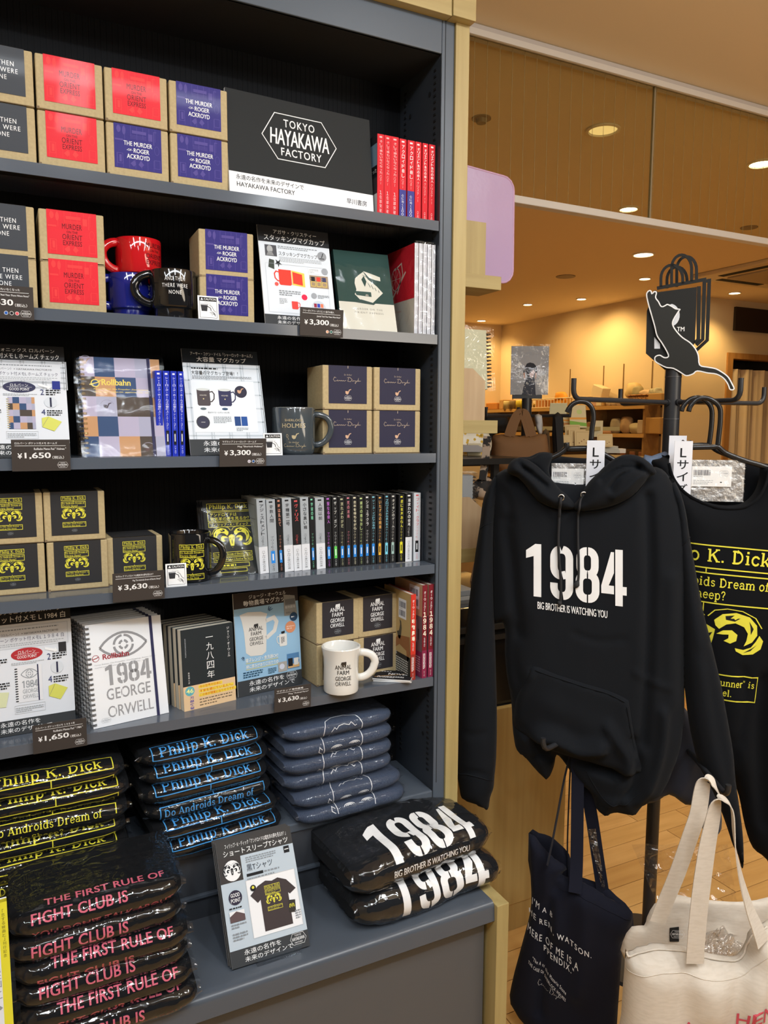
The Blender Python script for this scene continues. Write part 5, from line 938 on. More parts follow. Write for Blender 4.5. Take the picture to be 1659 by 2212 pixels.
class Sheet:
    def __init__(s, pl, outline, T=.03, rr=.05, base=0, folds=(), smooth=4, back=.7, wob=.003, seed=0):
        s.pl = pl; s.O = [tuple(p) for p in catmull([pl.uv(*q) for q in outline], smooth)] if smooth > 1 else [tuple(pl.uv(*q)) for q in outline]
        s.T, s.rr, s.base, s.back, s.wob, s.seed = T, rr, base, back, wob, seed
        s.F = [([tuple(p) for p in catmull([pl.uv(*q) for q in f[0]], 4, False)], f[1], f[2]) for f in folds]
    def d(s, P):
        m = np.full(len(P), 9.)
        for i in range(len(s.O)): m = np.minimum(m, segd(P, s.O[i-1], s.O[i]))
        return m
    def hgt(s, P, dd=None):
        P = np.atleast_2d(P); dd = s.d(P) if dd is None else dd; k = np.clip(dd/s.rr, 0, 1); base = s.T*np.sqrt(np.clip(1-(1-k)**2, 0, 1)); e = np.clip(dd/(s.rr*.6), 0, 1)
        for pts, wd, am in s.F:
            m = np.full(len(P), 9.)
            for a, b in zip(pts, pts[1:]): m = np.minimum(m, segd(P, a, b))
            base = base+am*np.exp(-(m/wd)**2)*e
        if s.wob: base = base+s.wob*e*np.array([noise.noise(Vector((p[0]*9+s.seed, p[1]*5, s.seed)))+.35*noise.noise(Vector((p[0]*30, p[1]*16, s.seed))) for p in P])
        return base+s.base, base
    def build(s, name, m, parent, res=.009, **k):
        xs = [p[0] for p in s.O]; ys = [p[1] for p in s.O]; gx = np.arange(min(xs), max(xs), res); gy_ = np.arange(min(ys), max(ys), res)
        Q = np.array([(x+res*.5*(j % 2), y) for j, y in enumerate(gy_) for x in gx]); dd = s.d(Q)
        poly = s.O; n = len(poly); ins = np.zeros(len(Q), bool)
        for i in range(n):
            (x1, y1), (x2, y2) = poly[i-1], poly[i]
            c = ((y1 > Q[:, 1]) != (y2 > Q[:, 1])) & (Q[:, 0] < (x2-x1)*(Q[:, 1]-y1)/(y2-y1+1e-12)+x1); ins ^= c
        Q = Q[ins & (dd > res*.45)]
        r = delaunay_2d_cdt([Vector(p) for p in poly]+[Vector(tuple(q)) for q in Q], [(i, (i+1) % n) for i in range(n)], [], 1, 1e-6)
        V = np.array([tuple(v) for v in r[0]]); F = [tuple(f) for f in r[2]]; dV = s.d(V); h, b0 = s.hgt(V, dV); edge = dV < 1e-5
        g = G(); g.add([s.pl.w(u, v, hh) for (u, v), hh in zip(V, h)], F)
        idx = {}; vs = []; nb = len(V)
        for i, (u, v) in enumerate(V):
            if edge[i]: idx[i] = i
            else: idx[i] = nb+len(vs); vs.append(s.pl.w(u, v, s.base-(b0[i])*s.back-.001))
        g.v += vs; bf = [tuple(idx[i] for i in f[::-1]) for f in F]; g.f += bf; g.m += [0]*len(bf); g.c += [None]*len(bf)
        return obj(name, g, m, parent, smooth='all', **k)
    def on(s, u, v, e): return s.pl.w(u, v, s.hgt(np.array([[u, v]]))[0][0]+e)
    def printq(s, pr, name, quad, parent, m=None, maxlen=.02, off=.0012):     # quad: pixel corners bl, br, tr, tl of the printed area
        q = [np.array(s.pl.uv(*c)) for c in quad]
        pts = []; g = G()
        for vs, fs, col, L in pr.P:
            vs, fs = split(np.array(vs)/[pr.w, pr.h], fs, maxlen/max(.02, np.linalg.norm(q[1]-q[0])))
            A = np.array(vs); uv = ((1-A[:, :1])*(1-A[:, 1:])*q[0]+A[:, :1]*(1-A[:, 1:])*q[1]+A[:, :1]*A[:, 1:]*q[2]+(1-A[:, :1])*A[:, 1:]*q[3]); h, _ = s.hgt(uv)
            b = len(g.v); g.v += [s.pl.w(u, v, hh+off+L*.0001) for (u, v), hh in zip(uv, h)]; g.f += [tuple(i+b for i in f) for f in fs]; g.m += [0]*len(fs); g.c += [col]*len(fs)
        return obj(name, g, m or INKC, parent, fix=False)
PD = 2.02; pole = at(1452, 868, PD); PX, PY = pole[0], pole[1]; ZA = pole[2]
def polez(px, py): return at(px, py, PD)[2]
st = thing('garment_stand', 'black metal garment stand with upturned hook arms at two heights', 'garment rack', (0, 0, 0))
zt1 = polez(1455, 770); obj('pole', G().tube([(PX, PY, .02), (PX, PY, ZA-.22)], .0175, 20).tube([(PX, PY, ZA-.22), (PX, PY, zt1)], .0205, 24), BLACKM, st, smooth=True)
for zz_ in (ZA+.065, ZA-.045): obj('collar', G().tube([(PX, PY, zz_-.0012), (PX, PY, zz_+.0012)], .0214, 24), mat('collar_grey', (.06, .06, .065), .3), st, smooth=True)
obj('thumb_screw', G().tube([(PX+.018, PY-.02, ZA+.105), (PX+.03, PY-.032, ZA+.105)], .009, 12), BLACKM, st, smooth=True)
obj('base_disc', G().lathe([(.0001, .022), (.06, .02), (.17, .008), (.175, 0), (.0001, 0)], 40, (PX, PY)), BLACKM, st, smooth=True)
def armr(tipx, tipd, py, z, up, rad=.0062, name='arm', z0=None):
    tip = at(tipx, py, tipd); tip = np.array([tip[0], tip[1], z]); d = np.array([tip[0]-PX, tip[1]-PY, 0]); L_ = np.linalg.norm(d); d /= L_
    P = [np.array([PX, PY, z])+d*.015]+[np.array([PX, PY, z])+d*(L_-.022)]+[np.array([PX, PY, z])+d*(L_-.022+.022*math.sin(R(a)))+np.array([0, 0, .022*(1-math.cos(R(a)))]) for a in (22, 45, 67, 90)]+[tip+np.array([0, 0, up])]
    o = obj(name, G().tube(P, rad, 12), BLACKM, st, smooth=True); obj('weld_collar', G().tube([np.array([PX, PY, z])+d*.016, np.array([PX, PY, z])+d*.026], rad+.0025, 12), BLACKM, o, smooth=True); return P
A1 = armr(1238, 1.80, 870, ZA-.002, .048); A2 = armr(1340, 2.25, 860, ZA, .045); A3 = armr(1598, 1.82, 870, ZA-.002, .052); A4 = armr(1650, 2.12, 858, ZA, .045)
ZL = at(1570, 1722, 1.64)[2]
A5 = armr(1572, 1.64, 1725, ZL, .028, .006); A6 = armr(1173, 1.73, 1620, at(1180, 1622, 1.73)[2], .030, .006)
# black paper bag sign on top
sg2 = thing('bag_sign', 'flat black shopping bag shaped sign with double handles topping the garment stand', 'sign', (0, 0, 0))
PB = Plane(at(1470, 700, PD-.034), -40)
BGM = mat('sign_black', (.010, .010, .009), .6, spec=.25); sc = 1659/1659
def Z2(x, y): return (1380+x/5.946, 520+y/5.946)
def slabp(name, pts, h0, h1, m, parent, hole=None, pl=PB):
    P = [pl.uv(*Z2(*q)) for q in pts]; g = G().prism(P, lambda a, b, t: pl.w(a, b, t), h0, h1); return obj(name, g, m, parent)
def bandp(name, pts, wd, h0, h1, m, parent, pl=PB, closed=False):
    q = Pr(); q.line([pl.uv(*Z2(*p)) for p in pts], wd, WH, closed); g = G(); vs, fs, _, _ = q.P[0]; n = len(vs)
    g.add([pl.w(a, b, h0) for a, b in vs]+[pl.w(a, b, h1) for a, b in vs], [tuple(f) for f in fs]+[tuple(i+n for i in f[::-1]) for f in fs]+[(i, i+1, i+1+n, i+n) for i in range(n//2-1)]+[(i, i+1, i+1+n, i+n) for i in range(n//2, n-1)]+[(0, n//2, n//2+n, n), (n//2-1, n-1, 2*n-1, n//2-1+n)])
    return obj(name, g, m, parent)
slabp('front_plate', [(245, 665), (740, 600), (715, 1318), (690, 1350), (600, 1640), (330, 1660), (185, 1535), (88, 1450), (100, 905), (205, 640)], .004, .0065, BGM, sg2)
bandp('outer_frame', [(230, 615), (838, 505), (815, 1270), (735, 1345)], .0085, .004, .0065, BGM, sg2); bandp('gusset_line', [(768, 590), (760, 1270), (712, 1318)], .009, .004, .0065, BGM, sg2)
bandp('rear_frame', [(845, 510), (918, 497), (890, 1270), (740, 1410)], .0085, -.016, -.0135, BGM, sg2)
hd_ = lambda cx, w_, top, bl, br: [(cx-w_, bl)]+[(cx+w_*math.cos(R(a)), top+170-170*math.sin(R(a))) for a in range(180, -1, -15)]+[(cx+w_, br)]
bandp('front_handle', hd_(420, 140, 318, 600, 560), .007, .004, .0065, BGM, sg2); bandp('front_handle', hd_(545, 128, 188, 560, 530), .007, .004, .0065, BGM, sg2)
bandp('rear_handle', hd_(500, 130, 322, 600, 540), .007, -.016, -.0135, BGM, sg2); bandp('rear_handle', hd_(625, 128, 188, 580, 510), .007, -.016, -.0135, BGM, sg2)
obj('spacer', G().box(-.006, .006, -.006, .006, -.01, .01), BGM, sg2, loc=PB.w(*PB.uv(1440, 640), -.004)); obj('mount_tab', G().tube([PB.w(*PB.uv(1456, 745), -.004), (PX, PY, zt1-.005)], .008, 10), BGM, sg2)
q = Pr(1, 1); q.text('TM', 0, 0, 1, WH, 1, .03); c = [PB.uv(*Z2(*k)) for k in ((485, 1168), (578, 1168))]; hgt_ = .011
q.build('trade_lettering', lambda a, b, e: PB.w(c[0][0]+a*(c[1][0]-c[0][0]), c[0][1]+b*hgt_, .0065+e), sg2)
q = Pr(); q.poly([PB.uv(*Z2(*k)) for k in [(195, 1240), (268, 1330), (268, 1390), (195, 1390)]], (.6, .62, .66)); q.poly([PB.uv(*Z2(*k)) for k in [(380, 830)]+[(400+120*math.cos(R(a)), 960-145*math.sin(R(a))) for a in range(80, -71, -15)]], (.6, .62, .66)); q.build('grey_letter_part', lambda a, b, e: PB.w(a, b, .0066+e), sg2)
cat_o = [(120, 648), (155, 655), (165, 690), (175, 665), (215, 660), (225, 690), (215, 740), (250, 790), (285, 850), (330, 835), (360, 822), (420, 850), (465, 878), (525, 888), (500, 930), (440, 1030), (435, 1095), (490, 1180), (560, 1250), (650, 1310), (720, 1390), (760, 1480), (775, 1596), (860, 1620), (970, 1640), (1060, 1688), (1140, 1752), (1195, 1850), (1216, 1900), (1196, 1924), (1150, 1916), (1124, 1850), (1070, 1775), (980, 1724), (870, 1710), (740, 1684), (690, 1720), (600, 1745), (520, 1700), (430, 1650), (345, 1640), (260, 1600), (200, 1560), (190, 1510), (215, 1480), (265, 1470), (320, 1500), (365, 1490), (345, 1430), (280, 1320), (220, 1230), (190, 1110), (150, 970), (110, 830), (85, 700)]
ct = thing('cat_sign', 'black cat silhouette sign with white outline climbing the bag sign', 'sign', (0, 0, 0))
P0 = [tuple(p) for p in catmull([PB.uv(*Z2(*q)) for q in cat_o], 3)]
g = G().prism(P0, lambda a, b, t: PB.w(a, b, t), .0115, .0145); obj('white_outline_plate', g, mat('acrylic_white', (.78, .78, .78), .3), ct)
def inset(P, d):
    o = []; n = len(P)
    for i in range(n):
        a, b, c = np.array(P[i-1]), np.array(P[i]), np.array(P[(i+1) % n]); t = (c-a)/(np.linalg.norm(c-a)+1e-9); o.append(tuple(b+np.array([t[1], -t[0]])*d*(-1)))
    return o
ar = sum(P0[i-1][0]*P0[i][1]-P0[i][0]*P0[i-1][1] for i in range(len(P0))); 
obj('black_cat_face', G().prism(inset(P0, .0031*(1 if ar > 0 else -1)), lambda a, b, t: PB.w(a, b, t), .0146, .0152), mat('cat_black', (.012, .0117, .009), .5, spec=.3), ct)
# ------------------------------------------------------------------ hangers
HGM = mat('hanger_black', (.012, .012, .013), .28)
def hanger(label, pl, pts_hook, pts_sh, h, rr=.0065, grp='black plastic hangers'):
    t = thing('hanger', label, 'hanger', (0, 0, 0), group=grp)
    P = [pl.w(*pl.uv(*q), h) for q in pts_hook]; obj('hook', G().tube([tuple(x) for x in catmull(P, 4, False)], rr*.9, 10), HGM, t, smooth='all')
    for s_ in pts_sh: obj('shoulder_arm', G().tube([tuple(x) for x in catmull([pl.w(*pl.uv(*q), h) for q in s_], 4, False)], rr, 10), HGM, t, smooth='all')
def Z3(x, y): return (980+x/4.879, 700+y/4.879)
def Z6(x, y): return (1280+x/4.377, 680+y/4.377)
HP = Plane(at(1250, 1230, 1.80), -37)
hanger('black hanger carrying the hoodie on the front left hook', HP, [Z3(1195, 930), Z3(1215, 890), Z3(1260, 840), Z3(1330, 815), Z3(1410, 830), Z3(1465, 900), Z3(1475, 1000), Z3(1460, 1100), Z3(1450, 1230)], [[Z3(1190, 1250), Z3(1185, 1310), Z3(1110, 1370), Z3(1010, 1420), Z3(880, 1520)], [Z3(1190, 1315), Z3(1450, 1312), Z3(1560, 1360), Z3(1700, 1440), Z3(1850, 1530)], [Z3(1190, 1315), Z3(1290, 1318), Z3(1450, 1312)]], -.004)
TP = Plane(at(1560, 1150, 1.86), -33)
hanger('black hanger carrying the ram tee on the right hook', TP, [Z6(905, 915), Z6(925, 860), Z6(985, 800), Z6(1060, 785), Z6(1140, 815), Z6(1200, 880), Z6(1205, 1000), Z6(1190, 1150), Z6(1180, 1240)], [[Z6(915, 1255), Z6(1120, 1250), Z6(1185, 1250), Z6(1260, 1310), Z6(1440, 1380), Z6(1580, 1420), Z6(1750, 1480)], [Z6(915, 1255), Z6(905, 1190)]], .002)
TP2 = Plane(at(1560, 1150, 1.90), -33)
hanger('second black hanger right behind the ram tee hanger', TP2, [Z6(850, 912), Z6(870, 860), Z6(930, 800), Z6(1010, 780), Z6(1080, 810), Z6(1135, 880), Z6(1140, 1000), Z6(1125, 1150), Z6(1112, 1230)], [[Z6(860, 1240), Z6(1100, 1235), Z6(1200, 1290), Z6(1400, 1370), Z6(1600, 1440)]], -.01)
# ------------------------------------------------------------------ the hoodie
ho = thing('hoodie', 'black hoodie with white stencil numerals hanging on the stand', 'hoodie', (0, 0, 0))
HPb = HP
body_o = [Z1(*p) for p in [(255, 200), (330, 165), (450, 190), (600, 230), (760, 230), (930, 170), (1060, 160), (1120, 205), (1165, 290), (1195, 400), (1215, 520), (1222, 700), (1215, 900), (1205, 1100), (1200, 1250), (1198, 1400), (1180, 1560), (1140, 1680), (1085, 1790), (1040, 1820), (990, 1850), (950, 1895), (900, 1890), (850, 1880), (800, 1900), (760, 1870), (735, 1800), (690, 1750), (640, 1700), (600, 1640), (560, 1600), (545, 1660), (515, 1718), (470, 1690), (400, 1610), (360, 1575), (345, 1510), (338, 1440), (336, 1380), (330, 1310), (310, 1200), (300, 1080), (302, 980), (285, 930), (245, 925), (240, 800), (238, 600), (238, 400), (240, 260)]]
bf = [([Z1(300, 420), Z1(330, 600), Z1(350, 800), Z1(370, 980)], 0.0136, -0.0180), ([Z1(360, 950), Z1(340, 1080), Z1(360, 1200)], 0.0102, -0.0120), ([Z1(1000, 300), Z1(1010, 600), Z1(1005, 900), Z1(995, 1200), Z1(975, 1500)], 0.0119, -0.0180), ([Z1(1130, 700), Z1(1120, 1000), Z1(1130, 1300)], 0.0170, 0.0150), ([Z1(640, 960), Z1(760, 1000), Z1(880, 990)], 0.0068, -0.0045), ([Z1(400, 1480), Z1(520, 1450), Z1(640, 1510), Z1(760, 1500)], 0.0170, 0.0390), ([Z1(350, 1420), Z1(430, 1480), Z1(500, 1560), Z1(560, 1590), Z1(700, 1610), Z1(860, 1650)], 0.0119, -0.0330),
      ([Z1(880, 1640), Z1(900, 1560), Z1(850, 1480), Z1(800, 1400)], 0.0102, 0.0180), ([Z1(560, 1600), Z1(660, 1680), Z1(780, 1790), Z1(880, 1790)], 0.0110, 0.0210), ([Z1(920, 1480), Z1(950, 1600), Z1(930, 1720), Z1(860, 1800)], 0.0102, -0.0180), ([Z1(1080, 1350), Z1(1070, 1500), Z1(1020, 1700), Z1(960, 1800)], 0.0119, 0.0210), ([Z1(1140, 1240), Z1(1000, 1190), Z1(940, 1150)], 0.0068, 0.0060), ([Z1(420, 1600), Z1(470, 1570), Z1(530, 1600)], 0.0068, -0.0180), ([Z1(420, 1160), Z1(380, 1280), Z1(360, 1400)], 0.0102, 0.0120), ([Z1(250, 240), Z1(310, 300), Z1(330, 420)], 0.0085, -0.0090)]
HB = Sheet(HPb, body_o, .060, .10, -.01, bf, 3, .6, .004, 1); HB.build('body', CLOTHK, ho, .0085)
def seam(S_, pts, name, parent, r_=.0011, m=CLOTHK, lift=.0004):
    P = [S_.on(u, v, lift) for u, v in catmull([S_.pl.uv(*q) for q in pts], 6, False)]; return obj(name, G().tube(P, r_, 6), m, parent, smooth='all')
# pouch pocket: a second layer of cloth on the front
pk_o = [Z1(*p) for p in [(440, 1120), (560, 1160), (700, 1205), (800, 1235), (890, 1275), (905, 1300), (920, 1400), (940, 1500), (955, 1560), (965, 1640), (880, 1655), (700, 1600), (560, 1560), (490, 1510), (420, 1470), (350, 1440), (350, 1340), (370, 1260), (410, 1190)]]
class Over(Sheet):                                      # a layer lying on another sheet
    def __init__(s, under, outline, T, rr, folds=(), **k): Sheet.__init__(s, under.pl, outline, T, rr, 0, folds, 3, .0, .0, 0); s.un = under
    def hgt(s, P, dd=None): h, b = Sheet.hgt(s, P, dd); hu, _ = s.un.hgt(np.atleast_2d(P)); return hu+b+.001, b
HK = Over(HB, pk_o, .0075, .012, [([Z1(500, 1300), Z1(650, 1360), Z1(800, 1460), Z1(880, 1580)], .03, .006)]); HK.build('pouch_pocket', CLOTHK, ho, .0095)
seam(HK, [Z1(x, y) for x, y in [(450, 1135), (560, 1172), (700, 1217), (800, 1247), (882, 1287)]], 'pocket_seam', ho); seam(HK, [Z1(x, y) for x, y in [(893, 1310), (908, 1400), (928, 1500), (940, 1560)]], 'pocket_seam', ho)
seam(HB, [Z1(x, y) for x, y in [(700, 1640), (780, 1770), (850, 1800), (905, 1790), (960, 1740)]], 'hem_seam', ho)
slv_l = [Z1(*p) for p in [(262, 195), (215, 265), (190, 340), (178, 440), (162, 540), (140, 700), (115, 900), (90, 1150), (74, 1350), (62, 1600), (64, 1680), (76, 1760), (88, 1800), (135, 1820), (180, 1840), (216, 1860), (228, 1800), (245, 1750), (250, 1690), (258, 1600), (262, 1400), (255, 1100), (250, 950), (244, 800), (242, 600), (246, 420), (262, 300)]]
SL = Sheet(HP, slv_l, .040, .045, .004, [([Z1(70, 1440), Z1(140, 1460), Z1(200, 1455)], .008, -.004), ([Z1(180, 460), Z1(238, 425)], .005, -.005), ([Z1(70, 1660), Z1(150, 1640), Z1(240, 1670)], .006, -.006)], 3, .8, .003, 4); SL.build('left_sleeve', CLOTHK, ho, .008)
seam(SL, [Z1(180, 462), Z1(205, 440), Z1(236, 430)], 'armhole_seam', ho); seam(SL, [Z1(68, 1668), Z1(120, 1655), Z1(180, 1665), Z1(244, 1700)], 'cuff_seam', ho, .0014)
slv_r = [Z1(*p) for p in [(1120, 200), (1165, 260), (1200, 370), (1220, 500), (1245, 640), (1285, 860), (1330, 1040), (1375, 1230), (1400, 1360), (1425, 1500), (1440, 1600), (1450, 1720), (1470, 1860), (1485, 1980), (1490, 2080), (1488, 2150), (1478, 2150), (1462, 2090), (1436, 2040), (1410, 1960), (1370, 1850), (1320, 1740), (1270, 1650), (1235, 1520), (1210, 1380), (1190, 1200), (1178, 1050), (1165, 850), (1158, 650), (1155, 520), (1150, 380), (1130, 280)]]
SRr = Sheet(HP, slv_r, .046, .05, .0, [([Z1(1180, 560), Z1(1230, 500)], .006, -.005), ([Z1(1240, 1060), Z1(1310, 1050)], .008, -.003), ([Z1(1300, 1100), Z1(1340, 1400), Z1(1400, 1700), Z1(1450, 1950)], .014, -.008)], 3, .8, .003, 7); SRr.build('right_sleeve', CLOTHK, ho, .009)
seam(SRr, [Z1(1162, 560), Z1(1190, 520), Z1(1218, 505)], 'armhole_seam', ho)
def Z4(x, y): return (1050+x/4.046, 950+y/4.046)
hb = [Z4(*p) for p in [(190, 240), (235, 180), (300, 155), (380, 150), (470, 112), (560, 115), (650, 145), (800, 160), (960, 165), (1060, 140), (1100, 200), (1020, 300), (900, 400), (840, 470), (780, 560), (740, 560), (640, 470), (560, 380), (400, 320), (260, 290)]]
obj_in = Sheet(Plane(at(1250, 1010, 1.84), -37), hb, .008, .02, -.02, [([Z4(600, 160), Z4(720, 185), Z4(860, 210)], .006, .006)], 3, .8, .002, 9); obj_in.build('hood_inside', CLOTHK, ho, .009)
lob_l = [Z4(*p) for p in [(188, 262), (205, 200), (250, 160), (300, 150), (360, 165), (440, 215), (520, 290), (590, 360), (640, 420), (690, 460), (765, 545), (760, 580), (700, 592), (620, 588), (530, 560), (450, 515), (390, 450), (340, 380), (280, 320), (215, 292)]]
HL = Sheet(HP, lob_l, .032, .035, .048, [([Z4(280, 180), Z4(350, 250), Z4(430, 310), Z4(520, 380)], 0.0063, -0.0192), ([Z4(240, 240), Z4(330, 320), Z4(450, 430), Z4(560, 510)], 0.0108, 0.0128), ([Z4(330, 235), Z4(400, 265)], 0.0036, -0.0096)], 3, .9, .002, 3); HL.build('hood_left_fold', CLOTHK, ho, .0048)
lob_r = [Z4(*p) for p in [(745, 560), (800, 500), (830, 440), (880, 360), (950, 290), (1020, 220), (1090, 165), (1160, 130), (1240, 122), (1320, 140), (1390, 185), (1440, 240), (1455, 285), (1395, 315), (1350, 370), (1290, 440), (1220, 495), (1120, 545), (1000, 580), (880, 600), (790, 604)]]
HR = Sheet(HP, lob_r, .042, .04, .048, [([Z4(1000, 260), Z4(1120, 190), Z4(1240, 175), Z4(1320, 215)], 0.0049, -0.0208), ([Z4(980, 330), Z4(1100, 250), Z4(1220, 215), Z4(1320, 240), Z4(1400, 290)], 0.0054, -0.0224), ([Z4(1060, 400), Z4(1130, 310), Z4(1230, 260), Z4(1300, 250)], 0.0063, -0.0192), ([Z4(1080, 480), Z4(1180, 400), Z4(1260, 330), Z4(1320, 290)], 0.0081, 0.0128)], 3, .9, .002, 5); HR.build('hood_right_fold', CLOTHK, ho, .0048)
hb2 = [Z4(*p) for p in [(470, 110), (530, 105), (575, 130), (560, 190), (545, 260), (570, 340), (600, 380), (520, 330), (430, 250), (350, 190), (330, 160), (400, 150)]]
Sheet(HP, hb2, .014, .02, .036, [], 3, .9, .002, 6).build('hood_lining_fold', CLOTHK, ho, .006)
seam(HB, [Z4(x, y) for x, y in [(330, 400), (400, 480), (500, 560), (600, 600), (740, 612), (880, 612), (1020, 595), (1130, 558), (1230, 505), (1310, 435), (1370, 360), (1398, 310)]], 'hood_seam', ho, .0016)
for px_, py_, ends, knot in ((643, 480, [(645, 500), (622, 620), (630, 800), (640, 1000), (650, 1100)], None), (835, 460, [(838, 480), (800, 540), (790, 700), (788, 900), (790, 1060), (800, 1190)], None)):
    S_ = HL if px_ < 700 else HR; u, v = HP.uv(*Z4(px_, py_)); c_ = np.array(S_.on(u, v, .001)); e1, e3 = HP.e, np.array([0, 0, 1.])
    obj('eyelet', G().tube([tuple(c_+e1*.0062*math.cos(a)+e3*.0062*math.sin(a)) for a in [i*PI/8 for i in range(16)]], .0018, 8, closed=True), SILVER, ho, smooth='all')
cds = [([Z1(573, 296), Z1(568, 340), Z1(566, 420), Z1(562, 500), Z1(566, 600), Z1(574, 700), Z1(572, 800), Z1(560, 815)], HL), ([Z1(682, 284), Z1(662, 330), Z1(657, 420), Z1(657, 520), Z1(660, 600), Z1(658, 700), Z1(640, 735)], HR)]
for pts, S_ in cds:
    P = []
    for j, q in enumerate(catmull([HP.uv(*p) for p in pts], 5, False)):
        h_ = max(HB.hgt(q)[0][0]+.004, (S_.hgt(q)[0][0]+.003) if j < 8 else -9); P.append(HP.w(q[0], q[1], h_+.002))
    c_ = obj('drawstring', G().tube(P, .0034, 8, flat=.8), mat('cord_black', (.016, .016, .018), .8, bump=((1500, 1500, 1500), .4, .0006)), ho, smooth='all')
    obj('cord_knot', G().tube([np.array(P[-5])+[0, 0, .004], P[-4], P[-3], P[-1]], [.004, .0065, .006, .003], 8), mat('cord_black'), c_, smooth='all')
q = Pr(1.93, 1); stencil(q, '1984', 0, 0, 2.0, 1, WH); HB.printq(q, 'chest_numerals', [Z1(402, 775), Z1(884, 830), Z1(884, 556), Z1(402, 522)], ho)
q = Pr(1, 1); q.text('BIG BROTHER IS WATCHING YOU', 0, 0, 1, WH, 1, .03, 'l', .95); HB.printq(q, 'chest_lettering', [Z1(462, 840), Z1(800, 886), Z1(800, 850), Z1(462, 805)], ho)
# hoodie size tag, bagged label and pole hook
def sizetag(label, pl, quad, h, txt, grp):
    t = thing('size_tag', label, 'tag', (0, 0, 0), group=grp); q = [np.array(pl.uv(*c)) for c in quad]; o = q[0]; w_, h_ = q[1][0]-q[0][0], q[3][1]-q[0][1]
    g = G(); 
    for dh in (h, h-.0012): g.add([pl.w(o[0], o[1], dh), pl.w(o[0]+w_, o[1], dh), pl.w(o[0]+w_, o[1]+h_, dh), pl.w(o[0], o[1]+h_, dh)], [(0, 1, 2, 3)])
    g.f += [(i, (i+1) % 4, (i+1) % 4+4, i+4) for i in range(4)]; g.m += [0]*4; g.c += [None]*4; obj('tag_card', g, mat('tag_white', (.72, .73, .78), .35), t)
    if txt:
        p = Pr(); 
        for i, ch in enumerate(txt): p.text(ch, w_/2, h_*(1-.19-.17*i-.04), h_*.13, KB, w_*.62 if ch != 'L' else w_*.34, .012, 'c')
        p.build('tag_lettering', lambda a, b, e: pl.w(o[0]+a, o[1]+b, h+e), t)
    obj('tag_clip', G().tube([pl.w(o[0]+w_*.5, o[1]+h_*.99, h-.002), pl.w(o[0]+w_*.5, o[1]+h_*1.0, h-.01)], .003, 8), HGM, t)
sizetag('white L size tag standing in the hoodie neckline', HP, [Z3(1378, 1960), Z3(1565, 1960), Z3(1570, 1225), Z3(1390, 1225)], .012, 'Lサイズ', 'white size tags')
sizetag('front white L size tag in the ram tee neckline', TP, [Z6(735, 1850), Z6(905, 1850), Z6(905, 1192), Z6(735, 1192)], .012, 'Lサイズ', 'white size tags')
sizetag('blank white size tag behind the ram tee tag', TP2, [Z6(710, 1500), Z6(875, 1500), Z6(875, 1142), Z6(710, 1142)], .0, '', 'white size tags')
def barlabel(name, label, pl, bag, lab_, h, seed):
    t = thing(name, label, 'label', (0, 0, 0), group='bagged barcode labels'); 
    q = [np.array(pl.uv(*c)) for c in lab_]; w_, h_ = q[1][0]-q[0][0], q[3][1]-q[0][1]; b = [np.array(pl.uv(*c)) for c in bag]; bw, bh = b[1][0]-b[0][0], b[3][1]-b[0][1]
    g = G(); g.add([pl.w(q[0][0]+x*w_, q[0][1]+y*h_, h-dz) for dz in (0, .0006) for x, y in ((0, 0), (1, 0), (1, 1), (0, 1))], [(0, 1, 2, 3), (4, 5, 6, 7), (0, 1, 5, 4), (1, 2, 6, 5), (2, 3, 7, 6), (3, 0, 4, 7)]); obj('paper_label', g, PAPER, t)
    p = Pr(w_, h_); r = random.Random(seed); x = w_*.05
    while x < w_*.48: k = r.uniform(.006, .02)*w_; p.rect(x, h_*.55, k, h_*.27, (.12, .12, .14)); x += k+r.uniform(.006, .02)*w_
    p.greek(w_*.05, h_*.46, w_*.42, h_*.07, 1, G2, 1); p.greek(w_*.05, h_*.1, w_*.5, h_*.25, 3, G2, 2, .4); p.put(badge(1, G2), w_*.68, h_*.5, w_*.25, h_*.3); p.greek(w_*.72, h_*.18, w_*.1, h_*.08, 1, KB, 3)
    p.build('label_print', lambda a, b_, e: pl.w(q[0][0]+a, q[0][1]+b_, h+e), t)
    obj('bag_film', G().grid(lambda u, v: pl.w(b[0][0]+bw*u, b[0][1]+bh*v, h+.0025+.003*noise.noise(Vector((u*9, v*9, seed)))+.002*max(0, ridge(u, v, seed, 9)-.6)), 40, 30), film('label_bag', .05, .12, (40, 40, 40), .6, .010), t, smooth='all', fix=False)
    obj('bag_backing', G().grid(lambda u, v: pl.w(b[0][0]+bw*u, b[0][1]+bh*v, h-.004+.003*noise.noise(Vector((u*9, v*9, seed+4)))), 20, 20), mat('bag_backing', (.36, .35, .34), .3, metal=.3, bump=((60, 60, 60), .8, .01)), t, smooth='all', fix=False)
barlabel('barcode_label', 'bagged barcode label inside the hoodie neckline', HP, [Z3(1020, 1860), Z3(1390, 1860), Z3(1390, 1465), Z3(1020, 1465)], [Z3(1028, 1715), Z3(1365, 1715), Z3(1365, 1520), Z3(1028, 1520)], .006, 2)
barlabel('barcode_label', 'bagged barcode label inside the ram tee neckline', TP, [Z6(900, 1760), Z6(1420, 1760), Z6(1420, 1370), Z6(900, 1370)], [Z6(925, 1620), Z6(1302, 1620), Z6(1302, 1430), Z6(925, 1430)], .006, 3)
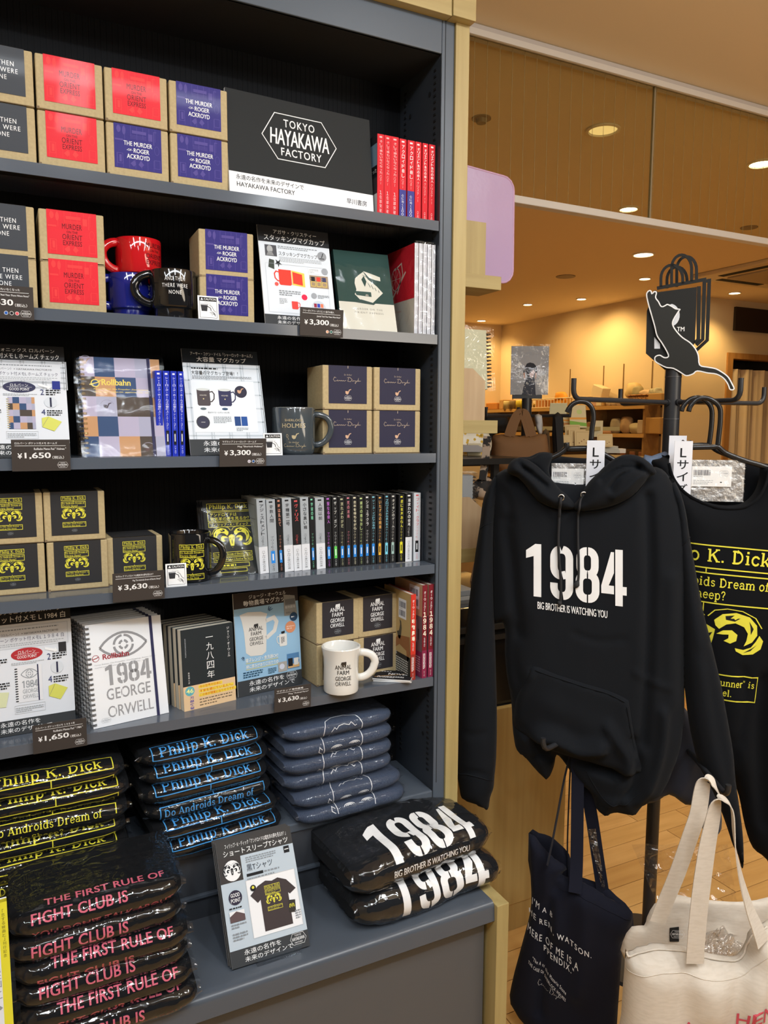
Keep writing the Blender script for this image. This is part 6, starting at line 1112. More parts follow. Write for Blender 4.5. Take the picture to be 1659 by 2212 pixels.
# ------------------------------------------------------------------ the ram tee behind
te = thing('ram_tee', 'black long tee with yellow ram print hanging right of the hoodie', 'shirt', (0, 0, 0))
tee_o = [Z6(*p) for p in [(560, 1400), (640, 1360), (730, 1325), (730, 1400), (760, 1520), (820, 1600), (900, 1670), (1030, 1745), (1200, 1800), (1400, 1790), (1520, 1700), (1580, 1560), (1600, 1420), (1700, 1420), (1900, 1520), (2000, 1900)]]+[Z1(*p) for p in [(1750, 500), (1800, 900), (1810, 1400), (1790, 2100), (1700, 2260), (1610, 2120), (1540, 2060), (1500, 1950), (1470, 1800), (1430, 1700), (1380, 1650), (1330, 1500), (1290, 1300), (1240, 1000), (1190, 700), (1140, 420), (1100, 250)]]
TS = Sheet(TP, tee_o, .045, .07, -.006, [([Z1(1400, 1500), Z1(1440, 1700), Z1(1480, 1900)], .012, -.010), ([Z1(1560, 1200), Z1(1540, 1500), Z1(1570, 1900)], .016, -.014), ([Z1(1640, 1000), Z1(1620, 1500), Z1(1660, 2000)], .014, .012), ([Z1(1460, 1150), Z1(1480, 1300), Z1(1450, 1500)], .012, -.008)], 3, .7, .004, 11); TS.build('body', CLOTHT, te, .011)
obj('collar_rib', G().tube([TS.on(u, v, .001) for u, v in catmull([TP.uv(*Z6(*q)) for q in [(700, 1400), (735, 1520), (795, 1620), (880, 1700), (1020, 1775), (1200, 1828), (1400, 1820), (1530, 1740), (1610, 1600), (1640, 1450)]], 5, False)], .0065, 8, flat=.5), CLOTHT, te, smooth='all')
obj('neck_back', G().prism([TP.uv(*Z6(*q)) for q in [(700, 1330), (900, 1400), (1400, 1400), (1800, 1440), (1760, 1650), (1450, 1850), (1150, 1900), (850, 1750)]], lambda a, b, t: TP.w(a, b, t), -.05, -.046), CLOTHT, te)
def Z8(x, y): return (960+x/2.305, 940+y/2.305)
q = Pr(1, 1.3); NV2 = novel((.75, .68, .06), (.012, .012, .014)); 
full = [Z1(1020, 1330), Z1(1525, 1330), Z1(1640, 545), Z1(1000, 510)]
p = Pr(1, 1); c = (.72, .66, .06); X0 = .0
def bx(x, y, w_, h_, t=.008): p.frame(x, y, w_, h_, t, c)
bx(.0, .845, 1.0, .15); slab(p, 'Philip K. Dick', .03, .89, .08, c, .94, .95); p.rect(.47, .815, .008, .03, c); bx(.0, .625, 1.0, .195); slab(p, 'Do Androids Dream of', .02, .735, .055, c, .96, 1.0); slab(p, 'Electric Sheep?', .02, .655, .055, c, .62, 1.0); p.rect(.47, .57, .008, .06, c)
R2 = ram(c, (.012, .012, .014)); p.put(R2, .0, .26, 1.0, .33); bx(.0, .01, 1.0, .17); slab(p, 'The Film "Blade Runner" is', .02, .105, .042, c, .95, 1.0); slab(p, 'Based on This Novel.', .02, .04, .042, c, .75, 1.0)
TS.printq(p, 'chest_print', [Z1(1010, 1270), Z1(1520, 1318), Z1(1625, 560), Z1(985, 500)], te, off=.0015)
dn = thing('denim_shirt', 'blue denim shirt shoulder peeking out between hoodie and ram tee', 'shirt', (0, 0, 0)); P2 = Plane(at(1400, 1000, 1.93), -33)
Sheet(P2, [Z6(*p) for p in [(470, 1370), (560, 1335), (680, 1292), (705, 1300), (720, 1335), (640, 1400), (540, 1460), (470, 1480)]]+[Z1(1100, 400)], .012, .015, 0, [], 2, .8, .001, 3).build('shoulder', mat('denim_light', (.12, .17, .26), .8, var=((900, 900, 120), (.17, .22, .32), .35, .7)), dn, .01)
bk = thing('navy_shirt', 'dark navy shirt hanging behind the hoodie hem', 'shirt', (0, 0, 0)); P3 = Plane(at(1480, 1650, 1.90), -33)
Sheet(P3, [Z1(*p) for p in [(1100, 1300), (1230, 1400), (1300, 1560), (1360, 1640), (1372, 1800), (1380, 1960), (1330, 2000), (1290, 1980), (1260, 1850), (1200, 1840), (1120, 1790), (1040, 1830), (960, 1800), (980, 1500)]], .02, .03, 0, [([Z1(1240, 1560), Z1(1190, 1700), Z1(1150, 1790)], .012, .008)], 3, .8, .002, 3).build('body', mat('navy_jersey', (.02, .022, .034), .9, sheen=.1), bk, .012)
# ------------------------------------------------------------------ tote bags
def Z5(x, y): return (980+x/2.443, 1600+y/2.443)
def strap(P, wd, th, m, name, parent, wdir):
    g = G(); P = [np.array(p, float) for p in P]; n = len(P); vs = []; W_ = wdir if isinstance(wdir, list) else [wdir]
    for i in range(n):
        q_ = i/(n-1)*(len(W_)-1); k_ = min(int(q_), len(W_)-2) if len(W_) > 1 else 0; wdir = np.array(W_[k_]) if len(W_) == 1 else np.array(W_[k_])*(1-q_+k_)+np.array(W_[k_+1])*(q_-k_); wdir = wdir/np.linalg.norm(wdir)
        t = P[min(i+1, n-1)]-P[max(i-1, 0)]; t /= np.linalg.norm(t); a = wdir-t*(wdir@t); a /= np.linalg.norm(a); b = np.cross(t, a)
        vs += [P[i]+a*wd/2+b*th/2, P[i]-a*wd/2+b*th/2, P[i]-a*wd/2-b*th/2, P[i]+a*wd/2-b*th/2]
    fs = [(i*4+k, i*4+(k+1) % 4, (i+1)*4+(k+1) % 4, (i+1)*4+k) for i in range(n-1) for k in range(4)]+[(0, 1, 2, 3), tuple(n*4-4+k for k in range(4))]; g.add(vs, fs)
    return obj(name, g, m, parent, smooth=True)
nb = thing('navy_tote', 'dark navy tote bag with white lettering hanging below the hoodie', 'tote bag', (0, 0, 0))
NP = Plane(at(1240, 1950, 1.83), -48)
nav_o = [Z5(*p) for p in [(395, 488), (425, 500), (455, 540), (490, 580), (540, 630), (580, 650), (597, 680), (570, 705), (620, 725), (680, 750), (740, 775), (800, 820), (870, 860), (940, 900), (942, 960), (930, 1010), (895, 1060), (882, 1200), (868, 1400), (850, 1600), (800, 1700), (500, 1700), (380, 1500), (300, 1390), (305, 1290), (340, 1150), (375, 1020), (405, 900), (410, 800), (402, 650)]]
NB = Sheet(NP, nav_o, .028, .05, .0, [([Z5(590, 690), Z5(530, 800), Z5(500, 950), Z5(480, 1150), Z5(460, 1400)], .012, -.014), ([Z5(470, 560), Z5(450, 700), Z5(440, 850)], .012, -.010), ([Z5(700, 800), Z5(690, 1000), Z5(660, 1300)], .02, .010), ([Z5(540, 800), Z5(560, 1000)], .014, .010)], 2, .8, .003, 21); NB.build('front_panel', NAVY, nb, .009)
seam(NB, [Z5(x, y) for x, y in [(560, 760), (640, 775), (700, 800), (800, 860), (880, 900), (935, 930)]], 'hem_seam', nb, .0009, NAVY)
NPb = Plane(at(1270, 1900, 1.89), -48)
Sheet(NPb, [Z5(*p) for p in [(395, 488), (450, 487), (510, 505), (560, 545), (610, 600), (640, 700), (690, 725), (750, 745), (800, 765), (860, 820), (943, 905), (940, 1050), (860, 1100), (600, 1000), (420, 800)]], .008, .02, .0, [], 2, .8, .002, 23).build('back_panel', NAVY, nb, .012)
hook6 = np.array(A6[-2]); 
def sp_(pts, pl, h, h2=None):
    n = len(pts); h2 = h if h2 is None else h2
    return [tuple(x) for x in catmull([pl.w(*pl.uv(*Z5(*q)), h+(h2-h)*(i/(n-1))**.7) for i, q in enumerate(pts)], 5, False)]
strap(sp_([(505, 620), (520, 540), (545, 400), (575, 230), (600, 120), (615, 40), (600, -40)], NP, .034, -.06), .0165, .0012, NAVY, 'left_strap', nb, _r*.6+_f)
strap(sp_([(650, 760), (650, 650), (648, 450), (645, 250), (640, 80), (620, -40)], NP, .036, -.06), .030, .0014, NAVY, 'front_strap', nb, _r)
strap(sp_([(790, 800), (760, 600), (735, 430), (705, 260), (670, 100), (640, -40)], NPb, .006), .030, .0014, NAVY, 'rear_strap', nb, _r)
strap(sp_([(605, 700), (602, 540), (610, 300), (620, 80)], NPb, .006), .010, .0014, NAVY, 'far_strap', nb, _f)
lines = [("I'M A B", [(418, 850), (528, 905), (532, 872), (422, 800)]), ('HE REN, WATSON.', [(402, 905), (735, 1110), (735, 1065), (402, 860)]), ('MERE OF ME IS A', [(393, 985), (668, 1165), (668, 1115), (398, 938)]), ('PPENDIX."', [(482, 1090), (645, 1195), (645, 1145), (482, 1045)]), ('"The A of the Mazarin Stone', [(425, 1120), (600, 1300), (605, 1275), (430, 1095)]), ('THE CASE OF SHERLOCK HOLMES', [(403, 1140), (598, 1335), (602, 1315), (407, 1118)])]
for s_, qd in lines: q = Pr(1, 1); q.text(s_, 0, .1, .74, WH, 1, .009, 'l', 1.25); NB.printq(q, 'bag_lettering', [Z5(*k) for k in qd], nb, off=.0014)
q = Pr(1, 1); script(q, 0, 0, 1, 1, WH); q.P = [(v, f, c_, L) for v, f, c_, L in q.P]; NB.printq(q, 'bag_signature', [Z5(450, 1270), Z5(575, 1330), Z5(580, 1290), Z5(455, 1225)], nb, off=.0014)
wb = thing('white_tote', 'natural white canvas tote bag with pink lettering at the lower right', 'tote bag', (0, 0, 0))
WP = Plane(at(1500, 2050, 1.50), -30)
wt_o = [Z5(*p) for p in [(892, 1060), (905, 1082), (960, 1058), (1040, 1040), (1120, 1042), (1200, 1052), (1300, 1080), (1400, 1100), (1460, 1104), (1500, 1075), (1520, 1020), (1550, 970), (1620, 930), (1720, 890), (1900, 880), (1960, 1300), (1960, 1900), (1500, 1950), (1000, 1900), (855, 1600), (870, 1400), (880, 1250), (888, 1150)]]
WB = Sheet(WP, wt_o, .050, .06, .02, [([Z5(1180, 1060), Z5(1170, 1200), Z5(1180, 1400)], .02, -.010), ([Z5(1460, 1110), Z5(1440, 1250), Z5(1400, 1450)], .02, -.016), ([Z5(1300, 1100), Z5(1290, 1300)], .03, .008), ([Z5(1560, 1000), Z5(1500, 1300)], .02, .010)], 3, .6, .003, 31); WB.build('front_panel', CANVAS, wb, .010)
seam(WB, [Z5(x, y) for x, y in [(890, 1145), (960, 1130), (1060, 1110), (1160, 1118), (1260, 1135), (1380, 1150), (1460, 1150), (1530, 1090), (1580, 1030), (1660, 985)]], 'hem_seam', wb, .0008, CANVAS)
seam(WB, [Z5(x, y) for x, y in [(893, 1064), (906, 1084), (960, 1062), (1040, 1044), (1120, 1046), (1200, 1056), (1300, 1084), (1400, 1103), (1460, 1106), (1500, 1077), (1521, 1021), (1551, 972), (1620, 932)]], 'rim_fold', wb, .0022, CANVAS)
WPb = Plane(at(1500, 1980, 1.64), -30)
Sheet(WPb, [Z5(*p) for p in [(892, 1060), (940, 980), (1005, 975), (1020, 930), (1060, 860), (1130, 830), (1180, 812), (1260, 830), (1400, 845), (1500, 850), (1600, 840), (1680, 820), (1800, 810), (1850, 1100), (1500, 1300), (1100, 1250), (900, 1150)]], .008, .02, 0, [([Z5(1060, 890), Z5(1250, 880), Z5(1500, 890)], .006, -.004), ([Z5(1240, 935), Z5(1440, 940)], .004, -.005)], 2, .8, .002, 33).build('back_panel', CANVAS, wb, .012)
g = G(); q4 = [WPb.uv(*Z5(*k)) for k in [(1132, 1042), (1180, 1042), (1180, 966), (1132, 972)]]; obj('woven_label', G().prism(q4, lambda a, b, t: WPb.w(a, b, t), .010, .0115), mat('label_black', (.01, .01, .01), .7), wb)
q = Pr(1, .8); q.put(badge(), -.0, .1, 1, .6); q.build('label_print', lambda a, b, e: WPb.w(q4[0][0]+a*.03, q4[0][1]+.006+b*.03, .0118+e), wb)
top_ = (1330, 215)
strap(sp_([(1075, 960), (1110, 870), (1180, 700), (1250, 500), (1290, 380), (1310, 260), (1320, 215), (1345, 205), (1375, 225), (1395, 270)], WP, .0), .032, .0018, CANVAS, 'rear_strap', wb, [_r, _r, _r, _r*.8+_f*.5, _f+_r*.2])
strap(sp_([(1215, 1060), (1225, 900), (1245, 700), (1275, 480), (1300, 350), (1322, 240), (1350, 222), (1385, 245), (1405, 300), (1415, 450), (1445, 620), (1490, 780), (1530, 880), (1560, 960)], WP, .062), .033, .0020, CANVAS, 'front_strap', wb, [_r, _r, _r*.9+_f*.3, _f+_r*.25, _f+_r*.3, _f*.8+_r*.7, _r+_f*.5])
tl = [('HEN', [(1430, 1385), (1612, 1310), (1612, 1240), (1430, 1315)], (.62, .09, .12)), ('ANDWERE', [(1150, 1425), (1680, 1425), (1680, 1350), (1150, 1350)], (.62, .09, .12)), ('THERE NONE', [(1060, 1540), (1700, 1500), (1700, 1430), (1060, 1465)], (.62, .09, .12))]
for s_, qd, cc in tl:
    if s_ == 'ANDWERE':
        for ch, x, y0, y1 in (('A', 1155, 1427, 1355), ('N', 1240, 1455, 1372), ('D', 1345, 1478, 1405), ('W', 1408, 1488, 1400), ('E', 1490, 1452, 1378), ('R', 1548, 1430, 1362), ('E', 1612, 1425, 1350)):
            q = Pr(1, 1); q.text(ch, 0, 0, 1, cc, 1, .02); WB.printq(q, 'bag_lettering', [Z5(x, y0), Z5(x+(68 if ch == 'W' else 56), y0+(10 if x < 1400 else -10)), Z5(x+(74 if ch == 'W' else 60), y1+(8 if x < 1400 else -12)), Z5(x+4, y1)], wb, off=.0016)
    elif s_ == 'HEN':
        for ch, x, y0, y1 in (('H', 1428, 1385, 1320), ('E', 1490, 1358, 1290), ('N', 1548, 1335, 1262)):
            q = Pr(1, 1); q.text(ch, 0, 0, 1, cc, 1, .02); WB.printq(q, 'bag_lettering', [Z5(x, y0), Z5(x+50, y0-22), Z5(x+56, y1-20), Z5(x+4, y1)], wb, off=.0016)
    else:
        q = Pr(1, 1); q.text('THERE', 0, 0, 1, cc, 1, .02, 'l', 1.3); WB.printq(q, 'bag_lettering', [Z5(1110, 1545), Z5(1400, 1575), Z5(1400, 1500), Z5(1110, 1465)], wb, off=.0016)
# loose film bags in and behind the totes
fb = thing('clear_bag', 'loose clear plastic bag hanging behind the white tote straps', 'plastic bag', (0, 0, 0)); FP = Plane(at(1480, 1850, 1.68), -30)
q4 = [np.array(FP.uv(*Z5(*k))) for k in [(1060, 830), (1500, 890), (1440, 540), (935, 540)]]
def fbf(u, v): 
    a = (1-u)*(1-v)*q4[0]+u*(1-v)*q4[1]+u*v*q4[2]+(1-u)*v*q4[3]; return FP.w(a[0], a[1], .012*noise.noise(Vector((u*5, v*5, 2)))+.006*ridge(u, v, 1, 8))
obj('bag_film', G().grid(fbf, 44, 34), film('clear_bag_film', .085, .12, (25, 25, 25), .7, .01, (.94, .93, .92)), fb, smooth='all', fix=False)
fb = thing('clear_bag', 'crumpled clear bags stuffed inside the white tote', 'plastic bag', (0, 0, 0)); cc = at(*Z5(1390, 1060), 1.60)
obj('bag_film', G().grid(lambda u, v: (cc[0]+.062*math.cos(2*PI*u)*math.sin(PI*v)*(1+.5*noise.noise(Vector((u*6, v*6, 1)))), cc[1]+.03*math.sin(2*PI*u)*math.sin(PI*v), cc[2]-.02+.035*math.cos(PI*v)*(1+.7*noise.noise(Vector((u*7, v*7, 4))))), 40, 26), film('crumpled_bag', .22, .12, (70, 70, 70), 1, .012), fb, smooth='all', fix=False)
fb = thing('clear_bag', 'narrow clear sleeve hanging behind the navy tote straps', 'plastic bag', (0, 0, 0)); q5 = [np.array(NPb.uv(*Z5(*k))) for k in [(785, 760), (802, 765), (752, 452), (706, 455)]]
obj('bag_film', G().grid(lambda u, v: NPb.w(*((1-u)*(1-v)*q5[0]+u*(1-v)*q5[1]+u*v*q5[2]+(1-u)*v*q5[3]), .012+.004*noise.noise(Vector((u*3, v*12, 2)))), 8, 30), film('crumpled_bag'), fb, smooth='all', fix=False)
# ------------------------------------------------------------------ fixtures beyond the bookcase
ou = thing('oak_display_unit', 'pale oak display unit whose shelf ends show right behind the bookcase', 'display unit', (0, 0, 0))
for z0, z1, x1 in ((1.853, 1.887, .336), (1.485, 1.519, .334), (1.147, 1.184, .300)): obj('shelf_board', G().box(.075, x1, .25, .355, z0, z1), OAKH, ou, bevel=.001)
def chpanel(x1, z0, z1, ch): obj('bin_panel', G().prism([(.075, z0), (x1, z0), (x1, z1-ch), (x1-ch*1.25, z1), (.075, z1)], lambda a, b, t: (a, t, b), .252, .262), BEECH if ch else OAK, ou)
chpanel(.287, 1.887, 2.016, 0); chpanel(.2935, 1.519, 1.651, .031); chpanel(.295, 1.184, 1.319, .034)
obj('upright', G().box(.075, .10, .262, .355, 0, 2.3), OAK, ou)
pu = thing('lilac_pouch', 'lilac padded pouch with rounded corners standing on the oak unit', 'pouch', (0, 0, 0)); rc = .035
ro = lambda e: [(.12, 1.905-e), (.462+e-rc, 1.902-e)]+[(.462+e-rc+rc*math.cos(R(a)), 1.902-e+rc+rc*math.sin(R(a))) for a in (-70, -45, -20, 0)]+[(.459+e-rc+rc*math.cos(R(a)), 2.183+e-rc+rc*math.sin(R(a))) for a in (0, 20, 45, 70, 90)]+[(.12, 2.205+e)]
LIL = mat('lilac_vinyl', (.42, .29, .47), .28, coat=.3, bump=((14, 14, 14), .3, .006)); obj('body', G().prism(ro(0), lambda a, b, t: (a, t, b), .375, .415), LIL, pu, bevel=.004)
obj('piping', G().tube([(a, .377, b) for a, b in ro(.001)], .0032, 8), mat('lilac_piping', (.5, .3, .45), .3), pu, smooth='all')
for i in range(3):
    t = thing('spiral_notebook', 'pale spiral notebook in clear wrap, %s of three on the oak unit' % ['front', 'middle', 'rear'][i], 'notebook', (.335+.004*i, .275+.016*i, 1.60), (R(-4), 0, 0), 'wrapped pale notebooks')
    obj('cover', G().box(-.16, -.018, 0, .010, 0, .155), mat('notebook_pale', (.50, .49, .34), .5), t, bevel=.001); g = G()
    for k in range(15): g.tube([(-.012+.009*math.cos(a), .005+.008*math.sin(a), .008+k*.0098) for a in [j*PI/5 for j in range(11)]], .001, 5)
    obj('wire_binding', g, WIREK, t, kind='stuff', smooth='all'); obj('clear_sleeve', G().grid(lambda u, v: (-.165+.167*u, -.004-.003*abs(math.sin(u*20+v*5)), -.004+.168*v), 12, 12), FILMC, t, smooth='all', fix=False)
for i in range(4):
    t = thing('spiral_notebook', 'small wrapped spiral notebook, %s in the lower bin of the oak unit' % ['first', 'second', 'third', 'fourth'][i], 'notebook', (.283+.007*i, .27+.016*i, 1.262), (0, 0, 0), 'small spiral notebooks')
    obj('cover', G().box(-.13, -.010, 0, .009, 0, .112), mat('notebook_grey', (.3, .31, .31), .5), t); g = G()
    for k in range(12): g.tube([(-.006+.007*math.cos(a), .005+.007*math.sin(a), .006+k*.0092) for a in [j*PI/5 for j in range(11)]], .001, 5)
    obj('wire_binding', g, WIREK, t, kind='stuff', smooth='all'); obj('clear_sleeve', G().box(-.132, .004, -.004, .012, -.001, .120), FILMC, t)
# counter with a wood front behind the hoodie
cn = thing('wood_counter', 'wood-fronted counter with black glass top behind the hoodie', 'counter', (0, 0, 0))
CW = wood('counter_oak', (.56, .40, .15), (.47, .32, .11), (40, 40, 2.2)); obj('front_panel', G().box(.14, .655, .31, .33, .085, .70), CW, cn, bevel=.001); obj('plinth', G().box(.14, .65, .315, .33, .0, .083), CW, cn)
obj('body', G().box(.15, .64, .33, .80, 0, .70), mat('counter_dark', (.03, .027, .024), .4), cn); obj('display_case', G().box(.14, .60, .335, .80, .70, 1.0), mat('case_black', (.015, .014, .014), .15, coat=.3), cn, bevel=.004)
obj('case_rim', G().box(.14, .605, .325, .34, .93, .945).box(.14, .605, .325, .34, .90, .915), mat('case_rim', (.06, .055, .05), .15, coat=.5), cn)
for i, (px, py, w_, h_, c, lb) in enumerate([(1086, 1330, .07, .14, (.66, .6, .52), 'cream price slip standing on the black glass case'), (1088, 1455, .055, .06, (.4, .38, .25), 'pale yellow wrapped box on the black glass case')]):
    p_ = at(px, py, 2.3); t = tag(obj('card_slip' if i == 0 else 'small_box', G().box(-w_/2, w_/2, -.002, .002 if i == 0 else .04, -h_/2, h_/2), mat('slip_%d' % i, c, .5), loc=p_, rot=(0, 0, R(-30)), bevel=.001), lb, 'card' if i == 0 else 'box')
# narrow gap view left of the sleeve: books, bag
for i in range(5):
    p_ = hit(1002+i*1, 1330+i*14, y=.42); tag(obj('book', G().box(-.06, .06+.004*(i % 2), -.08, .08, -.008, .008), mat('stack_book_%d' % i, [(.35, .38, .4), (.5, .5, .48), (.4, .25, .22), (.6, .58, .55), (.3, .2, .15)][i], .5), loc=(p_[0]-.02, .5, 1.02-.017*i), bevel=.001), '%s book of the flat pile seen left of the hoodie sleeve' % ['top', 'second', 'third', 'fourth', 'bottom'][i], 'book', 'flat pile of books')
tag(obj('picture_book', G().box(-.04, .045, 0, .012, 0, .12), mat('blue_cover', (.16, .33, .45), .5), loc=(.31, .47, 1.035), rot=(-R(10), 0, 0)), 'small blue and green picture book standing on the flat pile', 'book')
tag(obj('table_panel', G().box(.25, .40, .56, .60, .8, 1.16), wood('orange_wood', (.45, .2, .05), (.38, .16, .04), (20, 20, 3))), 'orange wood panel glimpsed between oak trim and sleeve', 'panel')
P9 = Plane(at(1060, 1260, 2.5), -30); nt_ = thing('cream_tote', 'cream tote bag edge hanging behind the hoodie left sleeve', 'tote bag', (0, 0, 0))
Sheet(P9, [(1025, 1210), (1060, 1180), (1100, 1230), (1110, 1380), (1080, 1430), (1020, 1425), (1004, 1340), (1003, 1295), (1012, 1280)], .03, .04, 0, [], 2, .7, .002, 3).build('body', CANVAS, nt_, .02)
P9 = Plane(at(1090, 1400, 2.6), -30)
# second stand with picture card and brown tote
SD = 3.4; sp0 = at(1138, 870, SD); s2 = thing('bag_stand', 'black stand holding a picture card and bags, left of the hoodie', 'rack', (0, 0, 0))
obj('pole', G().tube([(sp0[0], sp0[1], 0), (sp0[0], sp0[1], sp0[2]+.02)], .022, 14), BLACKM, s2, smooth=True)
e_ = np.array([math.cos(R(-30)), math.sin(R(-30)), 0]); 
obj('card_clamp', G().box(-.065, .065, -.01, .01, -.012, .012), BLACKM, s2, loc=(sp0[0], sp0[1], sp0[2]+.03), rot=(0, 0, R(-30)))
za = at(1050, 898, SD)[2]
for px0 in (1050, 1120, 1232): a = at(px0, 898, SD-.12); obj('arm', G().tube([(sp0[0], sp0[1], za), (a[0], a[1], za), (a[0], a[1], za+.035)], .008, 8), BLACKM, s2, smooth=True)
obj('base_disc', G().lathe([(.0001, .02), (.16, .012), (.17, 0)], 24, (sp0[0], sp0[1])), BLACKM, s2, smooth=True)
pc = thing('picture_card', 'laminated picture card of a figure in a dark dress on the black stand', 'sign', (sp0[0], sp0[1]-.015, sp0[2]+.035), (0, 0, R(-28)))
obj('card', G().box(-.083, .083, 0, .003, 0, .212), mat('card_grey', (.36, .37, .39), .35), pc)
p = Pr(.166, .212); p.rect(0, 0, .166, .212, (.34, .35, .37)).up(); k = (.02, .022, .03); p.poly([(.062, .122), (.07, .136), (.083, .141), (.1, .137), (.114, .122), (.117, .095), (.108, .095), (.104, .08), (.072, .08), (.067, .098), (.052, .095)], k); p.poly([(.072, .08), (.104, .08), (.108, .05), (.112, .0), (.05, .0), (.06, .045)], (.04, .045, .065)); p.up().poly([(.08, .09), (.1, .11), (.106, .1), (.098, .076), (.088, .074)], (.42, .3, .28)); p.poly([(.055, .096), (.062, .096), (.064, .07), (.058, .07)], (.4, .22, .16)); p.poly([(.108, .096), (.114, .096), (.112, .07), (.107, .07)], (.4, .22, .16))
p.build('picture_print', lambda a, b, e: (a-.083, -e, b), pc, INKG); obj('clear_sleeve', G().grid(lambda u, v: (-.085+.17*u, -.003-.004*math.sin(v*7)*math.sin(u*3), -.002+.222*v), 16, 18), FILMC, pc, smooth='all', fix=False)
def ztote(name, label, D_, out, m, straps, T=.04, group=None):
    t = thing(name, label, 'tote bag', (0, 0, 0), group=group); pl = Plane(at(*Z3(*out[0]), D_), -28); s_ = Sheet(pl, [Z3(*q) for q in out], T, .06, 0, [], 2, .7, .004, 3); s_.build('body', m, t, .018)
    for st_ in straps: strap([tuple(x) for x in catmull([pl.w(*pl.uv(*Z3(*q)), .02) for q in st_], 5, False)], .03, .003, m, 'handle', t, _r)
BRN = mat('brown_canvas', (.17, .085, .033), .8, bump=((700, 700, 700), .2, .001))
ztote('brown_tote', 'brown canvas tote with two handles hanging left of the hoodie', 3.25, [(415, 1175), (600, 1165), (690, 1185), (800, 1165), (970, 1160), (985, 1180), (985, 1500), (700, 1560), (560, 1570), (450, 1540), (400, 1450), (400, 1300)], BRN, [[(560, 1180), (600, 1060), (650, 960), (700, 930), (760, 960), (830, 1180)], [(600, 1180), (640, 1050), (680, 960), (720, 950), (790, 1180)]])
ztote('grey_tote', 'grey tote bag hanging behind the brown one', 3.4, [(930, 1150), (1010, 1140), (1010, 1500), (940, 1500)], mat('grey_canvas', (.12, .09, .06), .8), [])
ztote('black_tote', 'black bag hanging left of the brown tote', 3.5, [(330, 960), (540, 950), (570, 1000), (560, 1150), (420, 1170), (420, 1500), (330, 1560), (300, 1500), (330, 1200)], mat('bag_black', (.008, .008, .009), .8), [], .02)
ztote('striped_tote', 'black and white striped strap bag hanging right of the brown tote', 3.3, [(1045, 965), (1150, 965), (1155, 1150), (1140, 1380), (1050, 1380)], mat('bag_black'), [[(1095, 980), (1110, 1200), (1118, 1350)]], .015)
ztote('pale_tote', 'pale grey strap bag folded over the stand arm', 3.3, [(855, 960), (930, 965), (935, 1150), (890, 1160), (860, 1040)], mat('pale_canvas', (.42, .43, .44), .8), [], .012)
ztote('patterned_bag', 'small black and cream patterned bag hanging low by the sleeve', 2.9, [(245, 1640), (330, 1615), (400, 1640), (380, 1760), (330, 1854), (240, 1840), (190, 1800), (200, 1700)], mat('patterned', (.02, .018, .018), .8, var=((28, 28, 28), (.42, .33, .25), .5, .55)), [[(300, 1640), (330, 1400), (350, 1180)]], .03)
# display table with cards and books
tb = thing('display_table', 'black display table with cards and books behind the hoodie', 'table', (0, 0, 0)); zt_ = 1.345
obj('table_top', G().box(.95, 2.4, 1.50, 2.1, zt_-.02, zt_), mat('table_black', (.014, .013, .012), .3), tb, bevel=.002)
for x, y in ((.98, 1.53), (2.36, 1.53), (.98, 2.06), (2.36, 2.06)): obj('leg', G().box(x-.015, x+.015, y-.015, y+.015, 0, zt_-.02), mat('table_black'), tb)
def block(name, px, py, d, w_, dp, h_, c, lb, cat, rz=-30, tilt=0, group=None, r_=.55, bev=.0015, art=None):
    p_ = at(px, py, d); o = obj(name, G().box(-w_/2, w_/2, 0, dp, 0, h_), mat('c_%02x%02x%02x' % tuple(int(v*255) for v in c), c, r_), loc=p_, rot=(-R(tilt), 0, R(rz)), bevel=bev); tag(o, lb, cat, group)
    if art: q = Pr(w_, h_); art(q, w_, h_); q.build('face_print', lambda a, b, e: (a-w_/2, -e, b), o)
    return o
def aart(i):
    def f(q, w, h):
        q.rect(0, 0, w, h, (.62, .56, .36)).up(); q.poly([(0, h*.12), (w, h*.05), (w, h*.2), (0, h*.3)], [(.2, .42, .08), (.5, .25, .1), (.25, .4, .2)][i % 3]); q.rect(0, h*.36, w, h*.09, (.7, .35, .08)); q.disc(w*.6, h*.7, w*.16, (.5, .6, .25)); return q
    return f
Z3p = lambda x, y: Z3(x, y)
def Z7(x, y): return (1150+x/5.027, 760+y/5.027)
block('picture_book', *Z7(500, 822), 3.9, .085, .01, .125, (.6, .55, .35), 'pale picture book with green hill tilted on the raised tier', 'book', tilt=24, art=aart(0)); block('picture_book', *Z7(385, 822), 3.95, .06, .01, .10, (.6, .55, .36), 'pale picture book behind the green hill one', 'book', tilt=24, art=aart(1))
tag(obj('wood_tier', G().box(-.26, .30, 0, .2, -.008, .012), OAKH, loc=at(*Z7(470, 838), 3.92), rot=(0, 0, 0)), 'light wood tier carrying the tilted picture books', 'riser')
block('greeting_card', *Z7(275, 690), 3.6, .08, .004, .06, (.62, .6, .38), 'pale green card on top of the black strap bag', 'card', tilt=-20)
def ca(q, w, h): q.rect(0, 0, w, h, (.6, .47, .25)).up(); q.frame(w*.08, h*.08, w*.84, h*.84, w*.02, (.4, .3, .14)); [q.disc(w*(.25+.13*k), h*(.25+.1*(k % 3)), w*.03, (.2, .08, .04)) for k in range(5)]
for i, (x, y, w_, h_) in enumerate([(440, 1030, .075, .115), (490, 1030, .085, .09), (560, 1035, .09, .085), (375, 1030, .05, .06), (790, 1030, .075, .065)]): block('greeting_card', *Z7(x, y), 3.85-.02*i, w_, .004, h_, (.6, .47, .25), 'cream greeting card, %s of the cards on the black table' % ['tallest', 'dotted one in front', 'widest', 'leftmost', 'rightmost with red dot'][i], 'card', tilt=16, art=ca, group='greeting cards on the table')
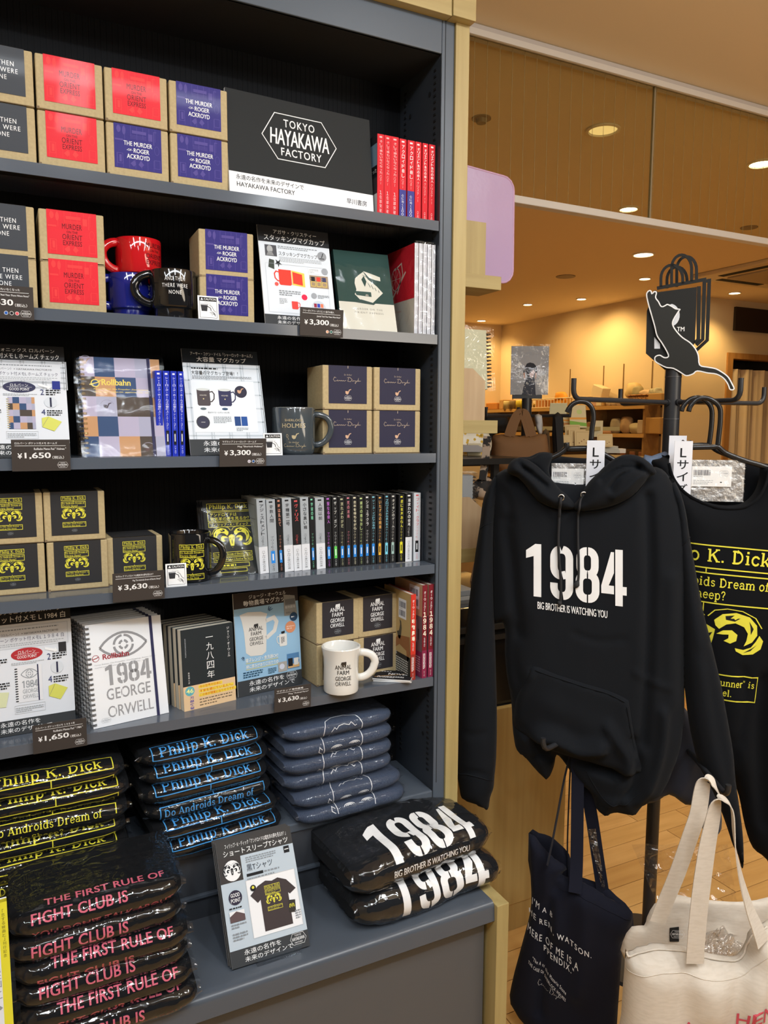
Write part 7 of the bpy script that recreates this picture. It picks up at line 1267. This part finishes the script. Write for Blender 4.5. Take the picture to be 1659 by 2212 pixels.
block('paper_packet', *Z7(705, 925), 4.0, .055, .04, .085, (.62, .52, .3), 'small cream packet standing beside the hanger hook', 'packet'); block('paper_packet', *Z7(690, 850), 4.05, .03, .03, .05, (.6, .5, .3), 'tiny packet on top of the cream packet', 'packet')
for i in range(3): block('book_stack', *Z7(830-10*i, 1100-22*i), 3.8, .11, .08, .015, (.4, .41, .36), 'flat grey book, %s of the pile on the black table' % ['bottom', 'middle', 'top'][i], 'book', group='grey flat books')
for i in range(2): block('white_book', *Z7(915, 1100-20*i), 3.8, .09, .08, .013, (.6, .57, .5), 'flat white book, %s of two beside the grey pile' % ['lower', 'upper'][i], 'book', group='white flat books')
# left gap table: round patterned plate and small card
pl_ = thing('patterned_plate', 'round cream plate with yellow dots standing left of the black bag', 'plate', at(*Z3(195, 1260), 3.2), (R(75), 0, R(-20)))
obj('dish', G().lathe([(.0001, 0), (.07, 0), (.082, .006), (.082, .009), (.068, .004), (.0001, .004)], 36), mat('plate_cream', (.62, .56, .4), .25), pl_, smooth=True); q = Pr()
rr_ = random.Random(4); [q.disc(rr_.uniform(-.05, .05), rr_.uniform(-.05, .05), .006, (.65, .42, .06), n=8) for _ in range(26)]; q.build('dot_print', lambda a, b, e: (a, b, .004+e), pl_)
block('small_box', *Z3(215, 1385), 3.1, .055, .03, .048, (.6, .54, .36), 'small cream house shaped box in front of the dotted plate', 'box')
tb2 = thing('side_table', 'black side table edge at left under the dotted plate', 'table', (0, 0, 0)); zq = at(*Z3(190, 1390), 3.1)[2]; obj('table_top', G().box(.62, 1.0, .95, 1.5, zq-.022, zq), mat('table_black'), tb2); 
for x in (.66, .86, .96): obj('leg', G().box(x-.012, x+.012, 1.0, 1.024, 0, zq-.022), mat('table_black'), tb2)
obj('lower_shelf', G().box(.63, .99, .98, 1.5, zq-.36, zq-.34), OAKH, tb2)
for i in range(3): block('notebook_pile', *Z3(150+18*i, 1330+10*i), 3.05, .09, .07, .02, (.35, .33, .32), 'grey notebook %s on the side table' % ['at the back', 'in the middle', 'at the front'][i], 'notebook', group='grey notebooks on the side table')
# long wall shelf in the back room
XS = 4.86; ws = thing('wall_shelving', 'long brown wall shelving full of gifts along the right back wall', 'shelving', (0, 0, 0)); WS = wood('shelf_brown', (.27, .15, .05), (.21, .11, .035), (20, 3, 20)); WE = wood('shelf_edge', (.5, .3, .1), (.42, .24, .07), (20, 3, 20))
ztop = (hit(1100, 885, x=XS)[2]+hit(1430, 873, x=XS)[2])/2
lev = [ztop, hit(1330, 937, x=XS)[2], hit(1330, 990, x=XS)[2], .9, .5]
for z in lev: obj('shelf_board', G().box(XS, XW, YC, YB, z-.02, z), WS, ws); obj('board_edge', G().box(XS-.012, XS, YC, YB, z-.035, z+.004), WE, ws)
for y in (YC+.001, 4.95, 5.85, YB-.02): obj('divider', G().box(XS, XW, y, y+.02, 0, ztop-.02), WS, ws)
obj('back_board', G().box(XW-.03, XW-.01, YC, YB, 0, ztop), mat('back_brown', (.13, .075, .03), .7), ws)
for y in (4.35, 4.75, 5.05, 5.6, 6.3, 6.7): obj('stripe_rail', G().box(XW-.008, XW-.001, y, y+.008, ztop, ztop+.45), mat('rail_brown', (.2, .12, .04), .6), ws)
for px, py in ((1400, 886), (1398, 947)): p_ = hit(px, py, x=XS+.1); obj('shelf_lamp', G().lathe([(.0001, 0), (.05, 0), (.05, .006), (.0001, .008)], 20, (p_[0], p_[1])), mat('lamp_white', (.7, .62, .5), .4), ws, loc=(0, 0, p_[2]))
def onws(name, px, w_, dp, h_, c, lb, cat, lv=0, x=XS+.02, bev=.01, group=None, m=None, g=None):
    p_ = hit(px, 880, x=x); o = obj(name, g or G().box(0, dp, -w_/2, w_/2, 0, h_), m or mat('c_%02x%02x%02x' % tuple(int(v*255) for v in c), c, .6), loc=(x, p_[1], lev[lv]+.004), bevel=bev if not g else 0, smooth='all' if g else False); o.scale = (.8, .85, .72); return tag(o, lb, cat, group)
def blob(w_, dp, h_, sd, s_=14): 
    return G().grid(lambda u, v: (dp/2+dp/2*math.cos(2*PI*u)*math.sin(PI*v)**.5*(1+.3*noise.noise(Vector((math.cos(2*PI*u)*2, math.sin(2*PI*u)*2, v*3+sd)))), w_/2*math.sin(2*PI*u)*math.sin(PI*v)**.5*(1+.3*noise.noise(Vector((math.sin(2*PI*u)*2, v*4, sd)))), h_/2*(1-math.cos(PI*v))), 20, 14)
onws('orange_bag', 1205, .26, .12, .24, (.72, .30, .03), 'crinkled orange bag on the long wall shelf', 'bag', g=blob(.26, .1, .25, 2)); 
onws('wooden_box', 1166, .22, .2, .13, (.42, .17, .04), 'orange brown wooden box left of the orange bag', 'box'); onws('wooden_box', 1222, .14, .2, .17, (.4, .24, .08), 'wooden box half behind the orange bag', 'box', x=XS+.2)
onws('wooden_tray', 1058, .36, .2, .12, (.5, .2, .04), 'orange brown tray at the left end of the wall shelf', 'tray'); onws('wooden_crate', 1082, .10, .25, .17, (.45, .26, .09), 'tall thin crate side next to the orange tray', 'crate')
for i, (px, c, lb) in enumerate([(1095, (.55, .45, .2), 'cream mug with dark stripes on the wall shelf'), (1108, (.2, .14, .06), 'patterned brown tin on the wall shelf'), (1122, (.62, .5, .05), 'yellow packet on the wall shelf beside the stand'), (1131, (.55, .46, .03), 'second yellow packet on the wall shelf')]): onws('small_tin', px, .12, .1, .14, c, lb, 'tin', g=G().lathe([(.0001, 0), (.055, 0), (.055, .13), (.05, .14), (.0001, .14)], 18))
WBk = thing('wire_basket', 'white wire basket on the wall shelf', 'basket', (0, 0, 0)); p_ = hit(1180, 800, x=XS+.02); g = G(); yy0, yy1 = p_[1]-.55, p_[1]+.35; z0 = lev[0]+.01
for z in (z0, z0+.1): g.tube([(XS+.02, yy0, z), (XS+.02, yy1, z), (XS+.24, yy1, z), (XS+.24, yy0, z)], .006, 5, closed=True)
obj('basket_rims', g, mat('wire_white', (.72, .6, .4), .4), WBk, smooth='all'); g = G(); [g.tube([(XS+.02, yy0+(yy1-yy0)*k/16, z0), (XS+.02, yy0+(yy1-yy0)*k/16, z0+.1)], .005, 4) for k in range(17)]; obj('basket_bars', g, mat('wire_white'), WBk, kind='stuff')
for i in range(6): onws('glass_jar', 1142+i*5, .05, .05, .09, (.3, .2, .06), 'small shiny jar, %s of the row inside the wire basket' % ['first', 'second', 'third', 'fourth', 'fifth', 'last'][i], 'jar', x=XS+.1, group='jars in the wire basket', m=mat('jar_gloss', (.4, .26, .06), .1, metal=.6), g=G().lathe([(.0001, 0), (.025, 0), (.025, .07), (.018, .085), (.0001, .09)], 12))
onws('paper_parcel', 1260, .18, .2, .16, (.52, .40, .22), 'white wrapped parcel left of the cardboard tray', 'parcel'); onws('cardboard_tray', 1284, .30, .22, .12, (.46, .28, .09), 'cardboard tray under the tilted paper packet', 'tray'); o = onws('paper_parcel', 1284, .20, .14, .2, (.6, .5, .33), 'tilted cream paper packet on top of the cardboard tray', 'parcel', x=XS+.08); o.location.z += .08; o.rotation_euler = (R(18), 0, 0)
for i, px in enumerate((1272, 1282, 1292)): onws('gift_box', px, .09, .08, .07, [(.6, .5, .32), (.5, .3, .2), (.6, .52, .34)][i], 'small gift box, %s in front of the cardboard tray' % ['left', 'middle', 'right'][i], 'box', x=XS-.0+.01, group='small gift boxes')
for i, px in enumerate((1311, 1322, 1333)): onws('gift_pouch', px, .10, .09, .11, (.6, .5, .33), 'cream gift pouch, %s of the row left of the woven basket' % ['first', 'second', 'third'][i], 'pouch', group='cream gift pouches', g=blob(.11, .08, .11, i+3))
wbk = thing('woven_basket', 'woven brown basket filled with packages on the wall shelf', 'basket', (XS+.05, hit(1375, 800, x=XS+.05)[1], lev[0]+.004)); wbk.scale = (.8, .9, .75); WV = mat('wicker', (.30, .12, .03), .6, var=((50, 50, 70), (.5, .25, .08), .45, .55), bump=((50, 50, 70), 1, .02))
g = G(); n = 28; ring = lambda r_, z: [(.16+.15*r_*math.cos(2*PI*k/n), .22*r_*math.sin(2*PI*k/n), z) for k in range(n)]
g.add(ring(.85, 0)+ring(1, .13)+ring(.97, .13)+ring(.8, .02), [(r_*n+k, r_*n+(k+1) % n, (r_+1)*n+(k+1) % n, (r_+1)*n+k) for r_ in range(3) for k in range(n)]); obj('basket_wall', g, WV, wbk, smooth='all'); obj('basket_rim', G().tube([(.16+.152*math.cos(2*PI*k/n), .223*math.sin(2*PI*k/n), .135) for k in range(n)], .01, 6, closed=True), WV, wbk, smooth='all')
for i, (px, h_, w_, c, lb) in enumerate([(1358, .23, .22, (.6, .45, .2), 'tall cream wrapped package at the left of the woven basket'), (1368, .18, .16, (.35, .3, .15), 'olive wrapped package in the woven basket'), (1388, .12, .2, (.6, .42, .25), 'low peach package in the woven basket'), (1402, .13, .1, (.45, .42, .28), 'round pale vase like package right in the woven basket'), (1411, .14, .1, (.42, .4, .27), 'second pale rounded package at the basket right end')]):
    o = onws('wrapped_package', px, w_, .14, h_, c, lb, 'package', x=XS+.1, group=None, g=blob(w_, .13, h_, i*3+1)); o.location.z += .07
onws('cardboard_tray', 1413, .20, .24, .15, (.44, .26, .085), 'cardboard tray at the right end of the top wall shelf', 'tray')
# second level goods
onws('clear_pouch', 1326, .2, .1, .22, (.3, .26, .18), 'rounded clear pouch on the middle wall shelf', 'pouch', 1, g=blob(.2, .1, .22, 5)); onws('clear_pouch', 1348, .2, .12, .2, (.4, .27, .14), 'tan pouch beside the clear one on the middle shelf', 'pouch', 1, g=blob(.2, .12, .24, 8)); onws('wire_basket', 1372, .26, .1, .15, (.45, .38, .22), 'open wire basket of pale goods on the middle shelf', 'basket', 1, g=blob(.24, .1, .15, 11)); onws('film_packet', 1386, .12, .12, .19, (.42, .33, .22), 'stack of clear film packets on the middle shelf', 'packet', 1); onws('cardboard_tray', 1408, .26, .25, .22, (.4, .23, .07), 'deep cardboard tray on the middle wall shelf', 'tray', 1)
onws('round_clock', 1272, .16, .08, .16, (.2, .1, .04), 'small brown round item on the middle shelf left', 'ornament', 1, g=blob(.16, .08, .17, 6)); onws('peach_tin', 1302, .3, .16, .09, (.48, .28, .16), 'low peach tin on the middle shelf', 'tin', 1)
for i, px in enumerate((1348, 1368, 1388)): onws('small_picture', px, .08, .03, .10, (.18, .07, .03), 'small red brown frame, %s on the lower wall shelf' % ['left', 'middle', 'right'][i], 'frame', 2, group='small frames on the lower shelf')
onws('dark_tray', 1368, .5, .03, .13, (.17, .10, .04), 'brown tray front on the lower wall shelf', 'tray', 2, x=XS+.08)
# yellow bordered card at the lower left frame edge
p = Pr(.148, .25); p.rect(0, 0, .148, .25, (.72, .75, .8)).up(); p.rect(.136, 0, .012, .25, (.72, .66, .04)); p.rect(0, .245, .148, .005, (.72, .66, .04)); p.up(); p.vtext('「恋する映画と」刊行記念', .142, .235, .0045, .075, (.1, .09, .02)); p.vtext('映画と、', .128, .15, .014, .07, (.28, .3, .32)); p.frame(.0, .0, .118, .19, .0006, (.5, .5, .55))
board('sign_panel', 'white sign panel with yellow border at the lower left frame edge', 'sign', .148, .25, .004, (-.935, -.235, .548), 4, 4, p)
